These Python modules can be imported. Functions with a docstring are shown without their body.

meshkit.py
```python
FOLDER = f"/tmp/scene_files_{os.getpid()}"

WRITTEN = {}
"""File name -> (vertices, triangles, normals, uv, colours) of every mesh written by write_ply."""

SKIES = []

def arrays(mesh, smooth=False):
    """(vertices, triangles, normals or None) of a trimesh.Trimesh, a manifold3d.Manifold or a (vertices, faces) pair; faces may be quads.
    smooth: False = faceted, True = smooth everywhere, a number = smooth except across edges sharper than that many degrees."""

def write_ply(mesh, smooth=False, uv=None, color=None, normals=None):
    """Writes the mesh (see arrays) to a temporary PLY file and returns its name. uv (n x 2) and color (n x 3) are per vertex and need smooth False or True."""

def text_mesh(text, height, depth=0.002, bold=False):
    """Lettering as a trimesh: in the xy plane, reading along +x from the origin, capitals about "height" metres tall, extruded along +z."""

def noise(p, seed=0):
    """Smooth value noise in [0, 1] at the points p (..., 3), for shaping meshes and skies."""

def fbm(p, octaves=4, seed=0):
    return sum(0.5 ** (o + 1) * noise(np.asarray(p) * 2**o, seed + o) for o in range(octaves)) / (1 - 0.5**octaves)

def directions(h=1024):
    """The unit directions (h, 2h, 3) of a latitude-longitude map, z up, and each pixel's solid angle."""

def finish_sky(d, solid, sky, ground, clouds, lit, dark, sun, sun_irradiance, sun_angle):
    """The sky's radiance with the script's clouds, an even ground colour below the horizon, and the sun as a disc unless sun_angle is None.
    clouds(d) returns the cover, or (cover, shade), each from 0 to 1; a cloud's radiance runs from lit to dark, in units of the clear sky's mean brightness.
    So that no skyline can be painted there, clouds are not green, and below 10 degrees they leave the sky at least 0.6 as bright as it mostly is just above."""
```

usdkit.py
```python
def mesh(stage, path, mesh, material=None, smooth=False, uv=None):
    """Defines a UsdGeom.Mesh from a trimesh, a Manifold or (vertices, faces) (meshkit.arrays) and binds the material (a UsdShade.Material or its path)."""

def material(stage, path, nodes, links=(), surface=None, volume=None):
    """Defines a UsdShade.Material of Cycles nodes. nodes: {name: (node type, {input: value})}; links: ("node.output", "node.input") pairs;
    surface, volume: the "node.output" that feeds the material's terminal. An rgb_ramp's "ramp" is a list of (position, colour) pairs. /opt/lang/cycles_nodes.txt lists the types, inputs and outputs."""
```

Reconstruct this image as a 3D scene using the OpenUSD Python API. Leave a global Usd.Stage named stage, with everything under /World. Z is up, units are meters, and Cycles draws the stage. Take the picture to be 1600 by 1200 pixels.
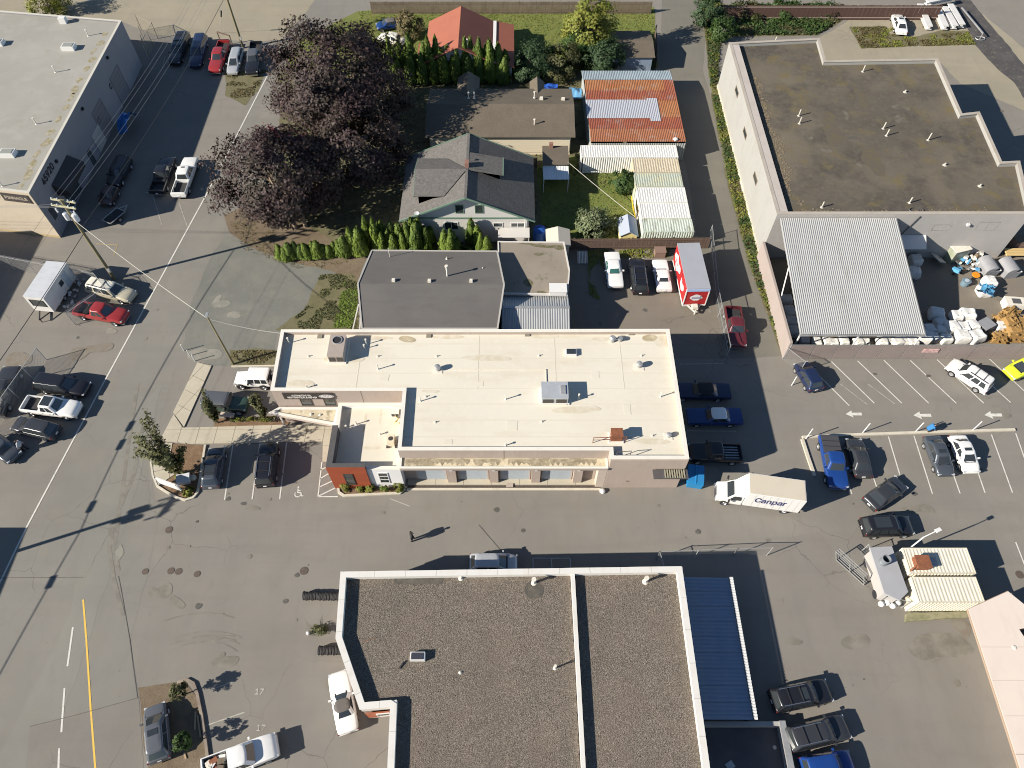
import math, random, numpy as np, trimesh, manifold3d as m3, usdkit, meshkit
from pxr import Usd, UsdGeom, UsdLux, UsdShade, Gf, Sdf, Vt
from shapely.geometry import Polygon, LineString, MultiPolygon
stage = Usd.Stage.CreateInMemory()
UsdGeom.SetStageUpAxis(stage, UsdGeom.Tokens.z); UsdGeom.SetStageMetersPerUnit(stage, 1.0)
UsdGeom.Xform.Define(stage, '/World'); UsdGeom.Scope.Define(stage, '/World/Looks')
rng = np.random.default_rng(7); random.seed(7)

# ---------------------------------------------------------------- camera, sky, sun, exposure
PITCH, CAMH, FPX = math.radians(56), 60.0, 1110.0
cam = UsdGeom.Camera.Define(stage, '/World/camera')
cam.CreateHorizontalApertureAttr(36.0); cam.CreateVerticalApertureAttr(27.0)
cam.CreateFocalLengthAttr(36.0 * FPX / 1600); cam.CreateClippingRangeAttr(Gf.Vec2f(1, 3000))
cam.AddTranslateOp().Set(Gf.Vec3d(0, 0, CAMH)); cam.AddRotateXOp().Set(90 - 56.0)
cam.CreateExposureAttr(1.0)
SUN_AZ, SUN_EL = math.radians(20.7), math.radians(27.5)      # shadows fall towards azimuth 20.7 deg from +x
to_sun = np.array([-math.cos(SUN_AZ) * math.cos(SUN_EL), -math.sin(SUN_AZ) * math.cos(SUN_EL), math.sin(SUN_EL)])
sun = UsdLux.DistantLight.Define(stage, '/World/sun')
sun.CreateIntensityAttr(1.25); sun.CreateAngleAttr(0.5); sun.CreateNormalizeAttr(True); sun.CreateColorAttr(Gf.Vec3f(1.0, 0.93, 0.82))
q = Gf.Rotation(Gf.Vec3d(0, 0, 1), Gf.Vec3d(*map(float, to_sun)))
sun.AddTransformOp().Set(Gf.Matrix4d().SetRotate(q))
dome = UsdLux.DomeLight.Define(stage, '/World/sky')
skym = usdkit.material(stage, '/World/Looks/sky', {
    's': ('sky_texture', dict(sky_type='single_scattering', sun_disc=False, sun_elevation=SUN_EL, sun_rotation=math.atan2(to_sun[0], to_sun[1]), air_density=1.0, aerosol_density=0.1, ozone_density=3.0)),
    'b': ('background_shader', dict(strength=0.056))}, [('s.color', 'b.color')], surface='b.background')
UsdShade.MaterialBindingAPI.Apply(dome.GetPrim()).Bind(skym)

# ---------------------------------------------------------------- helpers
_fw = np.array([0, math.cos(PITCH), -math.sin(PITCH)]); _up = np.array([0, math.sin(PITCH), math.cos(PITCH)])
def g(px, py, z=0.0):
    """World x, y of the spot at height z that was measured at (px, py) on the 1600 x 1200 photograph."""
    d = _fw + np.array([1, 0, 0]) * ((px - 800) / FPX) - _up * ((py - 600) / FPX)
    t = (z - CAMH) / d[2]
    return (float(d[0] * t), float(d[1] * t))
def G(pts, z=0.0): return [g(a, b, z) for a, b in pts]

_taken = {}
def numbered(parent, name):
    k = parent + '/' + name; n = _taken.get(k, 0); _taken[k] = n + 1
    return k if n == 0 else f'{k}_{n:03d}'
def rot2(v, a):
    c, s = math.cos(a), math.sin(a); v = np.array(v, float); o = v.copy()
    o[..., 0] = v[..., 0] * c - v[..., 1] * s; o[..., 1] = v[..., 0] * s + v[..., 1] * c
    return o

class MB:
    """Collects shapes into one mesh."""
    def __init__(s): s.v, s.f, s.n = [], [], 0
    def add(s, v, f):
        v = np.asarray(v, float); f = np.asarray(f, int)
        if f.shape[1] == 4: f = np.vstack([f[:, [0, 1, 2]], f[:, [0, 2, 3]]])
        s.v.append(v); s.f.append(f + s.n); s.n += len(v); return s
    def tm(s, m): return s.add(np.array(m.vertices), np.array(m.faces))
    def box(s, x0, y0, z0, x1, y1, z1): return s.obox(((x0 + x1) / 2, (y0 + y1) / 2, (z0 + z1) / 2), (x1 - x0, y1 - y0, z1 - z0))
    def obox(s, c, size, rz=0.0, taper=1.0, ry=0.0, rx=0.0):
        x, y, z = np.array(size) / 2
        v = np.array([[-x, -y, -z], [x, -y, -z], [x, y, -z], [-x, y, -z], [-x * taper, -y * taper, z], [x * taper, -y * taper, z], [x * taper, y * taper, z], [-x * taper, y * taper, z]])
        if rx:
            cy, sy = math.cos(rx), math.sin(rx); v = np.c_[v[:, 0], v[:, 1] * cy - v[:, 2] * sy, v[:, 1] * sy + v[:, 2] * cy]
        if ry:
            cy, sy = math.cos(ry), math.sin(ry); v = np.c_[v[:, 0] * cy + v[:, 2] * sy, v[:, 1], -v[:, 0] * sy + v[:, 2] * cy]
        return s.add(rot2(v, rz) + np.array(c), [[3, 2, 1, 0], [4, 5, 6, 7], [0, 1, 5, 4], [1, 2, 6, 5], [2, 3, 7, 6], [3, 0, 4, 7]])
    def quad(s, a, b, c, d): return s.add([a, b, c, d], [[0, 1, 2, 3]])
    def cyl(s, p, r, h, n=12, r2=None, cap=True):
        a = np.arange(n) * 2 * math.pi / n; r2 = r if r2 is None else r2
        v = np.vstack([np.c_[p[0] + r * np.cos(a), p[1] + r * np.sin(a), np.full(n, p[2])], np.c_[p[0] + r2 * np.cos(a), p[1] + r2 * np.sin(a), np.full(n, p[2] + h)]])
        i = np.arange(n); j = (i + 1) % n
        f = np.vstack([np.c_[i, j, j + n], np.c_[i, j + n, i + n]])
        if cap: f = np.vstack([f, [[n, n + k, n + k + 1] for k in range(1, n - 1)], [[0, k + 1, k] for k in range(1, n - 1)]])
        return s.add(v, f)
    def tube(s, pts, r, n=6):
        p = np.asarray(pts, float); t = np.gradient(p, axis=0); t /= np.linalg.norm(t, axis=1, keepdims=True) + 1e-12
        u = np.cross(t, np.where(np.abs(t[:, 2:]) < .9, [0, 0, 1.], [1., 0, 0])); u /= np.linalg.norm(u, axis=1, keepdims=True); w = np.cross(t, u)
        a = np.arange(n) * 2 * math.pi / n; r = np.broadcast_to(r, (len(p),))
        v = (p[:, None] + r[:, None, None] * (np.cos(a)[None, :, None] * u[:, None] + np.sin(a)[None, :, None] * w[:, None])).reshape(-1, 3)
        f = [[i * n + j, i * n + (j + 1) % n, (i + 1) * n + (j + 1) % n, (i + 1) * n + j] for i in range(len(p) - 1) for j in range(n)]
        s.add(v, f)
        e = (len(p) - 1) * n
        s.f.append(np.array([[0, k + 1, k] for k in range(1, n - 1)] + [[e, e + k, e + k + 1] for k in range(1, n - 1)]) + s.n - len(v)); return s
    def bar(s, a, b, w, h=None):
        a, b = np.array(a, float), np.array(b, float); d = b - a; L = np.linalg.norm(d); d /= L; h = w if h is None else h
        u = np.cross(d, [0, 0, 1.] if abs(d[2]) < .95 else [1., 0, 0]); u /= np.linalg.norm(u); k = np.cross(u, d)
        v = [a + su * u * w / 2 + sk * k * h / 2 for su, sk in ((-1, -1), (1, -1), (1, 1), (-1, 1))] + [b + su * u * w / 2 + sk * k * h / 2 for su, sk in ((-1, -1), (1, -1), (1, 1), (-1, 1))]
        return s.add(v, [[0, 1, 2, 3], [7, 6, 5, 4], [4, 5, 1, 0], [5, 6, 2, 1], [6, 7, 3, 2], [7, 4, 0, 3]])
    def prism(s, poly, z0, z1):
        p = poly if isinstance(poly, (Polygon, MultiPolygon)) else Polygon(poly)
        for q in getattr(p, 'geoms', [p]):
            if q.area > 1e-6:
                m = trimesh.creation.extrude_polygon(q, z1 - z0, engine='earcut'); m.apply_translation([0, 0, z0]); s.tm(m)
        return s
    def sheet(s, poly, z):
        p = poly if isinstance(poly, (Polygon, MultiPolygon)) else Polygon(poly).buffer(0)
        for q in getattr(p, 'geoms', [p]):
            if q.area > 1e-6:
                v, f = trimesh.creation.triangulate_polygon(q, engine='earcut'); v = np.array(v); f = np.array(f)
                a, b, c = v[f[:, 0]], v[f[:, 1]], v[f[:, 2]]
                neg = ((b - a)[:, 0] * (c - a)[:, 1] - (b - a)[:, 1] * (c - a)[:, 0]) < 0; f[neg] = f[neg][:, ::-1]
                zz = z(v) if callable(z) else np.full(len(v), z)
                s.add(np.c_[v, zz], f)
        return s
    def rev(s, prof, p, n=16):
        """Lathe of (r, z) about the vertical through p."""
        a = np.arange(n) * 2 * math.pi / n; pr = np.array(prof, float)
        v = np.stack([p[0] + pr[:, :1] * np.cos(a), p[1] + pr[:, :1] * np.sin(a), p[2] + np.repeat(pr[:, 1:], n, 1)], -1).reshape(-1, 3)
        f = [[i * n + j, i * n + (j + 1) % n, (i + 1) * n + (j + 1) % n, (i + 1) * n + j] for i in range(len(pr) - 1) for j in range(n)]
        return s.add(v, f)
    def text(s, txt, h, o, ux, uy, bold=True, depth=.02, fit=None):
        """Lettering whose baseline starts at o, reading along ux, standing along uy."""
        m = meshkit.text_mesh(txt, h, depth, bold); v = np.array(m.vertices); ux, uy = np.array(ux, float), np.array(uy, float)
        if fit: v[:, 0] *= fit / v[:, 0].max()
        n = np.cross(ux, uy)
        return s.add(np.array(o) + v[:, :1] * ux + v[:, 1:2] * uy + v[:, 2:] * n, np.array(m.faces))
    def arr(s): return np.vstack(s.v), np.vstack(s.f)

def wavy(pts, amp=.25, step=.6, seed=1):
    """Polygon outline made uneven, as worn edges are."""
    L = Polygon(pts).exterior; n = max(8, int(L.length / step))
    p = np.array([L.interpolate(i / n, normalized=True).coords[0] for i in range(n)])
    q = np.c_[p * .55, np.full(n, seed * 3.7)]; q2 = np.c_[p * .55 + 40, np.full(n, seed * 1.9)]
    return Polygon(p + amp * 2 * np.c_[meshkit.fbm(q, 3) - .5, meshkit.fbm(q2, 3) - .5]).buffer(0)
def ribbon(pts, w): return LineString(pts).buffer(w / 2, cap_style=2, join_style=2)

dk = lambda c, k: tuple(x * k for x in c)
def mesh(path, mb, mat, smooth=False, off=None):
    v, f = mb.arr() if isinstance(mb, MB) else (mb.v, mb.f) if hasattr(mb, 'nrm') else meshkit.arrays(mb)[:2]
    if off is not None: v = v - np.array(off)
    m = usdkit.mesh(stage, path, (v, f), mat, smooth=smooth)
    if getattr(mb, 'nrm', None) is not None: m.CreateNormalsAttr(Vt.Vec3fArray.FromNumpy(mb.nrm.astype(np.float32))); m.SetNormalsInterpolation('vertex')
    return m
def props(prim, label=None, cat=None, group=None, kind=None):
    for k, v in (('label', label), ('category', cat), ('group', group), ('kind', kind)):
        if v: prim.SetCustomDataByKey(k, v)
class Thing:
    def __init__(s, name, label=None, cat=None, loc=(0, 0, 0), rz=0.0, group=None, kind=None, world=False):
        s.path = numbered('/World', name); s.off = np.array(loc, float) if world else None
        x = UsdGeom.Xform.Define(stage, s.path); x.AddTranslateOp().Set(Gf.Vec3d(*map(float, loc)))
        if rz: x.AddRotateZOp().Set(math.degrees(rz))
        s.prim = x.GetPrim(); props(s.prim, label, cat, group, kind)
    def part(s, name, mb, mat, parent=None, smooth=False, label=None, kind=None):
        p = numbered(parent or s.path, name); m = mesh(p, mb, mat, smooth, s.off); props(m.GetPrim(), label, kind=kind); return p
def one(name, mb, mat, label=None, cat=None, group=None, kind=None, smooth=False):
    p = numbered('/World', name); m = mesh(p, mb, mat, smooth); props(m.GetPrim(), label, cat, group, kind); return p
def dup(src, loc, rz, name, label, cat, group=None, scale=None, tilt=None):
    p = numbered('/World', name); x = UsdGeom.Xform.Define(stage, p); x.AddTranslateOp().Set(Gf.Vec3d(*map(float, loc))); x.AddRotateZOp().Set(math.degrees(rz))
    if tilt: x.AddRotateXOp().Set(tilt)
    if scale is not None: x.AddScaleOp().Set(Gf.Vec3f(*map(float, scale)))
    x.GetPrim().GetReferences().AddInternalReference(src); x.GetPrim().SetInstanceable(True); props(x.GetPrim(), label, cat, group); return p
def nth(k, n):
    """Its place in a row, in words."""
    if k == 0: return 'leftmost'
    if k == n - 1: return 'rightmost'
    w = 'first second third fourth fifth sixth seventh eighth ninth tenth eleventh twelfth thirteenth fourteenth fifteenth sixteenth seventeenth eighteenth nineteenth'.split()
    tens = {20: 'twentieth', 30: 'thirtieth', 40: 'fortieth'}; k += 1
    return (w[k - 1] if k < 20 else tens[k] if k % 10 == 0 else {2: 'twenty', 3: 'thirty', 4: 'forty'}[k // 10] + '-' + w[k % 10 - 1]) + ' from left'
def klass(name):
    p = '/World/Kinds'
    if not stage.GetPrimAtPath(p): stage.CreateClassPrim(p)
    q = f'{p}/{name}'; UsdGeom.Xform.Define(stage, q); return q

# ---------------------------------------------------------------- materials
_mats = {}
def M(name, col, rough=.85, layers=(), bump=None, metal=0.0, spec=.35, island=0.0, translucent=None, coat=0.0, cracks=None):
    """layers: (scale, low, high, colour, amount, detail, stretch xyz) of noise blended over the base colour."""
    if name in _mats: return _mats[name]
    n = {'geo': ('geometry', {}), 'p': ('principled_bsdf', dict(roughness=rough, metallic=metal, specular_ior_level=spec, coat_weight=coat)), 'c0': ('color', dict(value=col))}
    l = []; cur = 'c0.color'
    for i, la in enumerate(layers):
        sc, lo, hi, c2, amt, det, st = (list(la) + [None] * 7)[:7]
        st = st or (1, 1, 1); det = 3 if det is None else det
        n[f'm{i}'] = ('mapping', dict(scale=st, location=(i * 7.3, i * 3.1, 0))); l.append(('geo.position', f'm{i}.vector'))
        n[f'n{i}'] = ('noise_texture', dict(scale=sc, detail=float(det), roughness=.6)); l.append((f'm{i}.vector', f'n{i}.vector'))
        n[f'r{i}'] = ('map_range', dict(from_min=lo, from_max=hi, to_min=0.0, to_max=amt, clamp=True)); l.append((f'n{i}.fac', f'r{i}.value'))
        n[f'x{i}'] = ('mix_color', dict(b=c2)); l += [(f'r{i}.result', f'x{i}.fac'), (cur, f'x{i}.a')]; cur = f'x{i}.result'
    if cracks:
        n.update(cn=('noise_texture', dict(scale=.8, detail=3.0)), cs=('vector_math', dict(math_type='multiply_add', vector2=(.9, .9, .9))), cv=('voronoi_texture', dict(feature='distance_to_edge', scale=cracks[0])), cr=('map_range', dict(from_min=.0, from_max=cracks[1], to_min=cracks[2], to_max=0.0, clamp=True)),
            ck=('noise_texture', dict(scale=.07, detail=3.0)), cm=('map_range', dict(from_min=.5, from_max=.62, to_min=0.0, to_max=1.0, clamp=True)), cx=('math', dict(math_type='multiply')), cc=('mix_color', dict(b=dk(col, .42))))
        l += [('geo.position', 'cn.vector'), ('cn.color', 'cs.vector1'), ('geo.position', 'cs.vector3'), ('cs.vector', 'cv.vector'), ('cv.distance', 'cr.value'), ('geo.position', 'ck.vector'), ('ck.fac', 'cm.value'), ('cr.result', 'cx.value1'), ('cm.result', 'cx.value2'), ('cx.value', 'cc.fac'), (cur, 'cc.a')]; cur = 'cc.result'
    if island:
        n['ir'] = ('map_range', dict(from_min=0, from_max=1, to_min=1 - island, to_max=1 + island)); l.append(('geo.random_per_island', 'ir.value'))
        n['ih'] = ('hsv', dict(saturation=1.0, hue=.5)); l += [(cur, 'ih.color'), ('ir.result', 'ih.value')]; cur = 'ih.color'
    l.append((cur, 'p.base_color'))
    if bump:
        n['bn'] = ('noise_texture', dict(scale=bump[0], detail=4.0)); l.append(('geo.position', 'bn.vector'))
        n['bb'] = ('bump', dict(strength=bump[1], distance=bump[2] if len(bump) > 2 else .02)); l += [('bn.fac', 'bb.height'), ('bb.normal', 'p.normal')]
    out = 'p.BSDF'
    if translucent:
        n['t'] = ('translucent_bsdf', {}); n['mx'] = ('mix_closure', dict(fac=translucent)); l += [(cur, 't.color'), ('p.BSDF', 'mx.closure1'), ('t.BSDF', 'mx.closure2')]; out = 'mx.closure'
    _mats[name] = usdkit.material(stage, '/World/Looks/' + name, n, l, surface=out); return _mats[name]
# ---------------------------------------------------------------- materials of the setting
ASP = (.190, .175, .153)
def asphalt(name, c, warm=1.0):
    return M(name, c, .9, [(.06, .38, .68, dk(c, .78), .8, 4), (.22, .45, .75, (c[0] * 1.2, c[1] * 1.17, c[2] * 1.08), .55, 5), (1.1, .52, .75, dk(c, .72), .45, 6, (1, .35, 1)),
        (.35, .55, .72, (c[0] * 1.02, c[1] * .93, c[2] * .8), .5, 5), (9., .4, .75, dk(c, .8), .35, 2), (30., .3, .7, dk(c, 1.28), .35, 1), (3.2, .66, .74, dk(c, .5), .5, 4), (.5, .5, .8, dk(c, .8), .6, 6, (.12, 1, 1)), (.4, .5, .8, dk(c, .85), .5, 6, (1, .1, 1))], (40., .35, .01), cracks=(.16, .006, .75))
m_asp = asphalt('asphalt', ASP)
m_street = asphalt('street_asphalt', (.187, .176, .154))
m_band = asphalt('pale_asphalt_band', (.193, .186, .163))
m_alley = asphalt('alley_asphalt', (.15, .14, .116))
m_lot = asphalt('lot_asphalt', (.184, .168, .147))
m_tan = asphalt('sandy_asphalt', (.265, .235, .175))
m_yardasp = asphalt('yard_asphalt', (.172, .149, .12))
m_gravel = M('gravel', (.155, .156, .135), .95, [(.12, .4, .66, (.115, .122, .108), .95, 5), (.35, .46, .68, (.2, .186, .155), .8, 6), (.9, .5, .7, (.12, .118, .1), .7, 6), (14., .35, .7, (.09, .09, .078), .55, 3), (35., .4, .75, (.26, .25, .22), .5, 1)], (25., .7, .03))
m_soil = M('soil', (.15, .112, .072), .95, [(.3, .4, .7, (.2, .16, .11), .8, 5), (1.5, .5, .75, (.085, .062, .04), .7, 5), (12., .4, .7, (.08, .06, .04), .5, 2)], (18., .8, .03))
m_grassbed = M('grass_bed', (.115, .14, .03), .95, [(.35, .4, .7, (.17, .16, .05), .7, 5), (1.2, .5, .75, (.075, .105, .022), .7, 4), (8., .4, .7, (.18, .18, .06), .4, 3)], (14., .8, .04))
m_dullgrass = M('dull_grass_bed', (.11, .1, .05), .95, [(.35, .4, .7, (.17, .145, .09), .8, 5), (1.2, .5, .75, (.07, .075, .03), .7, 4), (8., .4, .7, (.15, .14, .07), .4, 3)], (14., .8, .04))
m_mulch = M('mulch', (.17, .105, .06), .95, [(1.3, .45, .7, (.24, .17, .105), .8, 5), (9., .45, .7, (.09, .055, .03), .6, 3)], (20., .8, .03))
m_conc = M('concrete', (.44, .395, .305), .9, [(.5, .4, .7, (.37, .325, .245), .7, 5), (4., .5, .75, (.5, .46, .37), .5, 4), (20., .4, .7, (.36, .32, .25), .3, 2)], (30., .3, .01), island=.05)
m_kerb = M('kerb_concrete', (.50, .455, .37), .9, [(.9, .45, .7, (.36, .32, .25), .7, 5), (6., .5, .75, (.58, .53, .44), .5, 3)])
m_line = M('white_road_paint', (.56, .545, .49), .8, [(2.2, .52, .7, (.36, .34, .29), .8, 6), (11., .5, .72, (.4, .38, .33), .6, 3)])
m_faint = M('worn_road_paint', (.36, .345, .3), .85, [(2., .45, .65, (.22, .205, .17), .9, 5)])
m_yellow = M('yellow_road_paint', (.68, .42, .07), .8, [(2.2, .5, .7, (.48, .33, .11), .7, 6)])
m_stain = M('asphalt_stain', (.135, .122, .1), .85, [(.9, .35, .62, (.195, .178, .146), 1., 6)])
m_seal = M('crack_seal', (.085, .08, .07), .85, [(1.5, .5, .7, (.14, .13, .11), .9, 5)])
m_skid = M('skid_rubber', (.152, .14, .117), .9, [(1.2, .4, .6, (.188, .174, .146), 1., 6)])
m_iron = M('cast_iron', (.075, .06, .05), .7, [(6., .4, .7, (.13, .09, .065), .8, 3)])

# ---------------------------------------------------------------- ground
def zone(name, pts, z, mat, amp=.25, seed=1, kind='structure', px=True):
    z += .00011 * seed
    p = wavy(G(pts) if px else pts, amp, .5, seed) if amp else Polygon(G(pts) if px else pts)
    return one(name, MB().sheet(p, z), mat, kind=kind)
one('ground', MB().sheet([(-600, -600), (600, -600), (600, 600), (-600, 600)], 0.0), m_asp, kind='structure')
zone('street', [(480, 0), (592, 0), (562, 60), (400, 330), (345, 365), (300, 470), (268, 600), (240, 690), (238, 760), (246, 820), (230, 900), (204, 1000), (218, 1092), (235, 1215), (-40, 1215), (-40, 900), (60, 815), (225, 470), (425, 95)], .004, m_street, .12, 2)
zone('asphalt_band', [(252, 600), (215, 760), (160, 930), (70, 1215), (-20, 1215), (40, 1100), (108, 960), (140, 800), (212, 640)], .008, m_band, .25, 3)
zone('asphalt_patch', [(47, 1135), (217, 1090), (226, 1215), (40, 1215)], .012, m_lot, .05, 4)
zone('gravel_lot', [(352, 362), (405, 385), (470, 405), (520, 412), (545, 430), (556, 512), (470, 520), (432, 520), (428, 575), (335, 572), (284, 545), (300, 470), (330, 400)], .008, m_gravel, .35, 5)
zone('dirt_verge', [(350, 335), (440, 300), (600, 380), (780, 372), (780, 386), (575, 392), (556, 445), (520, 424), (440, 405), (400, 390), (356, 362)], .012, m_soil, .3, 6)
zone('weedy_ground', [(500, 430), (548, 428), (560, 446), (558, 516), (430, 516), (478, 480)], .016, m_dullgrass, .5, 7)
zone('weedy_verge', [(358, 546), (432, 545), (434, 572), (362, 574)], .016, m_dullgrass, .25, 8)
zone('lawn', [(560, 18), (640, 10), (1022, 10), (1028, 106), (905, 135), (640, 140), (430, 130), (470, 60)], .008, m_grassbed, .3, 9)
zone('garden_ground', [(640, 120), (905, 110), (1078, 380), (780, 384), (560, 396), (430, 330), (440, 120)], .012, m_dullgrass, .3, 10)
zone('garden_lawn', [(838, 260), (910, 240), (992, 250), (992, 378), (850, 378)], .016, m_grassbed, .2, 11)
zone('alley', [(1036, -30), (1110, -30), (1098, 110), (1140, 250), (1180, 400), (1232, 556), (1140, 560), (1096, 420), (1084, 330), (1064, 220), (1030, 100)], .004, m_alley, .2, 12)
zone('planted_strip', [(1092, -20), (1130, 5), (1122, 120), (1150, 250), (1184, 392), (1240, 552), (1222, 556), (1172, 420), (1138, 290), (1112, 150)], .008, m_dullgrass, .35, 13)
zone('rear_yard', [(890, 378), (1045, 378), (1120, 470), (1135, 560), (1048, 560), (1040, 516), (780, 516), (786, 440), (880, 380)], .004, m_yardasp, .15, 14)
zone('sandy_lot', [(1275, 62), (1330, 30), (1430, 14), (1520, 8), (1640, 110), (1640, 190), (1500, 130), (1470, 98), (1290, 98)], .004, m_tan, .3, 15)
zone('dry_grass_patch', [(1328, 42), (1385, 40), (1392, 52), (1425, 58), (1470, 48), (1512, 48), (1527, 70), (1440, 72), (1350, 76), (1335, 60)], .008, m_dullgrass, .5, 16)
zone('weedy_bank', [(1126, 8), (1320, 8), (1318, 32), (1276, 56), (1140, 58)], .008, m_dullgrass, .4, 17)
zone('back_road', [(-60, -40), (520, -40), (478, 20), (440, 62), (400, 66), (240, 54), (192, 34), (-60, 12)], .008, m_tan, .25, 18)
zone('scruffy_verge', [(352, 112), (418, 108), (404, 140), (384, 165), (352, 150)], .008, m_dullgrass, .4, 19)
zone('storage_yard', [(1200, 400), (1640, 350), (1640, 560), (1246, 560)], .004, m_yardasp, .1, 20)
zone('lower_lot', [(1130, 870), (1280, 830), (1350, 940), (1640, 900), (1640, 1215), (1130, 1215)], .004, m_lot, .3, 21)
zone('forecourt_dirt', [(215, 1075), (290, 1062), (312, 1100), (330, 1215), (235, 1215), (222, 1130)], .016, m_soil, .25, 22)

street = Thing('street_marking', kind='structure')
def lines(t, name, mat, z, segs, w=.12):
    for s in segs: t.part(name, MB().sheet(ribbon(G(s), w), z), mat)
lines(street, 'painted_line', m_line, .018, [[(445, 65), (400, 153), (322, 305), (161, 600), (41, 825), (5, 900), (-30, 970)]], .15)
lines(street, 'painted_line', m_yellow, .018, [[(130, 937), (135, 1000), (142, 1110), (149, 1200), (150, 1215)]], .14)
lines(street, 'painted_line', m_line, .018, [[(114, 980), (105.5, 1041)], [(101, 1075), (96, 1144)], [(92.5, 1169), (91, 1215)]], .14)
park = Thing('parking_marking', kind='structure')
lines(park, 'painted_line', m_line, .014, [[(364, 694), (351, 781)], [(406, 693), (394, 780)], [(448, 691), (437, 780)], [(503, 722), (497, 776)], [(497, 776), (528, 776)], [(501, 734), (513, 729)], [(500, 748), (517, 738)], [(499, 761), (523, 750)], [(498, 775), (527, 761)],
    [(1258, 565), (1327, 634)], [(1299, 565), (1366, 630)], [(1340, 564), (1409, 630)], [(1381, 563), (1451, 630)], [(1422, 563), (1494, 630)], [(1464, 562), (1537, 630)], [(1505, 562), (1579, 629)], [(1546, 561), (1620, 629)],
    [(1303, 685), (1331, 772)], [(1344, 684), (1371, 765)], [(1388, 682), (1406, 742)], [(1428, 681), (1457, 772)], [(1468, 680), (1500, 771)], [(1508, 680), (1539, 770)], [(1549, 679), (1582, 770)], [(1587, 677), (1618, 765)], [(1587, 847), (1606, 896)]], .11)
lines(park, 'faint_line', m_faint, .014, [[(237, 300), (253, 351)], [(280, 317), (293, 355)], [(227, 301), (270, 306)], [(258, 88), (254, 106)], [(291, 90), (286, 109)], [(322, 94), (317, 113)], [(354, 104), (347, 118)], [(1073, 673), (1150, 674)], [(1062, 569), (1130, 568)],
    [(321, 1134), (382, 1113)], [(330, 1077), (366, 1065)], [(609, 779), (640, 791)], [(1313, 600), (1355, 632)], [(1356, 600), (1398, 631)]], .09)
def arrow(px, py, L):
    x, y = g(px, py); h = L / 2
    return MB().sheet([(x - h, y), (x - h + L * .42, y + L * .26), (x - h + L * .40, y + L * .09), (x + h, y + L * .10), (x + h, y - L * .10), (x - h + L * .40, y - L * .09), (x - h + L * .42, y - L * .26)], .014)
for a in ((1334, 647, 1.6), (1441, 649, 1.75), (1552, 648.5, 1.75)): park.part('painted_arrow', arrow(*a), m_line)
def wheelchair(px, py, s):
    x, y = g(px, py); a = np.linspace(math.radians(150), math.radians(395), 20)
    P = lambda pts: [(x + u * s, y + v * s) for u, v in pts]
    m = MB().sheet(ribbon(P([(.3 * math.cos(t) - .05, .3 * math.sin(t) - .2) for t in a]), .09 * s), .014)
    m.sheet(ribbon(P([(-.12, .38), (-.1, -.05), (.2, -.06), (.36, -.42), (.5, -.36)]), .1 * s), .018).sheet(ribbon(P([(-.1, .16), (.16, .14)]), .08 * s), .022)
    m.sheet(Polygon(P([(-.13 + .09 * math.cos(t), .53 + .09 * math.sin(t)) for t in np.arange(12) * math.pi / 6])), .014); return m
park.part('accessible_symbol', wheelchair(467, 769, .95), m_line)
for cx, cy in ((400, 1082), (402, 1139)): park.part('painted_number', MB().text('17', .42, (*g(cx - 3, cy + 3), .014), (1, 0, 0), (0, 1, 0), True, .002), m_faint)
wear = Thing('ground_wear', kind='structure')
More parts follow.
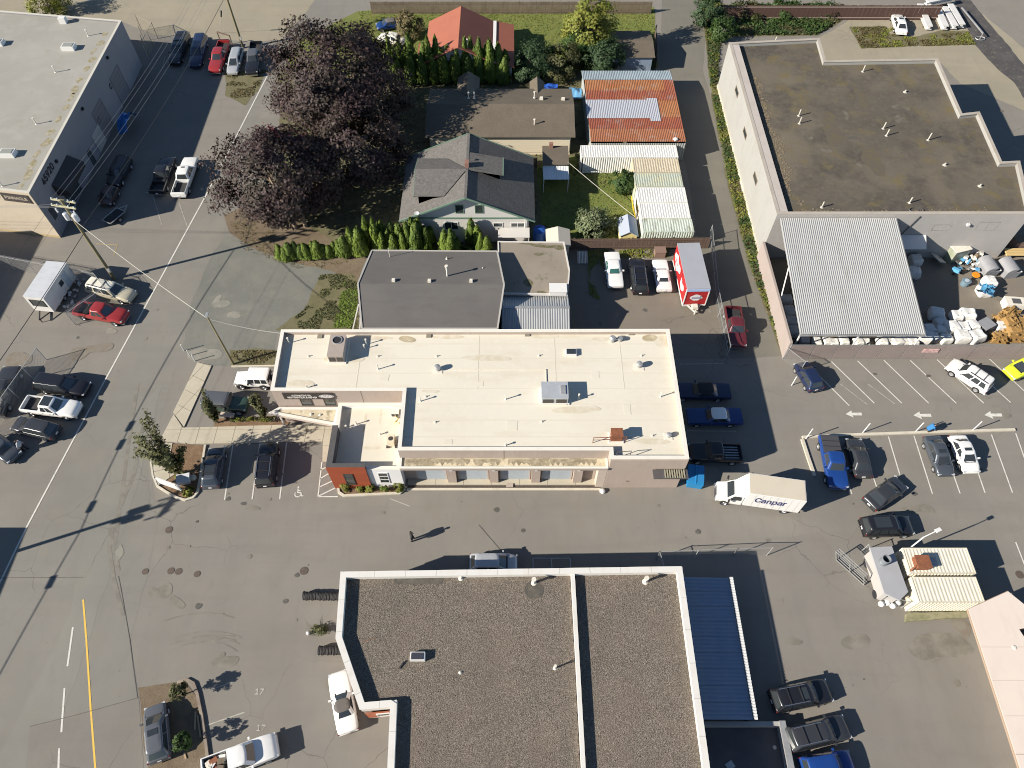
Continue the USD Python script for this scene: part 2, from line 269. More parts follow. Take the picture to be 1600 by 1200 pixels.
lines(wear, 'sealed_crack', m_seal, .020, [[(185, 900), (190, 925), (203, 1000), (208, 1040), (215, 1090)], [(47, 1135), (120, 1117), (217, 1090)], [(0, 903), (130, 902)], [(748, 820), (765, 840), (786, 864)]], .05)
for k, (cx, cy, rx) in enumerate([(310, 1050, 4.2), (310, 1052, 4.9), (312, 1055, 5.6), (300, 1040, 6.6), (345, 1028, 3.0), (345, 1032, 3.6)]):
    x, y = g(cx, cy); a = np.linspace(math.radians(50 + 6 * k), math.radians(128 - 3 * k), 14)
    wear.part('skid_mark', MB().sheet(LineString([(x + rx * math.cos(t), y - .8 + rx * .75 * math.sin(t)) for t in a]).buffer(.06), .012 + .0015 * k), m_skid)
for k, (cx, cy, r1, r2) in enumerate([(255, 920, 1.0, .6), (280, 940, .7, .45), (350, 1034, 1.0, .5), (1424, 793, 1.0, .42), (1446, 797, .8, .4), (1562, 640, .5, .4), (1571, 650, .4, .35), (545, 1142, .45, .3), (1470, 1010, 2.6, 1.1), (395, 790, .8, .3), (520, 1068, .5, .4), (1240, 1010, .8, .3), (1340, 1003, 1.2, .5)]):
    x, y = g(cx, cy); wear.part('stain', MB().sheet(wavy([(x + r1 * math.cos(t), y + r2 * math.sin(t)) for t in np.arange(16) * math.pi / 8], .75, .15, 30 + k), .016 + .0004 * k), m_stain)
for px, py, r in ((264, 828, .33), (279, 893, .3), (267, 892, .3), (308, 897, .28), (227, 893, .28), (475, 892, .36), (212, 700, .1), (230, 699, .1), (308, 815, .12), (1593, 898, .35)):
    wear.part('manhole_cover', MB().cyl((*g(px, py), .001), r, .024, 16), m_iron)
for k, P in enumerate([[(215, 600), (200, 700), (180, 850)], [(228, 640), (210, 740), (172, 830), (185, 890)], [(196, 760), (170, 850), (178, 905), (192, 960)]]):
    wear.part('tyre_track', MB().sheet(LineString(G(P)).buffer(.16), .0135 + .001 * k), m_skid)
for k in range(70):
    px, py = [(rng.uniform(340, 470), rng.uniform(700, 790)), (rng.uniform(1290, 1590), rng.uniform(570, 790)), (rng.uniform(560, 1200), rng.uniform(770, 850)), (rng.uniform(1180, 1550), rng.uniform(830, 1180)), (rng.uniform(230, 500), rng.uniform(820, 1050)), (rng.uniform(900, 1120), rng.uniform(455, 510)), (rng.uniform(60, 250), rng.uniform(420, 640))][k % 7]
    x, y = g(px, py); r1 = rng.uniform(.06, .28); wear.part('oil_spot', MB().sheet(wavy([(x + r1 * math.cos(t), y + r1 * rng.uniform(.6, 1.2) * math.sin(t)) for t in np.arange(9) * 2 * math.pi / 9], .2, .1, 400 + k), .0225 + .00004 * k), (m_stain, m_seal, m_stain)[k % 3])
for k, (px, py, r1, r2) in enumerate(((140, 548, 2.0, 1.0), (30, 560, 1.5, .8), (520, 1065, .7, .5), (1500, 985, .7, .9))):
    x, y = g(px, py); wear.part('dirt_patch', MB().sheet(wavy([(x + r1 * math.cos(t), y + r2 * math.sin(t)) for t in np.arange(16) * math.pi / 8], 1.1, .2, 480 + k), .0262 + .0001 * k), M('pale_dirt', (.17, .14, .108), .95, [(1.5, .38, .6, (.19, .172, .14), 1., 6)]))
lines(park, 'yellow_line', M('worn_yellow', (.34, .26, .11), .85, [(2., .45, .65, (.22, .19, .13), .9, 5)]), .0145, [[(150, 381), (184, 383)], [(184, 383), (178, 399)]], .1)
mp = M('pale_repair', (.235, .222, .185), .9, [(1.2, .4, .62, (.185, .178, .15), 1., 6)])
for k, (px, py, r1, r2) in enumerate([(182, 862, .25, .85), (345, 475, .9, .5), (366, 492, .8, .4), (318, 553, 2.0, .7), (170, 519, .6, .35), (338, 470, .4, .9)]):
    x, y = g(px, py); wear.part('pale_patch', MB().sheet(wavy([(x + r1 * math.cos(t), y + r2 * math.sin(t)) for t in np.arange(16) * math.pi / 8], .6, .15, 60 + k), .021 + .0005 * k), mp)

# pavements: slabs one by one
def slabs(t, poly, size, z0, z1, ang=0.0, mat=m_conc, name='paving_slab', gap=.018):
    P = Polygon(poly); c = P.centroid; P2 = Polygon(rot2(np.array(P.exterior.coords) - [c.x, c.y], -ang))
    x0, y0, x1, y1 = P2.bounds
    for i in range(int((x1 - x0) / size[0]) + 1):
        for j in range(int((y1 - y0) / size[1]) + 1):
            a, b = x0 + i * size[0], y0 + j * size[1]
            q = P2.intersection(Polygon([(a + gap, b + gap), (a + size[0] - gap, b + gap), (a + size[0] - gap, b + size[1] - gap), (a + gap, b + size[1] - gap)]))
            for qq in getattr(q, 'geoms', [q]):
                if qq.geom_type == 'Polygon' and qq.area > .03:
                    e = rot2(np.array(qq.exterior.coords), ang) + [c.x, c.y]; t.part(name, MB().prism(Polygon(e), z0, z1 + rng.uniform(-.004, .004)), mat)
walk = Thing('pavement', kind='structure')
slabs(walk, G([(309, 567), (331, 572), (288, 668), (271, 645)]), (1.7, 1.7), 0, .10, math.radians(62))
slabs(walk, G([(272, 648), (286, 669), (458, 664), (524, 668), (519, 722), (504, 722), (505, 690), (458, 691), (300, 694), (250, 689)]), (1.75, 1.75), 0, .10)
slabs(walk, G([(249, 691), (270, 693), (266, 715), (273, 742), (246, 760), (240, 744), (237, 724), (239, 708)]), (1.6, 1.6), 0, .10, .3)
slabs(walk, [(-9.7, 29.15), (8.2, 29.15), (8.2, 30.0), (-9.7, 30.0)], (2.6, 1.2), 0, .02)
def kerb(name, pts, w=.18, h=.14, px=True, mat=None, t=None, closed=False):
    p = G(pts) if px else pts; P = ribbon(p + p[:1] if closed else p, w)
    m = MB().prism(P, -.02, h)
    return t.part('kerb', m, mat or m_kerb) if t else one(name, m, mat or m_kerb, kind='structure')
kerb('kerb', [(246, 760), (260, 769), (276, 778), (290, 782), (302, 778), (309, 770), (313, 750), (321, 696)], .2, .16)
kerb('kerb', [(250, 690), (238.5, 708), (236.5, 724), (239.5, 744), (246, 760)], .16, .13)
kerb('kerb', [(528, 760), (530, 770), (538, 775), (625, 771), (633, 764)], .22, .16)
kerb('kerb', [(1253, 684), (1300, 681), (1450, 676), (1585, 672)], .26, .17)
kerb('kerb', [(1253, 687), (1262, 715), (1272, 744)], .3, .17)
kerb('kerb', [(278, 1067), (292, 1062), (303, 1068), (309, 1085), (316, 1120), (322, 1160), (329, 1215)], .22, .16, mat=M('dark_kerb', (.2, .16, .13), .9, [(1., .4, .7, (.3, .26, .2), .8, 4)]))
kerb('kerb', [(362, 573), (432, 572)], .16, .12)
zone('planting_bed', [(268, 694), (319, 696), (311, 745), (307, 768), (290, 779), (262, 768), (250, 760), (276, 740), (268, 715)], .06, m_mulch, .08, 23)
zone('planting_bed', [(337, 654), (440, 650), (452, 658), (452, 664), (335, 668)], .06, m_mulch, .1, 24)
zone('planting_bed', [(530, 758), (632, 757), (626, 770), (538, 773)], .08, m_mulch, .03, 25)
m_trench = M('trench_grate', (.06, .045, .035), .7, [(3., .4, .7, (.12, .09, .07), .7, 4)])
one('drain_channel', MB().box(-9.7, 28.88, -.05, 8.2, 29.1, .012), m_trench, kind='structure')
one('kerb', MB().box(-9.7, 28.6, -.05, 8.2, 28.82, .05), m_kerb, kind='structure')
# ---------------------------------------------------------------- building materials
m_cream = M('cream_membrane', (.585, .545, .455), .8, [(.12, .42, .7, (.53, .48, .385), .7, 5), (.6, .54, .74, (.47, .41, .30), .5, 6, (.25, 1, 1)), (3., .5, .75, (.61, .575, .49), .5, 4)])
m_cap = M('cream_coping', (.63, .60, .53), .6, [(1., .5, .75, (.55, .51, .43), .5, 4)])
m_taupe = M('taupe_stucco', (.36, .295, .25), .9, [(.5, .45, .7, (.32, .26, .215), .6, 4), (3., .5, .7, (.40, .335, .29), .5, 5, (1, 1, .15))])
m_taupe2 = M('light_taupe_stucco', (.44, .37, .31), .9, [(.5, .45, .7, (.39, .32, .27), .6, 4)])
m_dkgrey = M('charcoal_metal', (.075, .07, .07), .6, [(2., .4, .7, (.1, .095, .09), .6, 3)])
m_red = M('red_siding', (.31, .066, .026), .7, [(2., .45, .7, (.25, .055, .024), .7, 4, (.3, 1, 1))], island=.12)
m_wht = M('white_panel', (.68, .67, .66), .7, [(.8, .5, .7, (.6, .59, .57), .5, 4, (1, 1, .2))])
m_glass = M('window_glass', (.03, .038, .04), .06, spec=.9, coat=.3)
m_frame = M('white_frame', (.6, .59, .57), .5)
m_dframe = M('dark_frame', (.05, .045, .04), .5)
m_door = M('grey_blue_door', (.36, .40, .43), .6, [(1., .5, .7, (.3, .33, .36), .5, 4)])
m_metal = M('galvanised_metal', (.46, .46, .45), .45, [(1.5, .4, .7, (.34, .34, .33), .8, 4)], metal=.55)
m_pipe = M('pale_pipe', (.6, .56, .48), .7, [(4., .5, .7, (.45, .4, .33), .6, 3)])
m_drain = M('roof_drain_grate', (.2, .18, .14), .8)
m_rust = M('rusty_steel', (.23, .085, .04), .8, [(3., .4, .7, (.12, .05, .03), .8, 4)])
m_graveltop = M('gravel_roofing', (.10, .083, .065), .95, [(.15, .4, .7, (.08, .069, .056), .9, 5), (.35, .46, .66, (.14, .105, .082), .75, 5), (.12, .52, .7, (.075, .072, .058), .7, 5, (1, .4, 1)), (12., .45, .62, (.205, .172, .138), .9, 2), (10., .52, .66, (.055, .046, .037), .85, 2), (18., .56, .68, (.34, .29, .235), .75, 1), (.3, .5, .68, (.135, .105, .085), .45, 5), (.22, .54, .7, (.085, .08, .062), .5, 6, (1, .5, 1))], (14., 1., .05))
m_facade = M('white_fascia', (.58, .56, .52), .6, [(.9, .5, .72, (.5, .46, .4), .6, 5)])
m_bluegrey = M('blue_grey_sheet', (.225, .275, .35), .5, [(1.0, .4, .7, (.18, .24, .33), .7, 4, (1, .2, 1))], metal=.1, island=.05)
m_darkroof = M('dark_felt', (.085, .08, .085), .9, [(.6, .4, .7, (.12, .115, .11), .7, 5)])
m_greyroof = M('grey_felt', (.105, .098, .092), .9, [(.2, .4, .7, (.125, .117, .108), .8, 4), (1.2, .5, .72, (.092, .085, .079), .6, 6, (.3, 1, 1)), (8., .5, .75, (.135, .127, .12), .3, 2)], (30., .3, .01))
m_tanroof = M('tan_felt', (.24, .205, .165), .9, [(.3, .4, .7, (.19, .165, .13), .8, 5), (1.1, .6, .75, (.1, .1, .05), .8, 6)])
m_oldroof = M('weathered_tar_roof', (.082, .07, .054), .95, [(.07, .42, .66, (.135, .113, .08), 1., 5), (.25, .46, .66, (.055, .048, .04), .85, 6), (.45, .54, .68, (.125, .096, .04), .8, 6), (1.6, .5, .72, (.13, .112, .086), .5, 5), (9., .5, .75, (.15, .13, .1), .35, 2)], (15., .5, .03))
m_whitewall = M('white_painted_wall', (.30, .295, .275), .85, [(.4, .45, .7, (.27, .262, .24), .6, 5), (1.5, .55, .75, (.24, .225, .2), .5, 5, (1, 1, .15))])
m_gwall = M('grey_painted_block', (.33, .315, .30), .9, [(.5, .45, .7, (.37, .345, .32), .7, 5, (1, 1, .3)), (2., .55, .75, (.28, .26, .25), .5, 4)])
m_alum = M('corrugated_aluminium', (.50, .50, .485), .42, [(.8, .4, .7, (.45, .45, .43), .7, 5, (1, .15, 1)), (1.6, .55, .75, (.37, .35, .31), .55, 6, (1, .08, 1))], metal=.35, island=.07)
m_wareroof = M('warehouse_roofing', (.29, .277, .245), .9, [(.08, .42, .68, (.25, .238, .205), .9, 5), (.4, .5, .72, (.33, .317, .285), .6, 5), (1., .6, .74, (.24, .225, .165), .5, 5)])
m_warewall = M('slate_painted_wall', (.20, .195, .21), .85, [(.4, .45, .7, (.23, .22, .235), .6, 4)])
m_beige = M('beige_wall', (.44, .375, .285), .9, [(.6, .45, .7, (.4, .335, .25), .6, 4), (3., .5, .7, (.47, .41, .32), .4, 4)])
m_shingle = M('grey_shingles', (.12, .112, .104), .95, [(.7, .4, .7, (.098, .09, .083), .7, 4), (6., .42, .66, (.16, .15, .14), .7, 2, (.5, 1, 1)), (5., .5, .7, (.075, .07, .064), .6, 2, (1, .4, 1))], (14., .9, .04))
m_brshingle = M('brown_shingles', (.115, .095, .07), .95, [(.5, .4, .7, (.14, .115, .085), .7, 4), (5., .45, .7, (.085, .07, .053), .6, 3)], (14., .8, .03))
m_orange = M('terracotta_sheet', (.29, .098, .06), .7, [(.5, .4, .7, (.26, .088, .053), .6, 4), (3., .5, .7, (.32, .115, .073), .4, 3)])
m_siding = M('pale_siding', (.5, .48, .45), .8, [(.6, .5, .7, (.5, .47, .42), .5, 4)])
m_cresiding = M('cream_siding', (.6, .53, .4), .8)
m_greentrim = M('green_trim', (.12, .19, .14), .7)
m_fencewood = M('weathered_wood', (.17, .13, .09), .9, [(2., .4, .7, (.23, .185, .13), .8, 4, (3, 3, .3)), (1., .5, .7, (.1, .08, .055), .6, 4)], island=.2)
m_brfence = M('brown_fence_wood', (.13, .085, .065), .9, [(2., .4, .7, (.17, .12, .09), .8, 4, (3, 3, .3))], island=.2)
m_pink = M('pale_pink_roof', (.60, .515, .445), .8, [(1.0, .52, .72, (.52, .44, .375), .6, 6, (1, .3, 1)), (.3, .45, .7, (.62, .52, .44), .6, 4), (2., .6, .75, (.67, .59, .52), .5, 4)])
m_black = M('black_canvas', (.02, .02, .024), .7)

def ring(P, out, inn): return P.buffer(out, join_style=2).difference(P.buffer(-inn, join_style=2))
def flat(T, poly, h, wall, roof, cap, ph=.4, pw=.3, z0=0.0, capt=.06, over=.03, skip_wall=False):
    P = poly if isinstance(poly, Polygon) else Polygon(poly)
    if not skip_wall: T.part('wall', MB().prism(ring(P, 0, pw), z0, h), wall)
    r = T.part('roof', MB().prism(P.buffer(-pw + .012, join_style=2), h - ph - .2, h - ph), roof)
    T.part('coping', MB().prism(ring(P, over, pw + .03), h + .002, h + capt), cap); return r
def wallframe(a, b):
    a, b = np.array(a, float), np.array(b, float); u = (b - a) / np.linalg.norm(b - a); return a, u, np.array([u[1], -u[0]])
def bx(m, a, u, n, s0, s1, d0, d1, z0, z1):
    P = [a + u * s0 + n * d0, a + u * s1 + n * d0, a + u * s1 + n * d1, a + u * s0 + n * d1]
    return m.add([[*p, z0] for p in P] + [[*p, z1] for p in P], [[0, 1, 2, 3], [7, 6, 5, 4], [4, 5, 1, 0], [5, 6, 2, 1], [6, 7, 3, 2], [7, 4, 0, 3]])
def window(T, a, b, s, w, z0, z1, frame=None, pane=None, nx=1, nz=1, name='window', parent=None):
    """A window on the wall from a to b (outside on the right hand), w wide from s metres along it."""
    a, u, n = wallframe(a, b); t = .07; m = MB()
    for s0, s1, q0, q1 in [(s, s + w, z0, z0 + t), (s, s + w, z1 - t, z1), (s, s + t, z0 + t, z1 - t), (s + w - t, s + w, z0 + t, z1 - t)] + [(s + w * k / nx - t / 2, s + w * k / nx + t / 2, z0 + t, z1 - t) for k in range(1, nx)]: bx(m, a, u, n, s0, s1, -.02, .05, q0, q1)
    for k in range(1, nz):
        zz = z0 + (z1 - z0) * k / nz
        for j in range(nx): bx(m, a, u, n, s + w * j / nx + t / 2 + (t / 2 if j == 0 else 0), s + w * (j + 1) / nx - t / 2 - (t / 2 if j == nx - 1 else 0), -.02, .05, zz - t / 2, zz + t / 2)
    p = T.part(name, m, frame or m_frame, parent); bx(pm := MB(), a, u, n, s + .03, s + w - .03, -.01, .02, z0 + .03, z1 - .03); T.part('pane', pm, pane or m_glass, p); return p
def rolldoor(T, a, b, s, w, z1, mat, n=6, name='roller_door', z0=.02):
    A, u, nn = wallframe(a, b); h = (z1 - z0) / n; fr = MB()
    bx(fr, A, u, nn, s - .1, s, 0, .05, z0, z1 + .1); bx(fr, A, u, nn, s + w, s + w + .1, 0, .05, z0, z1 + .1); bx(fr, A, u, nn, s, s + w, 0, .05, z1, z1 + .1)
    p = T.part(name, fr, mat if mat is not m_door else m_taupe2)
    for k in range(n): bx(m := MB(), A, u, nn, s + .01, s + w - .01, -.01, .025 + .006 * (k % 2), z0 + k * h + .012, z0 + (k + 1) * h - .012); T.part('door_panel', m, mat, p)
def corr(x0, y0, x1, y1, z, pitch=.2, amp=.03, along='y'):
    """A ribbed sheet; ridges run along y (or x); z is a number or z(x, y)."""
    L, W = (x1 - x0, y1 - y0) if along == 'y' else (y1 - y0, x1 - x0); n = max(1, round(L / pitch)); p = L / n
    prof = [(k * p + d * p, h) for k in range(n) for d, h in ((0, 0), (.3, 0), (.42, amp), (.78, amp), (.9, 0))] + [(L, 0)]
    v = []
    for t, h in prof:
        for w in (0, W):
            x, y = (x0 + t, y0 + w) if along == 'y' else (x0 + w, y0 + t)
            v.append([x, y, (z(x, y) if callable(z) else z) + h])
    i = np.arange(len(prof) - 1) * 2; f = np.c_[i, i + 2, i + 3, i + 1] if along == 'y' else np.c_[i, i + 1, i + 3, i + 2]
    return MB().add(v, f)
def corrwall(a, b, z0, z1, pitch=.28, amp=.04):
    A, u, n = wallframe(a, b); L = np.linalg.norm(np.array(b) - A); k = max(1, round(L / pitch)); p = L / k
    prof = [(j * p + d * p, h) for j in range(k) for d, h in ((0, 0), (.3, 0), (.45, amp), (.8, amp), (.95, 0))] + [(L, 0)]
    v = []
    for t, h in prof:
        q = A + u * t + n * h; v += [[*q, z0], [*q, z1]]
    i = np.arange(len(prof) - 1) * 2; return MB().add(v, np.c_[i, i + 2, i + 3, i + 1])
def pipe(T, x, y, z, h, r=.06, cap=True, mat=None, flash=None):
    m = MB().cyl((x, y, z - .02), r, h, 10)
    if cap: m.cyl((x, y, z + h - .02), r * 1.9, r * 1.6, 10)
    p = T.part('vent_pipe', m, mat or m_pipe, smooth=40); T.part('flashing', MB().cyl((x, y, z), r * 2.6, .05, 12, r * 1.3), flash or mat or m_pipe, p)
def turbine(T, x, y, z, r=.28, h=.55):
    p = T.part('turbine_vent', MB().rev([(0, 0), (r * .75, 0), (r * .7, h * .45), (r, h * .5), (r * 1.05, h * .72), (r * .8, h * .92), (0, h)], (x, y, z), 16), m_metal, smooth=40)
    T.part('flashing', MB().obox((x, y, z + .02), (r * 3, r * 3, .05)), m_pipe, p)
def skylight(T, x, y, z, w, d, h=.35, glass=None):
    p = T.part('skylight', MB().obox((x, y, z + h / 2), (w, d, h), 0, .96), m_frame); T.part('pane', MB().obox((x, y, z + h + .02), (w * .84, d * .82, .06), 0, .9), glass or m_glass, p)

# ---------------------------------------------------------------- the cream-roofed workshop in the middle
T = Thing('workshop_building', 'long L-shaped workshop with cream flat roof and red-clad corner', 'building', (-3, 36, 0), world=True)
HB = 5.6
main = [(-22.45, 43.05), (-22.15, 35.95), (-10.0, 35.95), (-9.92, 29.75), (8.5, 29.75), (8.5, 28.9), (15.25, 28.9), (15.3, 43.1)][::-1]
P = Polygon(main)
roof = flat(T, P, HB, m_taupe, m_cream, m_cap, .42, .28)
zr = HB - .42
for k in range(1, 8):                                    # welded seams of the membrane
    y = 29.6 + k * 1.72; xs = (-22.0, 15.0) if y > 36.3 else (-9.6, 15.0); m = MB()
    m.box(xs[0], y - .05, zr, xs[1], y + .05, zr + .008); T.part('membrane_seam', m, M('membrane_seam', (.535, .49, .40), .8), roof)
for k, xx in enumerate((-14.5, -3.2, 4.1, 10.4)): T.part('membrane_seam', MB().box(xx - .04, 36.4, zr, xx + .04, 42.7, zr + .011), M('membrane_seam', (.535, .49, .40), .8), roof)
def on(px, py): return g(px, py, zr)
m_puddle = M('roof_dirt_stain', (.32, .265, .165), .85, [(1.5, .4, .65, (.47, .41, .3), .95, 5)])
m_puddle2 = M('roof_faint_stain', (.49, .43, .325), .85, [(1.2, .4, .65, (.56, .52, .43), 1., 5)])
for k, (px, py, r1, r2, mm) in enumerate([(636, 530, .85, .42, m_puddle), (1037, 533, 1.0, .8, m_puddle2), (700, 526, 1.6, .25, m_puddle2), (590, 528, 1.5, .2, m_puddle2), (850, 526, 1.4, .28, m_puddle2), (940, 530, .9, .25, m_puddle2), (672, 611, .8, .16, m_puddle2), (1016, 528, .7, .4, m_puddle), (538, 560, 2.0, .5, m_puddle2), (470, 600, 1.2, .4, m_puddle2), (900, 640, 2.2, .4, m_puddle2), (1020, 690, 1.6, .3, m_puddle2), (760, 560, 2.4, .35, m_puddle2)]):
    x, y = on(px, py); r = [(x + r1 * math.cos(t), y + r2 * math.sin(t)) for t in np.arange(18) * math.pi / 9]
    T.part('stain', MB().sheet(wavy(r, .22, .12, 90 + k).intersection(P.buffer(-.3)), zr + .013 + .0005 * k), mm, roof)
for k, (px, py, w, d) in enumerate(((600, 590, .9, .7), (745, 600, 1.2, .5), (930, 585, .7, .8), (800, 665, 1.0, 1.0), (700, 690, .8, .5), (980, 640, .6, 1.1), (560, 530, .8, .5), (858, 626, 2.2, .5))):
    x, y = on(px, py); T.part('membrane_patch', MB().obox((x, y, zr + .008), (w, d, .016), rng.uniform(-.1, .1)), M('patch_membrane', (.57, .53, .44), .8, [(1., .45, .7, (.54, .495, .405), .7, 4)]), roof)
T.part('conduit', MB().bar((-6, 38.6, zr + .06), (3.2, 38.6, zr + .06), .05).bar((3.2, 38.6, zr + .06), (3.2, 36.6, zr + .06), .05), m_pipe)
for px, py in ((500, 526), (670, 525), (824, 523), (986, 521)):
    x, y = on(px, py); T.part('roof_drain', MB().obox((x, y, zr + .05), (.52, .46, .1), 0, .9), m_drain, roof)
def hvac(px0, py0, px1, py1, h, mat, fan=True, rz=0.0, name='rooftop_unit'):
    (x0, y0), (x1, y1) = g(px0, py0, zr + h), g(px1, py1, zr + h); cx, cy, w, d = (x0 + x1) / 2, (y0 + y1) / 2, abs(x1 - x0), abs(y1 - y0)
    p = T.part(name, MB().obox((cx, cy, zr + h / 2 + .04), (w, d, h - .08), rz).obox((cx, cy, zr + h + .01), (w + .06, d + .06, .06), rz), mat)
    T.part('curb', MB().obox((cx, cy, zr + .06), (w + .3, d + .25, .12), rz), m_cap, p)
    for s in (-.25, .25): T.part('side_grille', MB().obox((cx + s * w, cy - d / 2 - .012, zr + h * .5), (w * .4, .03, h * .55), rz), m_dframe, p)
    if fan:
        f = T.part('fan_ring', MB().rev([(w * .30, 0), (w * .34, .0), (w * .34, .08), (w * .29, .08), (w * .29, .0)], (cx, cy + d * .22, zr + h + .04), 20), m_metal, p, smooth=30)
        T.part('fan_well', MB().cyl((cx, cy + d * .22, zr + h + .03), w * .285, .025, 20), m_black, p)
    return p, cx, cy
m_unit = M('taupe_unit_metal', (.33, .275, .24), .6, [(2., .45, .7, (.28, .235, .2), .6, 4)])
hvac(517, 523, 535, 556, 1.15, m_unit)
p, cx, cy = hvac(846, 597, 888, 622, 1.0, M('pale_grey_unit', (.42, .44, .46), .5, [(2., .45, .7, (.36, .37, .38), .6, 3)], metal=.3), fan=False)
T.part('intake_hood', MB().obox((cx + .75, cy, zr + .72), (.75, 1.5, .8), 0, .62), m_metal, p); T.part('service_line', MB().bar((cx - 1.4, cy - .95, zr + .1), (cx + 1.1, cy - 1.0, zr + .12), .07), m_pipe, p)
skylight(T, *on(892, 552), zr, 1.05, .75, .3)
for px, py in ((684, 578), (998, 573)): turbine(T, *on(px, py), zr, .3, .7)
turbine(T, *on(1044, 682), zr, .24, .5)
for px, py, h in ((452, 536, .75), (573, 538, .75), (570, 545, .6), (591, 577, .75), (657, 627, .7), (790, 624, .7), (904, 623, .7), (1032, 620, .7), (537, 564, .35), (480, 606, .4), (790, 696, .4)): pipe(T, *on(px, py), zr, h, .05)
for px, py in ((482, 557), (590, 557), (682, 557), (842, 556), (1002, 556), (680, 660), (846, 659), (1019, 681), (665, 620)):
    x, y = on(px, py); T.part('roof_anchor', MB().cyl((x, y, zr), .12, .05, 10).cyl((x, y, zr), .045, .2, 8), m_pipe)
x, y = on(962, 533); p = T.part('pipe_stack', MB().cyl((x - .35, y, zr), .22, .55, 14).cyl((x - .35, y, zr + .55), .32, .15, 14, .2).cyl((x + .4, y + .05, zr), .18, .35, 14).cyl((x + .4, y + .05, zr + .35), .25, .1, 14), m_metal, smooth=40)
T.part('elbow', MB().tube([(x - .2, y, zr + .3), (x + .1, y + .02, zr + .38), (x + .4, y + .05, zr + .2)], .12, 10), m_metal, p, smooth=50)
x, y = on(967, 690)                                            # rusty stack box with its roof ladder and rails
p = T.part('exhaust_box', MB().obox((x - .25, y + .35, zr + .5), (.95, .75, 1.0)), m_rust); T.part('box_lid', MB().obox((x - .25, y + .35, zr + 1.03), (1.05, .85, .05)), m_rust, p)
T.part('curb', MB().obox((x - .25, y + .35, zr + .05), (1.3, 1.1, .1)), m_cap, p)
x0, y0 = on(926, 692); rl = MB()
for q in ((0, 0), (1.5, .1), (2.9, .1)): rl.bar((x0 + q[0], y0 + q[1], zr), (x0 + q[0], y0 + q[1], zr + .9), .05)
rl.bar((x0, y0, zr + .9), (x0 + 2.9, y0 + .1, zr + .9), .05).bar((x0, y0, zr + .5), (x0 + 2.9, y0 + .1, zr + .5), .04)
T.part('guard_rail', rl, m_rust)
x0, y0 = on(962, 712); la = MB().bar((x0, 28.84, .4), (x0, 28.84, HB + 1.0), .05).bar((x0 + .45, 28.84, 3.9), (x0 + .45, 28.84, HB + 1.0), .05)
T.part('access_ladder', MB().bar((x0, 29.2, zr), (x0, 29.2, zr + 1.1), .05).bar((x0 + 1.2, 29.3, zr), (x0 + 1.2, 29.3, zr + 1.1), .05).bar((x0, 29.2, zr + 1.1), (x0 + 1.2, 29.3, zr + 1.1), .05), m_dkgrey)
# walls: control joints, recessed bays, doors, canopy
for a, b, s in (((-22.15, 35.95), (-10, 35.95), 8.2), ((-9.92, 29.75), (8.5, 29.75), 9.2)):
    A, u, n = wallframe(a, b); T.part('control_joint', bx(MB(), A, u, n, s, s + .04, 0, .006, .2, HB - .05), m_dkgrey)
A, u, n = wallframe((-9.92, 29.75), (8.5, 29.75))
can = MB(); bx(can, A, u, n, .05, 18.35, .01, 1.0, 3.72, 4.1)
cp = T.part('canopy', can, m_taupe)
T.part('canopy_deck', bx(MB(), A, u, n, .2, 18.2, .02, .86, 4.1, 4.13), M('stained_canopy_deck', (.5, .43, .3), .9, [(.8, .47, .56, (.22, .185, .12), .85, 6, (1, .5, 1)), (2.5, .5, .65, (.62, .55, .42), .6, 5)]), cp)
sr = np.random.default_rng(3); m_ds = M('dark_water_stain', (.2, .165, .11), .9, [(2.5, .4, .65, (.36, .31, .22), .9, 5)])
for k, (s0, s1) in enumerate(((.5, 2.6), (2.9, 6.2), (6.5, 8.9), (9.6, 12.6), (13.3, 17.4))):
    q_ = [A + u * s0 + n * .1, A + u * s1 + n * .1]; nn_ = int((s1 - s0) / .22)
    for j in range(nn_ + 1): q_.append(A + u * (s1 - (s1 - s0) * j / nn_) + n * (.25 + (.5 if j % 2 else .18) * sr.uniform(.4, 1.1)))
    T.part('stain', MB().sheet(Polygon(q_).buffer(0).buffer(.03).buffer(-.02), 4.134), m_ds, cp)
ed = MB(); bx(ed, A, u, n, .03, 18.37, .86, 1.04, 4.1, 4.26); bx(ed, A, u, n, .03, .2, .02, .86, 4.1, 4.26); bx(ed, A, u, n, 18.2, 18.37, .02, .86, 4.1, 4.26)
T.part('canopy_edge', ed, m_cap, cp)
for k in range(5):
    s = .9 + k * 3.85
    if k < 4: rolldoor(T, (-9.92, 29.75), (8.5, 29.75), s + .3, 2.6, 3.3, m_door)
    if 0 < k: 
        pp = T.part('pier', bx(MB(), A, u, n, s - .75, s + .05, .0, .38, 0, 3.72), m_taupe)
        a2 = np.array((-9.92, 29.75)) + u * (s - .35) + n * .385; T.part('wall_lamp', MB().obox((a2[0], a2[1] - .05, 2.7), (.2, .12, .25)), m_frame, pp)
T.part('end_pier', MB().box(7.7, 28.95, 0, 8.46, 29.7, 3.72), m_taupe2)
T.part('bin_cover', MB().box(-.55, 28.9, .02, .1, 29.25, .12), m_taupe)
A2, u2, n2 = wallframe((8.5, 28.9), (15.25, 28.9))
T.part('upper_band', bx(MB(), A2, u2, n2, .02, 6.73, .004, .12, 4.1, HB - .02), m_taupe)
T.part('reveal', bx(MB(), A2, u2, n2, .02, 4.2, .004, .03, 3.95, 4.08), m_dkgrey)
sc = T.part('sun_shade', bx(MB(), A2, u2, n2, 3.9, 6.95, .12, 1.0, 3.72, 3.86), m_dkgrey)
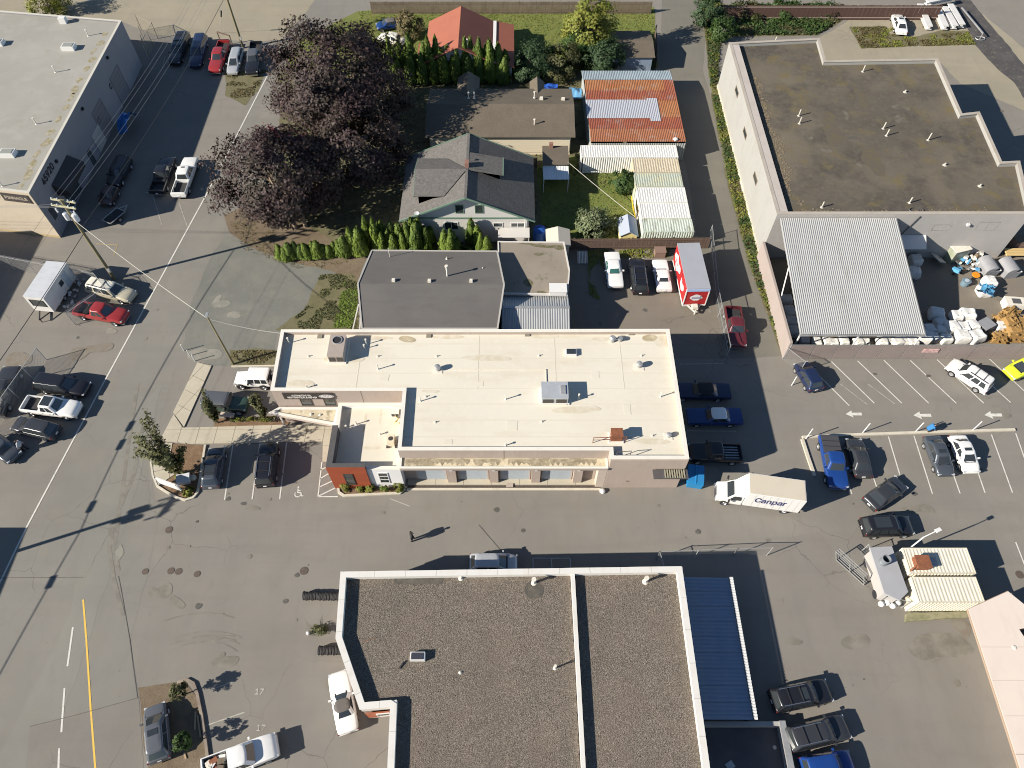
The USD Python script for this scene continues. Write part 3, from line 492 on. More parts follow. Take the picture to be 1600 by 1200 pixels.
for k in range(9): T.part('louvre', bx(MB(), A2, u2, n2, 4.9 + k * .21, 5.0 + k * .21, .15, .95, 3.862, 3.92), M('green_grey_louvre', (.3, .28, .2), .8, [(3., .4, .7, (.2, .18, .12), .8, 4)]), sc)
T.part('bracket', bx(MB(), A2, u2, n2, 6.55, 7.0, .5, .95, 3.62, 3.715), m_frame, sc)
T.part('vent_grille', bx(MB(), A2, u2, n2, 1.9, 2.1, .005, .04, 1.3, 1.4), m_dkgrey)
T.part('litter_bag', MB().rev([(0, 0), (.22, .03), (.28, .16), (.18, .3), (0, .36)], (8.35, 28.45, 0), 9), m_frame, label='crumpled white bag left at the foot of the end pier')
# west wing: sign, windows
Aw, uw, nw = wallframe((-22.15, 35.95), (-10, 35.95)); zs = 4.35
sg = T.part('fascia_sign', bx(MB(), Aw, uw, nw, .95, 5.6, .0, .09, zs - .05, zs + .95), M('sign_black', (.045, .036, .034), .6))
o = lambda s, z: np.array([*(Aw + uw * s + nw * .092), z])
m_let = M('sign_lettering', (.72, .69, .64), .6); m_oval = M('sign_oval_grey', (.38, .35, .35), .6)
T.part('lettering', MB().text('AUTOMOTIVE TNL', .22, o(1.75, zs + .47), (*uw, 0), (0, 0, 1), True, .012, 1.85), m_let, sg)
T.part('lettering', MB().text('RESTORATION & REPAIR', .22, o(1.3, zs + .14), (*uw, 0), (0, 0, 1), True, .012, 2.75), m_let, sg)
ov = MB(); tt = np.arange(28) * 2 * math.pi / 28; oo = o(4.95, zs + .45)
ov.add([[oo[0], oo[1] - .012, oo[2]]] + [[oo[0] + .72 * math.cos(t), oo[1] - .012, oo[2] + .3 * math.sin(t)] for t in tt], [[0, 1 + k, 1 + (k + 1) % 28] for k in range(28)]); T.part('oval_emblem', ov, m_oval, sg)
T.part('lettering', MB().text('Auto', .3, oo + [-.5, -.02, -.13], (*uw, 0), (0, 0, 1), True, .012, 1.0), m_let, sg)
for s in (2.3, 4.5): window(T, (-22.15, 35.95), (-10, 35.95), s, 1.05, 3.1, 4.25, m_dframe)
ec = Polygon(G([(421, 645), (524, 664), (530, 637), (436, 637)], 3.0)).intersection(Polygon([(-30, 20), (-16.3, 20), (-16.3, 35.93), (-30, 35.93)]))
e = T.part('entrance_canopy', MB().prism(ec, 2.55, 2.92), m_taupe2); T.part('canopy_deck', MB().prism(ec.buffer(-.28), 2.92, 2.94), M('stained_canopy_deck', (0, 0, 0)), e)
T.part('canopy_edge', MB().prism(ring(ec, .03, .22), 2.93, 3.06), m_cap, e)
for px, py in ((486, 647), (500, 648)): T.part('light_dome', MB().rev([(.14, 0), (.1, .1), (0, .14)], (*g(px, py, 3), 2.94), 10), m_cap, e)
x, y = g(428, 642, 2.95); T.part('canopy_post', MB().box(-22.25, 35.35, 0, -22.1, 35.5, 2.54), m_cap, e)
window(T, (-16.3, 35.3), (-16.3, 33.6), .3, 1.2, .1, 2.3, m_dframe, name='entrance_door')
# low office with red and white fronts
HL = 3.5; low = Polygon([(-16.15, 28.95), (-9.94, 28.95), (-9.94, 35.93), (-16.3, 35.93)])
T.part('office_wall', MB().prism(ring(low, 0, .3), 0, HL), m_wht); rl = T.part('office_roof', MB().prism(low.buffer(-.29, join_style=2), 2.9, 3.1), m_cream)
T.part('coping', MB().prism(ring(low, .03, .33).difference(Polygon([(-17, 28), (-12.9, 28), (-12.9, 29.6), (-15.6, 29.6), (-15.6, 32.9), (-17, 32.9)])), HL + .002, HL + .06), m_cap)
scr = Polygon([(-16.3, 28.82), (-12.95, 28.82), (-12.95, 29.12), (-15.85, 29.12), (-15.85, 33.0), (-16.3, 33.0)]); HS = 4.25
T.part('screen_wall', MB().prism(scr, 0, HS), m_dkgrey); T.part('screen_cap', MB().prism(scr.buffer(.04, join_style=2), HS + .002, HS + .07), m_dkgrey)
for k in range(26):
    z0 = .05 + k * .16; T.part('siding_board', MB().box(-16.36, 28.77, z0, -12.93, 28.818, z0 + .145), m_red)
    if k < 26: T.part('siding_board', MB().box(-16.352, 28.822, z0, -16.304, 33.0, z0 + .145), m_red)
window(T, (-16.3, 28.77), (-12.95, 28.77), 1.2, .85, .9, 3.0, m_dframe, nz=3)
window(T, (-12.9, 28.95), (-9.94, 28.95), .85, .9, .9, 2.9, m_frame, nz=3)
for px, py in ((620, 645), (618, 693)):
    x, y = g(px, py, 3.1); T.part('scupper', MB().obox((-10.2, y, 3.3), (.5, .4, .4)), m_drain)
x, y = g(614, 636, 3.8); p = T.part('condenser_unit', MB().obox((-10.9, 34.9, 3.45), (.75, .6, .68)), m_cap)
T.part('insulated_line', MB().tube([(-10.9, 34.6, 3.2), (-10.6, 34.2, 3.5), (-10.9, 33.9, 3.25), (-10.4, 33.7, 3.6), (-10.2, 33.5, 3.3)], .1, 8), M('buff_insulation', (.6, .45, .22), .9, [(6., .4, .7, (.7, .58, .36), .8, 3)]), p)
for s in (-.18, .18): T.part('side_grille', MB().obox((-10.9 + s, 34.59, 3.5), (.28, .02, .4)), m_dframe, p)
p = T.part('condenser_unit', MB().obox((-11.0, 31.9, 3.5), (.62, .85, .75)), M('buff_metal', (.56, .49, .36), .7)); T.part('fan_guard', MB().cyl((-11.0, 31.9, 3.876), .22, .02, 14), m_dframe, p)
for s in (0, .8): T.part('stand_foot', MB().obox((-11.3 + s, 31.45, 3.16), (.3, .25, .12)), m_dframe, p)
pipe(T, *g(557, 663, 3.1), 3.1, .55, .05); pipe(T, *g(594, 679, 3.1), 3.1, .3, .05); pipe(T, *g(541, 668, 3.1), 3.1, .3, .05)
for k, (px, py, r1, r2) in enumerate([(545, 655, .1, .75), (570, 660, .12, 1.1), (595, 650, .1, .9), (612, 690, .3, .5), (580, 700, .9, .2)]):
    x, y = g(px, py, 3.1); T.part('stain', MB().sheet(wavy([(x + r1 * math.cos(t), y + r2 * math.sin(t)) for t in np.arange(16) * math.pi / 8], .15, .15, 140 + k).intersection(low.buffer(-.35)), 3.104 + .0006 * k), m_puddle2, rl)

# ---------------------------------------------------------------- gravel-roofed building in front
T = Thing('gravel_roof_building', 'low building with brown gravel roof and white fascia in the foreground', 'building', (0, 12, 0), world=True)
HG = 4.3
PG = Polygon([(-13.72, 19.35), (-13.4, 14.2), (-10.98, 9.22), (-8.78, 9.4), (-8.6, 5.5), (-8.4, -6), (13.75, -6), (13.68, 5.5), (13.66, 19.8)][::-1])
PGL = PG.intersection(Polygon([(-30, -30), (5.05, -30), (4.86, 40), (-30, 40)])); PGR = PG.difference(Polygon([(-30, -30), (5.05, -30), (4.86, 40), (-30, 40)]))
T.part('wall', MB().prism(ring(PG.buffer(-.05, join_style=2), 0, .3), 0, HG - .9), m_taupe)
T.part('fascia', MB().prism(ring(PG, 0, .42), HG - .9, HG), m_facade)
cop = PG.exterior; n = int(cop.length / 2.44)
R2 = ring(PG, .04, .44)
for k in range(n):                                        # coping in lengths, with open joints
    seg = [cop.interpolate((k + f) / n, normalized=True).coords[0] for f in np.linspace(.004, .996, 9)]
    T.part('coping', MB().prism(LineString(seg).buffer(.48, cap_style=2, join_style=2).intersection(R2), HG + .002, HG + .05 + .003 * (k % 2)), m_facade)
rl = T.part('roof', MB().prism(PGL.buffer(-.2), HG - .8, HG - .5), m_graveltop); rr = T.part('roof', MB().prism(PGR.buffer(-.2), HG - .8, HG - .497), m_graveltop)
T.part('dividing_parapet', MB().prism(ribbon([(5.03, -5.6), (4.88, 19.4)], .3), HG - .8, HG - .02), m_facade)
zr = HG - .5
stone = MB(); sp = []                                      # loose stones lying proud of the gravel
for k in range(5200):
    x, y = rng.uniform(-13.4, 13.4), rng.uniform(4.0, 19.4)
    if PG.buffer(-.55).contains(__import__('shapely').Point(x, y)): sp.append((x, y))
for x, y in sp:
    s = rng.uniform(.022, .058); a = rng.uniform(0, 6.3); v = np.array([[-1, -.7, 0], [1, -.8, 0], [.8, 1, 0], [-.9, .8, 0], [.1, 0, .9]]) * s
    stone.add(rot2(v, a) + [x, y, zr - .004], [[0, 1, 4], [1, 2, 4], [2, 3, 4], [3, 0, 4]])
T.part('loose_stones', stone, M('pale_stone', (.26, .21, .165), .9, island=.5), rl, kind='stuff')
skylight(T, *g(653, 1027, zr), zr, 1.15, .62, .42, M('dark_tint', (.045, .045, .055), .1, spec=.8))
m_moss = M('damp_roof_stain', (.07, .066, .056), .95, [(2., .4, .7, (.12, .105, .085), .9, 5)])
for px, py, r in ((834, 921, .75),): 
    x, y = g(px, py, zr); T.part('damp_patch', MB().sheet(wavy([(x + r * math.cos(t), y + r * math.sin(t)) for t in np.arange(18) * math.pi / 9], .3, .2, 77), zr + .012), m_moss, rl)
T.part('damp_patch', MB().sheet(wavy([(-9.5, 19.0), (-5.5, 19.1), (-5.6, 18.55), (-9.3, 18.5)], .2, .3, 78), zr + .012), m_moss, rl)
for px, py, h in ((834, 911, .8), (1008, 909, .8), (867, 1044, .7)): pipe(T, *g(px, py, zr), zr, h, .1 if h > .75 else .06)
pipe(T, *g(720, 904, zr), zr, .3, .08, False); pipe(T, *g(719, 1051, zr), zr, .15, .05, False)
x, y = g(629, 1038, zr); T.part('broken_pipe', MB().bar((x - .2, y - .3, zr + .03), (x + .1, y + .2, zr + .12), .09), m_black)
x, y = g(572, 1000, zr); T.part('loose_stick', MB().bar((x - .1, y - .1, zr + .03), (x + .75, y + .15, zr + .04), .03), m_rust)
T.part('orange_panel', MB().quad((-10.85, 9.14, 1.2), (-8.85, 9.30, 1.2), (-8.85, 9.30, 3.3), (-10.85, 9.14, 3.3)), M('orange_front', (.34, .09, .035), .8, [(1., .45, .7, (.36, .2, .14), .6, 3)])); window(T, (-10.6, 9.14), (-8.9, 9.28), .5, 1.0, 1.6, 2.6)
T.part('wall_bench', MB().box(-13.75, 16.35, .4, -13.3, 18.1, .48).box(-13.7, 16.5, 0, -13.4, 16.6, .4).box(-13.7, 17.9, 0, -13.4, 18.0, .4), m_dkgrey)
# blue sheet-metal lean-to and dark lower roof on the right side
T2 = Thing('lean_to_roof', 'blue ribbed metal lean-to roof in shade beside the gravel roof', 'canopy', (15.8, 14, 0), world=True)
for k in range(9):
    y0 = 8.9 + k * 1.21
    for x0, x1 in ((13.72, 15.8), (15.8, 18.1)): T2.part('roof_sheet', corr(x0, y0 + .01, x1, y0 + 1.2, lambda x, y: 1.9 - (x - 13.7) * .04 - (.012 if x > 15.8 else 0), .3, .035, 'x'), m_bluegrey)
T2.part('white_edge', corr(18.12, 8.9, 18.42, 19.8, 1.86, .22, .05, 'x'), m_frame)
T2.part('beam', MB().box(17.95, 8.9, 1.5, 18.08, 19.8, 1.62), m_dkgrey)
for y in (9.1, 12.5, 16., 19.6): T2.part('post', MB().box(17.96, y - .06, 0, 18.08, y + .06, 1.5), m_dkgrey)
T3 = Thing('low_enclosure', 'dark shaded yard with low pale-topped walls at the bottom of the picture', 'wall', (17, 3, 0), world=True)
xe, yn = g(1226, 1127, 1.0)
T3.part('side_wall', MB().box(xe - .35, -6, 0, xe, yn, .95), m_gwall); T3.part('end_wall', MB().box(13.75, yn - .3, 0, xe - .352, yn, .95), m_gwall)
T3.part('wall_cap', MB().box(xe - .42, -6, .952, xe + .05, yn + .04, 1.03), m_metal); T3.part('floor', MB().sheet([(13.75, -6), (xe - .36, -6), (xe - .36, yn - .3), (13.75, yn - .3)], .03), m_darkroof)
T3.part('loose_board', MB().obox((*g(1141, 1196, .1), .08), (.6, .5, .03), .5), m_metal); T3.part('round_cover', MB().cyl((*g(1210, 1168), .03), .14, .05, 12), m_metal)

# ---------------------------------------------------------------- warehouse at the left edge
T = Thing('warehouse', 'large grey warehouse with pale flat roof at the left edge', 'building', (-65, 80, 0), world=True)
HW = 6.7
PW = Polygon([(-53.4, 61.4), (-53.95, 96.5), (-80, 100.2), (-110, 104), (-110, 69), (-75, 64.9)])
flat(T, PW, HW, m_warewall, m_wareroof, M('warehouse_coping', (.47, .45, .39), .8), .22, .25)
Aq, uq, nq = wallframe((-75, 64.9), (-53.4, 61.4)); Lq = np.linalg.norm(np.array((-75, 64.9)) - (-53.4, 61.4))
T.part('south_cladding', bx(MB(), Aq, uq, nq, 0, Lq + .05, .004, .08, .3, HW - .02), m_beige)
T.part('base_course', bx(MB(), Aq, uq, nq, 0, Lq + .06, .005, .1, 0, .28), M('dusty_base', (.36, .28, .15), .9))
sb = T.part('sign_board', bx(MB(), Aq, uq, nq, Lq - 3.7, Lq - .35, .085, .16, HW - 1.45, HW - .3), M('sign_brown', (.055, .045, .04), .7))
T.part('lettering', MB().text('PINNACLE', .38, np.array([*(Aq + uq * (Lq - 3.4) + nq * .165), HW - 1.05]), (*uq, 0), (0, 0, 1), True, .012, 2.75), M('sign_tan_letter', (.4, .34, .27), .7), sb)
sb = T.part('lettering', MB().text('OSO', .75, np.array([*(Aq + uq * (Lq - 6.3) + nq * .085), HW - 1.2]), (*uq, 0), (0, 0, 1), True, .04, 2.2), M('sign_brown', (0, 0, 0)))
Ae, ue, ne = wallframe((-53.4, 61.4), (-53.95, 96.5))
def onE(px, py, X=-53.55):
    """Distance along the east wall and height of a spot seen at (px, py) on it."""
    d = _fw + np.array([1, 0, 0]) * ((px - 800) / FPX) - _up * ((py - 600) / FPX); t = X / d[0]; return d[1] * t - 61.4, CAMH + d[2] * t
for px0, py0, px1, py1, nm in ((188, 105, 209, 140, 'd'), (157, 156, 181, 193, 'd')):
    s1, z1 = onE(px0, py0); s0, z0 = onE(px0 - 11, py0 + 23); rolldoor(T, (-53.4, 61.4), (-53.95, 96.5), s0, max(3.2, s1 - s0), 4.0, M('slate_door', (.16, .15, .16), .8), 7)
s, z = onE(152, 205); p = T.part('entrance_panel', bx(MB(), Ae, ue, ne, s - 1.6, s + 1.0, .005, .06, .1, 2.6), m_gwall); window(T, (-53.4, 61.4), (-53.95, 96.5), s - 1.3, .9, .2, 2.2, m_frame); window(T, (-53.4, 61.4), (-53.95, 96.5), s + 1.3, .7, 2.2, 3.0, m_dframe)
s, z = onE(146, 218); window(T, (-53.4, 61.4), (-53.95, 96.5), s - 2.6, .9, .1, 2.1, m_dframe, name='door')
s0, _ = onE(90, 300); s1, _ = onE(128, 262)
aw = MB(); S0, S1 = 3.8, 9.2
q = lambda s, d, z: [*(Ae + ue * s + ne * d), z]
aw.add([q(S0, .02, 4.6), q(S1, .02, 4.6), q(S1, 1.5, 3.6), q(S0, 1.5, 3.6), q(S1, 1.5, 3.0), q(S0, 1.5, 3.0), q(S0, .02, 3.0), q(S1, .02, 3.0)], [[3, 2, 1, 0], [5, 4, 2, 3], [0, 6, 5, 3], [1, 2, 4, 7]])
T.part('awning', aw, m_black); window(T, (-53.4, 61.4), (-53.95, 96.5), 4.6, 3.6, .3, 2.6, m_dframe, nx=3)
T.part('house_number', MB().text('45920', .8, np.array([*(Ae + ue * 2.7 + ne * .01), 5.35]), (*ue, 0), (0, 0, 1), True, .05, 3.3), m_black)
for px, py in ((170, 90), (129, 170), (86, 252)):
    s, z = onE(px, py); T.part('wall_lamp', bx(MB(), Ae, ue, ne, s - .15, s + .15, .0, .25, z - .15, z + .15), m_black)
s, z = onE(176, 141); T.part('unit_number', MB().text('C', .7, np.array([*(Ae + ue * s + ne * .01), z]), (*ue, 0), (0, 0, 1), True, .04), m_black)
s, z = onE(104, 344); T.part('dark_stain', bx(MB(), Ae, ue, ne, .9, 1.8, .003, .012, 1.8, 3.4), M('soot', (.05, .05, .055), .9))
zr = HW - .22
for px, py in ((107, 73), (12, 239), (-5, 66)): skylight(T, *g(px, py, zr + .3), zr, 1.7, 1.1, .55, M('dull_dome', (.25, .26, .23), .4))
for px, py in ((138, 56), (87, 113), (57, 194), (4, 291)): pipe(T, *g(px, py, zr), zr, .8, .06)
T.part('rooftop_unit', MB().obox((*g(98, 31, zr + .4), zr + .4), (.9, .7, .8)), m_frame)
for k in range(16):                                          # moss and debris along the edge of the roof
    y = 62.3 + k * 2.1 + rng.uniform(-.5, .5); x = -53.65 - (y - 61.4) * .0157 - rng.uniform(1.0, 1.6)
    r1, r2 = rng.uniform(.25, .5), rng.uniform(.6, 1.15); T.part('moss_patch', MB().sheet(wavy([(x + r1 * math.cos(t), y + r2 * math.sin(t)) for t in np.arange(14) * math.pi / 7], .4, .15, 200 + k), zr + .006), M('roof_moss', (.21, .18, .1), .95, [(3., .4, .65, (.36, .33, .26), .9, 5)]))
# ---------------------------------------------------------------- big tar-roofed building on the right, its yard and canopy
T = Thing('tar_roof_building', 'large white-walled building with stepped outline and old tar roof', 'building', (42, 75, 0), world=True)
HR = 6.6
c6 = lambda a: g(*a, HR)
PR = Polygon([(28.65, 58.15), (29.1, 91.2)] + [c6(p) for p in ((1280, 60), (1290, 95), (1465, 92), (1503, 178), (1530, 175), (1565, 253), (1593, 252))] + [(56.2, 58.2)]).buffer(0)
T.part('wall', MB().prism(ring(PR, 0, .3), 0, HR), m_whitewall)
T.part('roof', MB().prism(PR.buffer(-.29, join_style=2), HR - .65, HR - .45), m_oldroof)
T.part('coping', MB().prism(ring(PR, .04, .36), HR + .002, HR + .06), M('dusty_coping', (.36, .32, .272), .9, [(.5, .45, .7, (.29, .255, .215), .7, 5)]))
wp = Polygon([(29.03, 58.5), (29.9, 58.5), (30.35, 90.8), (29.45, 90.8)]); T.part('wide_parapet', MB().prism(wp, HR - .45, HR + .03), M('dusty_parapet', (.41, .365, .33), .9, [(.6, .45, .7, (.35, .305, .27), .7, 5)]))
zr = HR - .45
Aw, uw, nw = wallframe((29.1, 91.2), (28.65, 58.15))
T.part('wall_footing', bx(MB(), Aw, uw, nw, 0, 33, .004, .12, 0, .5), m_kerb)
for px, py in ((1150, 143), (1164, 208), (1181, 280)):
    d = _fw + np.array([1, 0, 0]) * ((px - 800) / FPX) - _up * ((py - 600) / FPX); t = 28.85 / d[0]; s, z = 91.2 - d[1] * t, CAMH + d[2] * t
    window(T, (29.1, 91.2), (28.65, 58.15), s - .9, 1.8, max(3.6, z - .4), max(3.6, z - .4) + .75, M('rust_frame', (.2, .15, .1), .8))
As, us, ns = wallframe((28.65, 58.15), (56.2, 58.2))
T.part('south_render', bx(MB(), As, us, ns, 0, 27.5, .004, .05, 0, HR - .02), m_gwall)
for px0, px1, py, w, h in ((1456, 1482, 357, 2.0, .55), (1524, 1553, 358, 2.3, .95)):
    x, y = g(px0, py, 4.6); window(T, (28.65, 58.15), (56.2, 58.2), x - 28.65 + .1, w, 4.2, 4.2 + h + .35, m_frame, nx=2)
x, y = g(1513, 349, 5.3); T.part('wall_lamp', MB().obox((x, 58.0, 5.2), (.3, .25, .25)), m_frame)
T.part('cable_conduit', MB().bar((44.2, 58.05, 6.4), (43.0, 58.05, 2.5), .06), m_dkgrey)
aw = MB().quad((41.6, 58.1, 3.6), (46.2, 58.1, 3.6), (46.0, 56.5, 3.0), (41.4, 56.5, 3.0)).quad((46.2, 58.1, 3.58), (41.6, 58.1, 3.58), (41.4, 56.5, 2.98), (46.0, 56.5, 2.98)); T.part('door_awning', aw, m_frame)
m_tp = M('dusty_pipe', (.42, .39, .34), .8)
for px, py, h in ((1248, 181, .9), (1249, 193, .9), (1380, 201, .9), (1385, 212, .9), (1450, 219, 1.0), (1348, 112, .9), (1211, 66, .8), (1284, 324, .8), (1421, 317, .8), (1414, 144, .3), (1476, 258, .3), (1531, 291, .3)):
    pipe(T, *g(px, py, zr), zr, h, .075 if h > .5 else .1, h > 2, m_tp)
m_rd = M('roof_damp', (.085, .075, .06), .95, [(.8, .42, .62, (.14, .12, .092), 1., 6)])
for k, (px, py, r1, r2) in enumerate([(1408, 167, 1.3, .7), (1405, 187, .8, .7), (1333, 218, .8, .5), (1292, 234, .6, .6), (1320, 180, .4, 1.1), (1344, 259, .4, .3), (1262, 215, .6, .4), (1570, 175, .3, .3)]):
    x, y = g(px, py, zr); T.part('damp_patch', MB().sheet(wavy([(x + r1 * math.cos(t), y + r2 * math.sin(t)) for t in np.arange(16) * math.pi / 8], .8, .25, 230 + k), zr + .006 + .0005 * k), m_rd)
m_rm = M('roof_moss_brown', (.105, .084, .045), .95, [(1.6, .34, .56, (.092, .078, .059), 1., 6)])
for k, (px, py, r1, r2) in enumerate([(1478, 120, 1.0, 2.2), (1200, 300, 1.0, 2.4), (1195, 240, .8, 3.), (1540, 225, 1.0, 2.5), (1585, 285, 1.8, 1.0), (1240, 325, 2.2, .7), (1300, 200, 1.0, 3.5), (1340, 150, .8, 2.8), (1520, 326, 3.0, .6), (1180, 150, .7, 2.5), (1360, 250, .9, 2.6)]):
    x, y = g(px, py, zr); S_ = wavy([(x + r1 * math.cos(t), y + r2 * math.sin(t)) for t in np.arange(18) * math.pi / 9], 1.0, .25, 330 + k).intersection(PR.buffer(-.9))
    if S_.area > .1: T.part('moss_patch', MB().sheet(S_, zr + .002 + .0003 * k), m_rm)
m_lit = M('leaf_litter', (.36, .28, .18), .95, island=.5)
lt = MB()
for k in range(1500):
    if rng.random() < .75: x, y = 30.5 + abs(rng.normal(0, .7)), rng.uniform(59, 84)
    else: x, y = rng.uniform(31, 52), 58.7 + abs(rng.normal(0, .35))
    if meshkit.noise(np.array([x * .4, y * .35, 2.])) < .45: continue
    s = rng.uniform(.05, .12); v = rot2(np.array([[-s, -s, 0], [s, -s * .6, .02], [s * .7, s, .03], [-s, s * .7, 0]]), rng.uniform(0, 6)); lt.add(v + [x, y, zr + .012], [[0, 1, 2, 3]])
T.part('leaf_litter', lt, m_lit, kind='stuff')
ho = MB()
for k in range(3):
    a = np.linspace(0, 6.3, 24); x, y = g(1428, 329, zr); ho.tube(np.c_[x + (.55 + .1 * k) * np.cos(a) + .12 * k, y + .4 * np.sin(a), np.full(24, zr + .04 + .03 * k)], .025, 5)
T.part('coiled_hose', ho, m_dkgrey)
# metal canopy
T = Thing('yard_canopy', 'pale ribbed metal canopy roof over the storage yard', 'canopy', (35, 50, 0), world=True)
zc = lambda x, y: 3.4 + (y - 44.2) * .2
x0, x1 = 29.05, 41.7
for k in range(12):
    a, b = x0 + k * (x1 - x0) / 12, x0 + (k + 1) * (x1 - x0) / 12; T.part('roof_sheet', corr(a + .006, 44.2, b - .006, 58.0, zc, .2, .05), m_alum)
T.part('gutter', MB().box(29.0, 44.07, 3.24, 41.75, 44.18, 3.38), m_metal); T.part('edge_trim', MB().quad((41.71, 44.2, 3.25), (41.71, 58.0, 6.0), (41.71, 58.0, 6.2), (41.71, 44.2, 3.45)), m_metal)
for x in (29.2, 35.2, 41.55):
    T.part('post', MB().box(x - .06, 44.3, 0, x + .06, 44.42, 3.35), m_frame); T.part('rafter', MB().bar((x, 44.3, 3.28), (x, 57.9, 6.0), .12, .16), m_frame)
T.part('brace', MB().bar((28.7, 50.0, 2.2), (29.2, 52.2, 4.9), .1), m_frame)
# yard walls
one('yard_wall', MB().prism([(28.25, 43.75), (28.25, 58.1), (28.5, 58.1), (28.5, 43.75)], 0, 2.6), M('mauve_wall', (.30, .25, .225), .85, [(.5, .45, .7, (.27, .225, .2), .6, 4)]), 'tall plain mauve-grey wall between the alley and the storage yard', 'wall')
T = Thing('slatted_fence', 'long grey-brown slatted fence behind the angled parking bays', 'fence', (41, 43.7, 0), world=True)
m_slat = M('grey_brown_slat', (.24, .20, .185), .75, [(1., .45, .7, (.2, .165, .15), .6, 3)], island=.1); m_slat2 = M('dark_slat_back', (.085, .07, .065), .9)
nb = 11; W = (54.5 - 28.45) / nb
for k in range(nb):
    a = 28.45 + k * W; T.part('post', MB().cyl((a, 43.68, 0), .045, 2.32, 8), m_metal)
    pn = MB()
    for j in range(-9, int(W / .16) + 1):                  # slats woven on the slant
        xa, xb = a + j * .16, a + j * .16 + 1.35; za, zb = .06, 2.28
        if xa < a + .05: za += (a + .05 - xa) * (zb - za) / (xb - xa) ; xa = a + .05
        if xb > a + W - .05: zb -= (xb - (a + W - .05)) * (zb - za) / (xb - xa) if xb > xa else 0; xb = a + W - .05
        if xb - xa > .05: pn.add([[xa, 43.63, za], [xa + .09, 43.63, za], [xb + .09, 43.63, zb], [xb, 43.63, zb], [xa, 43.66, za], [xa + .09, 43.66, za], [xb + .09, 43.66, zb], [xb, 43.66, zb]], [[0, 1, 2, 3], [1, 5, 6, 2], [4, 0, 3, 7]])
    p = T.part('fence_panel', MB().box(a + .05, 43.665, .05, a + W - .05, 43.69, 2.3), m_slat2); T.part('slats', pn, m_slat, p)
x, y = g(1453, 544, 1.5); T.part('notice', MB().box(x - .8, 43.56, 1.2, x + .8, 43.62, 1.75), M('faded_pink_sign', (.55, .38, .36), .8, [(5., .45, .6, (.3, .12, .11), .7, 3)]))
T.part('top_rail', MB().bar((28.45, 43.68, 2.33), (54.5, 43.68, 2.33), .05), m_metal)

# chain link: real wires woven on the slant
m_wire = M('fence_wire', (.42, .42, .41), .5, metal=.5); m_dwire = M('dark_fence_wire', (.16, .16, .16), .6, metal=.4)
def chainlink(label, pts, h=1.8, gap=.16, wire=.012, post=2.8, mat=None, barbs=False, mid=False):
    mat = mat or m_wire; t = Thing('chain_link_fence', label, 'fence', (*pts[0], 0), world=True)
    for (a, b) in zip(pts[:-1], pts[1:]):
        A, u, n = wallframe(a, b); L = float(np.linalg.norm(np.array(b) - A)); k = max(1, round(L / post))
        for j in range(k + 1): q = A + u * L * j / k; t.part('post', MB().cyl((*q, 0), .04, h + .08, 8), mat)
        q = lambda s, z: np.array([*(A + u * s), z])
        t.part('top_rail', MB().bar(q(0, h), q(L, h), .045), mat)
        if mid: t.part('mid_rail', MB().bar(q(0, h * .5), q(L, h * .5), .04), mat)
        for j in range(k):
            m = MB(); s0, s1 = L * j / k, L * (j + 1) / k; w = s1 - s0
            for i in range(-int(h / gap) - 1, int(w / gap) + 1):
                for sg in (1, -1):
                    xa, xb, za, zb = s0 + i * gap, s0 + i * gap + h, .03, h
                    if xa < s0: za += s0 - xa; xa = s0
                    if xb > s1: zb -= xb - s1; xb = s1
                    if zb - za < .04: continue
                    if sg < 0: xa, xb = s0 + s1 - xa, s0 + s1 - xb
                    P0, P1 = q(xa, za), q(xb, zb); o = np.array([wire / 1.4, 0, 0]) * 0 + np.array([*(u * wire), 0])
                    m.add([P0, P0 + o, P1 + o, P1], [[0, 1, 2, 3]])
            t.part('wire_panel', m, mat)
        if barbs:
            for z in (h + .12, h + .25): t.part('barbed_wire', MB().bar(q(0, z), q(L, z), .015), mat)
    return t
chainlink('chain-link fence between the rear parking yard and the alley', [g(1107, 372), (22.4, 52.0), (22.35, 43.8)], 2.0, mid=True, mat=m_wire)
chainlink('short see-through fence piece at the corner of the slatted fence', [(28.2, 43.6), (29.6, 41.9)], 1.9, .12)
chainlink('chain-link fence across the end of the driveway beside the gravel-roofed building', [(12.9, 20.3), (12.6, 22.0), (19.3, 22.3), (22.3, 22.35)], 1.8, .18)
fa = [g(0, 408), g(150, 430), g(170, 452), g(112, 505)]
chainlink('chain-link compound fence around the white enclosed trailer', [g(-10, 415), g(160, 447), g(176, 468), g(118, 508)], 2.0, .14, .022, mat=m_wire, barbs=True)
chainlink('chain-link fence in front of the grey pickup at the left edge', [g(73, 562), g(8, 655), g(-25, 690)], 2.0, .14, .022, mat=m_wire)
chainlink('chain-link cage fence wrapped round the grey stage trailer', [g(1345, 862), g(1362, 912), g(1372, 942), g(1408, 950)], 1.7, .2, mat=m_wire)
chainlink('chain-link fence at the far corner of the warehouse', [(-53.0, 97.2), g(222, 48), g(247, 60), g(233, 87)], 2.4, .16, mat=M('brownish_wire', (.3, .26, .2), .7, metal=.3))
chainlink('white pipe rail fence on the kerb under the parked pickups', [(-29.2, 92.6), (-26.4, 92.2)], .9, .5, post=1.4)

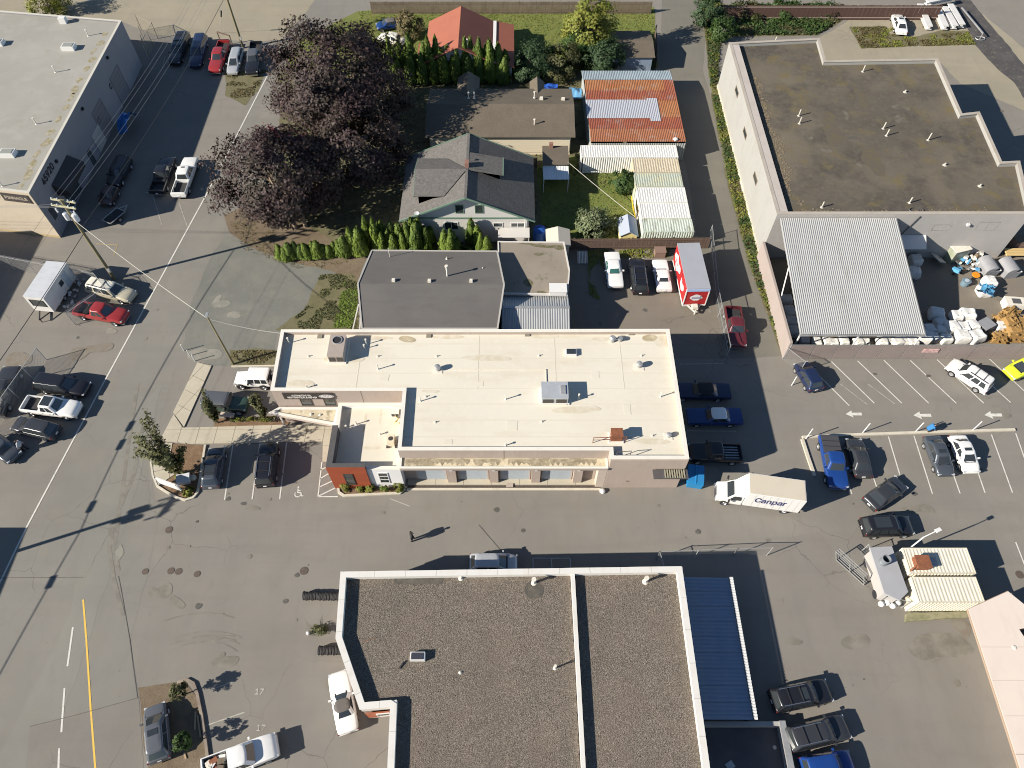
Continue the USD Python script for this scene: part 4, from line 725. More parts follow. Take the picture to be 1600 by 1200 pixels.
def boardfence(label, a, b, h, mat, bay=2.4, board=.15, posts=True, capm=None):
    t = Thing('board_fence', label, 'fence', (*a, 0), world=True); A, u, n = wallframe(a, b); L = float(np.linalg.norm(np.array(b) - A)); k = max(1, round(L / bay))
    for j in range(k):
        m = MB(); s0, s1 = L * j / k, L * (j + 1) / k; nb = int((s1 - s0) / board)
        for i in range(nb):
            w = (s1 - s0) / nb; bx(m, A, u, n, s0 + i * w + .008, s0 + (i + 1) * w - .008, -.012 + .01 * (i % 2), .012 + .01 * (i % 2), .03, h + rng.uniform(-.03, .03))
        p = t.part('fence_panel', m, mat)
        rm = MB()
        for z in (.35, h - .3): bx(rm, A, u, n, s0, s1, .03, .07, z, z + .09)
        t.part('rail', rm, capm or mat, p)
        t.part('post', bx(MB(), A, u, n, s0 - .05, s0 + .05, -.13, -.03, 0, h + .05), capm or mat)
    return t
boardfence('long weathered board fence along the top of the lawn', (-22.0, 110.6), (21.8, 110.6), 1.9, m_fencewood, 2.6, .17)
boardfence('brown board fence between the garden and the rear parking yard', (4.9, 59.35), (22.9, 59.6), 1.75, m_brfence, 2.4, .15)
boardfence('dark brown slatted fence behind the row of white beams', (31.5, 108.8), (66, 108.8), 2.3, M('dark_brown_slats', (.09, .05, .04), .8, island=.15), 4.2, .32, capm=M('pale_rail', (.34, .28, .24), .8))
boardfence('tall grey board fence along the left side of the alley', (21.6, 104.0), (20.7, 94.8), 1.9, m_fencewood, 2.4, .16)
boardfence('low wooden gate panels between the two houses', (-.7, 74.2), (3.2, 74.0), 1.5, m_fencewood, 1.3, .15)
boardfence('white-railed wooden walkway fence under the house gable', (-1.6, 57.6), (5.6, 57.9), .9, M('grey_rail_wood', (.4, .37, .34), .8), 2.4, .4)

# ---------------------------------------------------------------- buildings behind the workshop
T = Thing('grey_roof_building', 'low building with dark grey felt roof behind the workshop', 'building', (-8, 50, 0), world=True)
nW, nE, rW, rE, sW, sE = (-15.2, 55.1), (-1.6, 54.95), (-15.95, 49.75), (-.82, 49.6), (-15.0, 44.3), (-1.45, 44.3)
ze, zrg = 4.2, 4.85
zf = lambda v: np.where(v[:, 1] > 49.67, zrg - (v[:, 1] - 49.67) * (zrg - ze) / 5.35, zrg - (49.67 - v[:, 1]) * (zrg - ze) / 5.35)
up = T.part('roof', MB().sheet([nW, rW, rE, nE], zf), m_greyroof); T.part('roof', MB().sheet([rW, sW, sE, rE], zf), m_greyroof)
PB = Polygon([nW, rW, sW, sE, rE, nE]); T.part('wall', MB().prism(ring(PB.buffer(-.25, join_style=2), 0, .2), 0, 4.0), m_siding)
zz = lambda p, d=0: (*p, float(zf(np.array([p]))[0]) + d)
tr = MB()
for a, b in ((nW, rW), (rW, sW), (sW, sE), (sE, rE), (rE, nE), (nE, nW)): tr.bar(zz(a, -.03), zz(b, -.03), .16, .2)
T.part('roof_edge', tr, M('dull_edge', (.36, .34, .31), .8))
for px, py in ((615, 439), (671, 440), (736, 440)): x, y = g(px, py, 4.8); T.part('box_vent', MB().obox((x, y, 4.92), (.36, .36, .3), 0, .85), m_pipe)
x, y = g(699, 431, 4.7); pipe(T, x, y, 4.6, 1.5, .09)
x, y = g(609, 401, 4.35); T.part('thin_mast', MB().cyl((x, y, 4.2), .03, 1.4, 6), m_pipe)
for px, py in ((698, 404), (754, 420)): x, y = g(px, py, 4.45); pipe(T, x, y, 4.4, .3, .05, False)
T.part('porch_trim', MB().bar((-15.6, 48.0, 3.6), (-15.35, 44.3, 3.6), .1).bar((-15.9, 48.0, 3.6), (-16.2, 44.3, 3.3), .1), m_siding)
T = Thing('tan_flat_annex', 'small tan flat-roofed annex with mossy edge beside the grey roof', 'building', (2.5, 53, 0), world=True)
PA = Polygon([(-.9, 49.7), (5.82, 49.5), (6.2, 53.0), (5.78, 57.2), (-1.55, 57.3), (-1.5, 55.2)])
T.part('wall', MB().prism(ring(PA.buffer(-.1, join_style=2), 0, .2), 0, 3.1), m_siding); r = T.part('roof', MB().prism(PA, 3.1, 3.32), m_tanroof); T.part('roof_edge', MB().prism(ring(PA, .05, .1), 3.18, 3.42), m_siding)
for k, (px, py, r1, r2) in enumerate([(850, 384, 1.6, .25), (842, 397, .5, .25), (872, 386, .6, .35), (845, 458, .5, .2), (825, 440, .5, .5), (820, 380, .8, .2)]):
    x, y = g(px, py, 3.3); T.part('moss_patch', MB().sheet(wavy([(x + r1 * math.cos(t), y + r2 * math.sin(t)) for t in np.arange(14) * math.pi / 7], .5, .15, 260 + k).intersection(PA.buffer(-.15)), 3.326 + .0005 * k), M('green_moss', (.085, .08, .035), .95, [(3., .4, .65, (.2, .17, .12), .8, 5)]), r)
x, y = g(872, 451, 3.9); one('white_box', MB().obox((x, y + .1, 3.62), (1.75, 1.15, .56)).obox((x, y + .1, 3.93), (1.85, 1.25, .06)), m_frame, 'white boxy lid standing on the tan annex roof beside the ribbed shed', 'box')
T = Thing('ribbed_shed', 'small gabled shed with grey ribbed metal roof', 'shed', (2.5, 47.4, 0), world=True)
rz = lambda x, y: 3.75 - abs(y - 47.45) * .36
for k in range(7):
    a = -1.05 + k * 1.0
    for y0, y1, mm in ((47.47, 49.7, m_bluegrey), (45.2, 47.43, m_alum)): T.part('roof_sheet', corr(a + .005, y0, a + .995, y1, rz, .25, .04), M('grey_roof_sheet', (.40, .41, .41), .45, [(.8, .4, .7, (.34, .35, .36), .6, 4)], metal=.3, island=.05))
T.part('ridge_cap', MB().bar((-1.05, 47.45, 3.79), (5.95, 47.45, 3.79), .3, .04), m_metal); T.part('wall', MB().box(-.9, 45.4, 0, 5.8, 49.5, 2.95), m_gwall)

def gable(T, x0, x1, y0, y1, ze, zr, mat, wall, axis='y', over=.4, trim=None, th=.1):
    """Gabled roof slopes (separate parts) and walls; axis is the way the ridge runs."""
    if axis == 'y':
        c = (x0 + x1) / 2; A = [[x0, y0, ze], [c, y0, zr], [c, y1, zr], [x0, y1, ze]]; B = [[c, y0, zr], [x1, y0, ze], [x1, y1, ze], [c, y1, zr]]
        gp = [[(x0 + over, y0 + over), (x1 - over, y0 + over)], [(x1 - over, y1 - over), (x0 + over, y1 - over)]]
    else:
        c = (y0 + y1) / 2; A = [[x0, y0, ze], [x1, y0, ze], [x1, c, zr], [x0, c, zr]]; B = [[x0, c, zr], [x1, c, zr], [x1, y1, ze], [x0, y1, ze]]
        gp = [[(x1 - over, y0 + over), (x1 - over, y1 - over)], [(x0 + over, y1 - over), (x0 + over, y0 + over)]]
    for q in (A, B):
        q = np.array(q); m = MB().add(np.vstack([q, q - [0, 0, th]]), [[0, 1, 2, 3], [7, 6, 5, 4], [0, 4, 5, 1], [1, 5, 6, 2], [2, 6, 7, 3], [3, 7, 4, 0]]); T.part('roof_slope', m, mat)
    w = MB().box(x0 + over, y0 + over, 0, x1 - over, y1 - over, ze)
    sl = (zr - ze) / ((x1 - x0) / 2 if axis == 'y' else (y1 - y0) / 2); zw = ze + sl * over - th
    for a, b in gp:
        a, b = np.array(a), np.array(b); mid = (a + b) / 2; w.add([[*a, ze - .01], [*b, ze - .01], [*b, zw], [*mid, zr - th - .02], [*a, zw]], [[0, 1, 2], [0, 2, 3], [0, 3, 4]])
    T.part('wall', w, wall)
    if trim:
        for yy in ((y0, y1) if axis == 'y' else (x0, x1)):
            t = MB()
            if axis == 'y': t.bar((x0, yy, ze - .02), (c, yy, zr - .02), .08, .2).bar((c, yy, zr - .02), (x1, yy, ze - .02), .08, .2)
            else: t.bar((yy, y0, ze - .02), (yy, c, zr - .02), .08, .2).bar((yy, c, zr - .02), (yy, y1, ze - .02), .08, .2)
            T.part('barge_board', t, trim)
H = Thing('gabled_house', 'old grey-shingled gabled house with green trim and dormers', 'house', (-5, 65, 0), world=True)
gable(H, -12.75, 2.6, 59.9, 71.0, 3.9, 7.3, m_shingle, m_siding, 'y', .7, m_greentrim, .12)
H.part('ridge_cap', MB().bar((-5.07, 59.9, 7.33), (-5.07, 71.0, 7.33), .3, .05), m_shingle)
def shed_dormer(xa, xb, y0, y1, za, zb):
    v = np.array([[xa, y0, za], [xb, y0, zb], [xb, y1, zb], [xa, y1, za]]); m = MB().add(np.vstack([v, v - [0, 0, .12]]), [[0, 1, 2, 3] if xb > xa else [3, 2, 1, 0], [7, 6, 5, 4], [0, 4, 5, 1], [1, 5, 6, 2], [2, 6, 7, 3], [3, 7, 4, 0]])
    p = H.part('dormer_roof', m, m_shingle); s = 1 if xb > xa else -1; xw = xb - .4 * s; zm = lambda x: 7.3 - abs(x + 5.07) * .443
    w = MB()
    for y in (y0 + .3, y1 - .3): w.add([[xw, y, zm(xw) - .05], [xw, y, zb + .05], [xa + .9 * s, y, za - .13], [xa + .9 * s, y, zm(xa + .9 * s) - .05]], [[0, 1, 2, 3], [3, 2, 1, 0]])
    w.add([[xw, y0 + .3, zm(xw) - .05], [xw, y1 - .3, zm(xw) - .05], [xw, y1 - .3, zb + .02], [xw, y0 + .3, zb + .02]], [[0, 1, 2, 3], [3, 2, 1, 0]]); H.part('dormer_wall', w, m_siding, p)
    H.part('dormer_trim', MB().bar((xb, y0, zb - .06), (xb, y1, zb - .06), .1, .18), m_greentrim, p)
shed_dormer(-5.07, -1.0, 64.6, 67.6, 7.36, 6.55)
for sg in (-1, 1):
    yr, ye, zv = 64.6, 64.6 + 3.2 * sg, 6.25; xv = -5.07 - (7.34 - zv) / .443
    v = np.array([[-5.07, yr, 7.36], [xv, ye, zv], [-10.9, ye, zv], [-10.9, yr, 7.33]]); p = H.part('dormer_roof', MB().add(np.vstack([v + [0, 0, .06], v - [0, 0, .08]]), [[0, 1, 2, 3] if sg > 0 else [3, 2, 1, 0], [7, 6, 5, 4] if sg > 0 else [4, 5, 6, 7], [1, 5, 6, 2], [2, 6, 7, 3]]), m_shingle)
    H.part('dormer_trim', MB().bar((-10.92, ye, zv - .05), (-10.92, yr, 7.27), .08, .18), m_greentrim, p)
    H.part('dormer_wall', MB().add([[-10.5, ye - .35 * sg, zv], [xv, ye - .35 * sg, zv], [-10.5, ye - .35 * sg, 4.9], [-10.5, yr, 7.2], [-10.5, yr, 4.9]], [[0, 1, 2], [2, 1, 0], [0, 2, 4], [4, 2, 0], [0, 4, 3], [3, 4, 0]]), m_siding, p)
H.part('chimney', MB().box(-5.3, 64.9, 7.0, -4.85, 65.6, 7.9), M('dull_brick', (.22, .12, .09), .9)); pipe(H, -8.2, 65.6, 6.4, .3, .15, False, m_dkgrey); pipe(H, -4.3, 66.4, 7.1, .25, .15, False, m_dkgrey)
x, y = g(697, 326, 6); H.part('satellite_dish', MB().rev([(0, 0), (.2, .03), (.3, .1), (.27, .1), (.0, .04)], (-10.6, 60.0, 4.95), 12).cyl((-10.6, 60.0, 4.75), .03, .22, 6), m_frame)
W0, W1 = (-12.05, 60.6), (1.9, 60.6)
for s, w, z0, z1 in ((5.7, .95, 4.5, 5.75), (7.9, .95, 4.5, 5.75), (9.9, 1.1, 2.4, 3.1), (11.9, 1.6, 2.4, 3.1), (4.3, 1.6, 2.0, 3.2)): window(H, W0, W1, s, w, z0, z1, m_greentrim if z0 > 4 else m_frame, nx=1 if w < 1.2 else 2)
H.part('belt_course', MB().box(-12.05, 60.53, 3.72, 1.9, 60.595, 3.9), m_greentrim)
H.part('verandah', MB().box(-1.6, 59.0, 0, 2.0, 60.5, .3).box(-1.55, 59.05, .3, -1.45, 59.15, 2.3).box(1.85, 59.05, .3, 1.95, 59.15, 2.3).box(-1.6, 58.95, 2.3, 2.0, 60.5, 2.42), m_siding)
for k, (x, y) in enumerate(((1.5, 59.9), (-10.8, 59.95))): H.part('downpipe', MB().tube([(x, y + .55, 3.9), (x, y + .6, 2.2), (x, y + .6, .1)], .05, 6), m_frame)
H2 = Thing('long_bungalow', 'long bungalow with brown shingle roof behind the gabled house', 'house', (-1, 80, 0), world=True)
gable(H2, -11.0, 8.0, 76.0, 86.2, 3.1, 4.3, m_brshingle, m_cresiding, 'x', .5, None, .12)
for px, py in ((846, 155), (880, 156)): x, y = g(px, py, 4.0); H2.part('box_vent', MB().obox((x, y, 4.1), (.45, .45, .35), 0, .85), m_pipe)
for px, py, z in ((835, 151, 4.2), (835, 194, 3.6), (732, 152, 4.2), (741, 152, 4.2)): x, y = g(px, py, z); pipe(H2, x, y, z - .15, .8, .07)
for k in range(9): H2.part('siding_board', MB().box(-10.4, 76.44, .4 + k * .28, 7.4, 76.49, .66 + k * .28), m_cresiding)
gable(H2, -7.4, -4.4, 84.0, 89.0, 2.9, 3.9, m_brshingle, m_siding, 'y', .3); gable(H2, 2.4, 4.4, 84.4, 88.4, 2.7, 3.5, m_brshingle, m_siding, 'y', .3)
H3 = Thing('terracotta_roof_house', 'house with bright terracotta metal gable roof beyond the cedar hedge', 'house', (-6, 97, 0), world=True)
gable(H3, -12.2, -2.5, 92.0, 102.6, 3.2, 5.5, m_orange, m_siding, 'y', .5)
H3.part('wing_roof', MB().add([[-2.5, 92, 3.25], [.3, 92, 2.6], [.3, 102.8, 2.6], [-2.5, 102.8, 3.25], [-2.5, 92, 3.13], [.3, 92, 2.48], [.3, 102.8, 2.48], [-2.5, 102.8, 3.13]], [[0, 1, 2, 3], [7, 6, 5, 4], [0, 4, 5, 1], [1, 5, 6, 2]]), m_orange)
H3.part('valley_flashing', MB().bar((-2.5, 92, 3.3), (-2.5, 102.6, 3.3), .45, .04), m_frame); H3.part('wing_wall', MB().box(-2.9, 92.4, 0, 0, 102.4, 2.5), m_siding)
H3.part('porch_roof', MB().box(-13.4, 93.5, 2.5, -12.25, 97.8, 2.62), m_orange); pipe(H3, -6.2, 93.2, 4.9, .9, .1)
H4 = Thing('brown_roof_garage', 'small garage with weathered brown roof beside the alley', 'garage', (17.5, 97, 0), world=True)
gable(H4, 14.3, 20.2, 94.2, 101.0, 2.7, 3.2, m_brshingle, m_bluegrey, 'x', .3)
H5 = Thing('garden_shed', 'brown-roofed garden shed with white metal awning', 'shed', (5.4, 72, 0), world=True)
H5.part('wall', MB().box(4.1, 71.6, 0, 6.8, 74.6, 2.4), m_siding); H5.part('roof', MB().box(3.8, 71.4, 2.45, 7.05, 74.9, 2.6), m_brshingle); H5.part('chimney', MB().obox((4.9, 74.6, 2.9), (.5, .4, .7)), M('dull_brick', (0, 0, 0)))
H5.part('awning', corr(3.8, 69.2, 7.0, 71.38, lambda x, y: 2.3 - (71.4 - y) * .12, .2, .03), M('white_sheet', (.64, .64, .62), .55, [(.8, .45, .7, (.52, .52, .5), .6, 4)]))
for x in (3.9, 6.9): H5.part('post', MB().box(x - .04, 69.25, 0, x + .04, 69.33, 2.0), m_frame)
def smallshed(lbl, x0, y0, x1, y1, ze, zr, roof, wall, name='small_shed'):
    t = Thing(name, lbl, 'shed', ((x0 + x1) / 2, (y0 + y1) / 2, 0), world=True); gable(t, x0, x1, y0, y1, ze, zr, roof, wall, 'y', .15, None, .06)
    k = MB()
    for j in range(7): w = (x1 - x0 - .3) / 7; k.box(x0 + .16 + j * w, y0 + .12, .05, x0 + .14 + (j + 1) * w, y0 + .145, ze - .05)
    t.part('front_boards', k, wall); return t
smallshed('small cream plastic shed against the annex fence', 3.9, 58.3, 6.7, 61.0, 1.7, 2.15, M('cream_sheet', (.5, .455, .38), .7), m_cresiding)
smallshed('tiny blue-roofed shed with yellow walls beside the green-white container', 12.4, 59.9, 14.6, 62.9, 1.6, 2.3, M('blue_slate_sheet', (.30, .33, .38), .6), M('yellow_wall', (.6, .5, .22), .8))
one('yellow_board', MB().obox((14.45, 64.7, 1.7), (.08, 2.4, 1.3), 0, 1, -.35), M('yellow_plastic', (.75, .52, .03), .5), 'yellow plastic slide board leaning on the white containers', 'board')
# ---------------------------------------------------------------- containers and the rusty roof
m_whc = M('white_container', (.62, .61, .57), .6, [(.6, .45, .7, (.52, .5, .45), .6, 5), (2.5, .6, .72, (.33, .25, .16), .6, 5)]); m_crc = M('cream_container', (.48, .42, .31), .7, [(.8, .45, .7, (.4, .34, .24), .8, 5), (3., .58, .7, (.25, .14, .07), .7, 5)])
m_grc = M('green_grey_container', (.37, .40, .33), .7, [(.6, .45, .7, (.44, .42, .28), .8, 4), (2.6, .55, .7, (.2, .2, .15), .8, 5)])
def container(label, x0, y0, x1, y1, h, mat, roofm=None, axis='x', pitch=.3, name='shipping_container'):
    t = Thing(name, label, 'container', ((x0 + x1) / 2, (y0 + y1) / 2, 0), world=True)
    t.part('roof', corr(x0 + .06, y0 + .06, x1 - .06, y1 - .06, h - .05, pitch, .026, 'y' if axis == 'x' else 'x'), roofm or mat)
    for a, b in (((x0, y0), (x1, y0)), ((x1, y0), (x1, y1)), ((x1, y1), (x0, y1)), ((x0, y1), (x0, y0))): t.part('side_wall', corrwall(np.array(a) + (np.array(b) - a) * .02, np.array(b) - (np.array(b) - a) * .02, .12, h - .06), mat)
    f = MB()
    for x in (x0 + .05, x1 - .05):
        for y in (y0 + .05, y1 - .05): f.box(x - .06, y - .06, 0, x + .06, y + .06, h)
    for z in (.1, h - .03):
        f.box(x0 + .11, y0 - .01, z - .06, x1 - .11, y0 + .08, z + .03).box(x0 + .11, y1 - .08, z - .06, x1 - .11, y1 + .01, z + .03).box(x0 - .01, y0 + .11, z - .06, x0 + .08, y1 - .11, z + .03).box(x1 - .08, y0 + .11, z - .06, x1 + .01, y1 - .11, z + .03)
    t.part('corner_frame', f, mat); d = MB()
    for k in range(4): d.cyl((x0 - .05, y0 + (y1 - y0) * (.2 + .2 * k), .2), .02, h - .4, 6)
    t.part('lock_rod', d, mat); return t
container('long white ribbed container directly below the rusty roof', 8.65, 72.85, 20.7, 75.15, 2.5, m_whc)
container('cream rust-streaked container, the northernmost of the short stack row', 14.95, 70.0, 20.6, 72.55, 2.5, m_crc)
container('green-grey stained container between the cream one and the white ones', 14.9, 67.4, 20.6, 69.85, 2.5, m_grc)
container('upper of the two clean white containers beside the yellow board', 14.95, 64.6, 20.7, 67.2, 2.55, m_whc); container('lower of the two clean white containers beside the yellow board', 15.0, 61.95, 20.7, 64.5, 2.55, m_whc)
container('pale green-white container with dark drips at the fence end', 15.0, 59.75, 20.8, 61.85, 2.5, M('pale_green_container', (.46, .5, .43), .7, [(.6, .45, .7, (.38, .42, .33), .7, 4), (2.2, .55, .68, (.17, .17, .12), .8, 5, (1, .3, 1))]))
a = container('cream site container carrying a rusty stove', 33.0, 19.9, 38.45, 22.1, 2.45, M('ivory_container', (.6, .555, .45), .7, [(.8, .45, .7, (.5, .45, .34), .6, 5)])); container('cream site container in front of the one with the rusty stove', 32.95, 17.5, 38.3, 19.6, 2.45, M('ivory_container', (0, 0, 0)))
one('retaining_kerb', MB().prism(wavy([(32.6, 16.6), (38.0, 16.9), (38.1, 17.4), (32.8, 17.3)], .1, .3, 5), 0, .35), M('mossy_stone', (.24, .22, .14), .95, [(2., .4, .7, (.12, .13, .06), .8, 5)]), 'mossy low retaining edge under the front cream container', 'retaining edge')
t = Thing('rusty_stove', 'rust-brown metal stove lying on the rear cream container', 'stove', (*g(1442, 878, 3), 2.45)); t.part('body', MB().obox((0, 0, .32), (1.1, 1.0, .6)), m_rust); t.part('lid', MB().obox((.0, 0, .65), (1.2, 1.1, .06)), m_rust)
for k in range(4): t.part('leg', MB().obox(((-.5, .5)[k % 2], (-.4, .4)[k // 2], .02), (.09, .09, .12)), m_rust)
t.part('tray', MB().obox((.95, .1, .25), (.75, .8, .05)), m_metal); t.part('flue', MB().tube([(-.6, -.3, .5), (-.9, -.5, .3), (-1.0, -.6, .05)], .07, 8), m_rust)
T = Thing('rusty_metal_roof', 'patchwork rusty ribbed metal roof over joined sheds beside the alley', 'shed', (16, 83, 0), world=True)
m_r1 = M('orange_rust_sheet', (.30, .115, .045), .85, [(.7, .42, .68, (.35, .16, .075), .9, 5, (1, .3, 1)), (2., .56, .7, (.17, .07, .035), .7, 5), (.9, .54, .7, (.3, .235, .185), .6, 6)], island=.06); m_r2 = M('red_rust_sheet', (.25, .072, .042), .85, [(.7, .42, .68, (.30, .105, .052), .9, 5, (1, .3, 1)), (2., .56, .7, (.16, .06, .04), .7, 5), (.9, .54, .7, (.27, .2, .17), .6, 6)], island=.06)
m_r3 = M('light_rust_sheet', (.32, .13, .065), .85, [(.7, .42, .68, (.27, .1, .05), .9, 5, (1, .3, 1)), (2., .58, .7, (.2, .1, .06), .7, 5), (.9, .54, .7, (.33, .26, .21), .6, 6)], island=.06)
rows = [(75.3, 77.9, m_r3), (77.9, 80.3, m_r2), (80.3, 83.9, m_r1), (83.9, 86.1, m_r2), (86.1, 88.5, m_r1)]
for j, (y0, y1, mm) in enumerate(rows):
    for k in range(9):
        a, b = 9.9 + k * 1.34, 9.9 + (k + 1) * 1.34
        if j == 2 and k < 7: continue
        if j == 4 and k > 7: mm = m_r2
        T.part('rust_sheet', corr(a + .004, y0 + .004, b - .004, y1 - .004, 2.9 + .012 * (j % 2), .22, .035), mm)
for k in range(7): a = 9.75 + k * 1.36; T.part('patch_sheet', corr(a, 80.0 if k < 6 else 79.4, a + 1.355, 83.95 if k < 6 else 84.3, 2.96 + .006 * (k % 2), .22, .035), M('lilac_white_sheet', (.42, .43, .46), .5, [(.5, .45, .7, (.43, .44, .47), .6, 4)], metal=.2))
for k in range(9): a = 9.6 + k * 1.37; T.part('blue_sheet', corr(a, 88.52, a + 1.365, 91.0, lambda x, y: 2.92 - (y - 88.5) * .1, .22, .035), M('weathered_blue_sheet', (.33, .39, .42), .55, [(.6, .45, .7, (.25, .3, .33), .7, 5)], metal=.15, island=.06))
for a, b in (((10.0, 75.35), (21.95, 75.35)), ((21.95, 75.35), (21.95, 90.9)), ((21.95, 90.9), (9.8, 90.9)), ((9.8, 90.9), (10.0, 75.35))): T.part('side_wall', corrwall(a, b, .1, 2.66), M('grey_green_sheet', (.3, .31, .29), .7, [(.7, .45, .7, (.22, .22, .2), .7, 4)]))
x, y = g(1057, 235, 1.5); x, y = g(1055, 219, 2.9); T.part('bent_tin', MB().obox((x, y, 3.05), (.4, .5, .2), .5), m_frame)
# ---------------------------------------------------------------- pale pink roof, grey stage, others
T = Thing('pale_pink_building', 'building with smooth pale pink roof at the lower right edge', 'building', (41, 8, 0), world=True)
PP = Polygon([(35.75, 16.5), (39.4, 17.9), (46, 10), (44, -6), (35.0, -6)][::-1]); hole = Polygon([(39.1, 14.95), (43.8, 16.1), (43.0, 11.5), (40.1, 11.3)])
T.part('wall', MB().prism(ring(PP.buffer(-2.6, join_style=2), 0, .2), 0, 3.8), m_gwall); T.part('roof', MB().prism(PP.difference(hole), 3.8, 4.02), m_pink); T.part('well_floor', MB().sheet(hole, 3.0), m_dkgrey); T.part('roof_edge', MB().prism(ring(PP, .05, .06), 3.78, 3.98), M('brown_edge', (.3, .22, .16), .8))
T.part('well_wall', MB().prism(ring(hole, .02, .02), 3.0, 3.79), M('brown_edge', (0, 0, 0)))
for y in (-3, -.5, 2., 4.3, 8.8, 11.2, 13.6): T.part('roof_joint', MB().box(35.6, y, 4.0205, 39.0 if y > 10 else 44, y + .035, 4.03), M('faint_joint', (.5, .42, .355), .8))
T.part('white_pipe', MB().bar((39.9, 13.2, 3.2), (42.5, 12.6, 3.3), .12), m_frame)
pipe(T, 38.2, 13.6, 4.02, .04, .08, False); T.part('roof_joint', MB().bar((35.4, 6.35, 4.022), (44, 6.35, 4.022), .04, .01), M('brown_edge', (0, 0, 0)))
T = Thing('stage_trailer', 'grey flat-topped trailer with chamfered corner holding an open drum', 'trailer', (31.3, 20, 0), world=True)
PS = Polygon([(30.35, 22.2), (32.25, 22.3), (32.42, 18.4), (31.5, 17.7), (30.45, 18.3)]); T.part('deck', MB().prism(PS, 2.1, 2.3), M('grey_deck', (.31, .31, .32), .7, [(.6, .45, .7, (.27, .27, .28), .6, 4)])); T.part('body', MB().prism(PS.buffer(-.15), .5, 2.1), m_gwall)
for x in (30.7, 32.0):
    for y in (18.8, 21.5): T.part('wheel', MB().tm(trimesh.creation.cylinder(.38, .25, sections=16, transform=trimesh.transformations.rotation_matrix(math.pi / 2, [0, 1, 0]) @ np.eye(4)).apply_translation([x, y, .38])), m_black)
t = Thing('oil_drum', 'open-topped grey drum standing on the grey stage trailer', 'drum', (*g(1381, 877, 2.6), 2.3)); t.part('shell', MB().rev([(.0, .03), (.33, .0), (.34, .3), (.355, .32), (.34, .34), (.34, .85), (.31, .85), (.31, .08), (0, .08)], (0, 0, 0), 20), M('blue_grey_drum', (.2, .22, .24), .5, metal=.3), smooth=30); t.part('rim', MB().rev([(.33, .85), (.37, .86), (.37, .9), (.31, .9), (.31, .85)], (0, 0, 0), 20), m_metal)
for k, (px, py) in enumerate(((1378, 943), (1387, 941), (1396, 946), (1404, 941))): one('white_buoy', MB().rev([(0, -.28), (.2, -.2), (.26, 0), (.2, .2), (0, .28)], (*g(px, py, .9), .8), 12), m_frame, ['white round float hanging at the left end of the trailer cage', 'white round float second from the left on the trailer cage', 'white round float third from the left on the trailer cage', 'white round float at the right end of the trailer cage'][k], 'float', smooth=60)
t = Thing('lean_gate_panel', 'leaning white-framed gate panels beside the grey stage trailer', 'gate', (*g(1335, 880), 0), world=True)
p0, p1 = np.array([*g(1306, 862, 1.5), 1.5]), np.array([*g(1350, 902, 1.5), 1.5])
for k in range(3):
    o = np.array([.18 * k, .12 * k, 0]); m = MB()
    for a, b in ((p0, p1), (p0 - [-.5, .2, 1.4], p1 - [-.5, .2, 1.4]), (p0, p0 - [-.5, .2, 1.4]), (p1, p1 - [-.5, .2, 1.4]), ((p0 + p1) / 2, (p0 + p1) / 2 - [-.5, .2, 1.4])): m.bar(np.array(a) + o, np.array(b) + o, .05)
    t.part('gate_frame', m, m_wire)
# dark strip and beams at the upper right
zone('dark_strip', [(1488, -5), (1512, -5), (1640, 150), (1640, 210), (1585, 130), (1555, 105), (1525, 72)], .012, M('dark_gravel', (.06, .055, .055), .95, [(.5, .45, .7, (.09, .085, .08), .8, 5), (1.5, .56, .7, (.14, .13, .09), .8, 4)]), .25, 27)
t = Thing('barrier_pole', 'white pipe barrier pole lying across the dark strip', 'pole', (*g(1503, 12, .9), 0), world=True); a, b = np.array([*g(1503, 12, .9), .9]), np.array([*g(1536, 52, .9), .9]); t.part('arm', MB().bar(a, b, .16), m_metal); t.part('post', MB().cyl((*b[:2], 0), .06, .95, 8), m_metal)
t.part('hoop', MB().tube([(b[0] + .7 * math.cos(q), b[1] + .5 * math.sin(q), .12) for q in np.linspace(0, 6.28, 20)], .05, 6), m_metal)
m_beam = M('beam_white', (.55, .54, .52), .7, [(1., .45, .7, (.46, .45, .43), .6, 4)])
for k, (p, q, lb) in enumerate([((1437, 8), (1452, 43), 'white steel beam set apart at the left of the beam stack'), ((1464, 14), (1477, 43), 'white steel beam, first of the three lying side by side'), ((1475, 12), (1492, 42), 'white steel beam, middle of the three lying side by side'), ((1484, 8), (1503, 40), 'white steel beam, last of the three lying side by side'), ((1445, 10), (1484, 2), 'white steel beam lying crosswise behind the others')]):
    a, b = np.array(g(*p, .6)), np.array(g(*q, .6)); t = Thing('steel_beam', lb, 'beam', (*((a + b) / 2), 0), group='white beams stored by the fence', world=True)
    m = MB(); zz0 = .3 if k < 4 else .9
    for z0, w in ((zz0, .9), (zz0 + .5, .9)): m.bar((*a, z0), (*b, z0), w, .1)
    m.bar((*a, zz0 + .25), (*b, zz0 + .25), .3, .42); t.part('flanges', m, m_beam)
    for c in (.2, .8): e = a + (b - a) * c; t.part('bearer', MB().obox((*e, .12), (1.2, .2, .24), .3), m_fencewood)
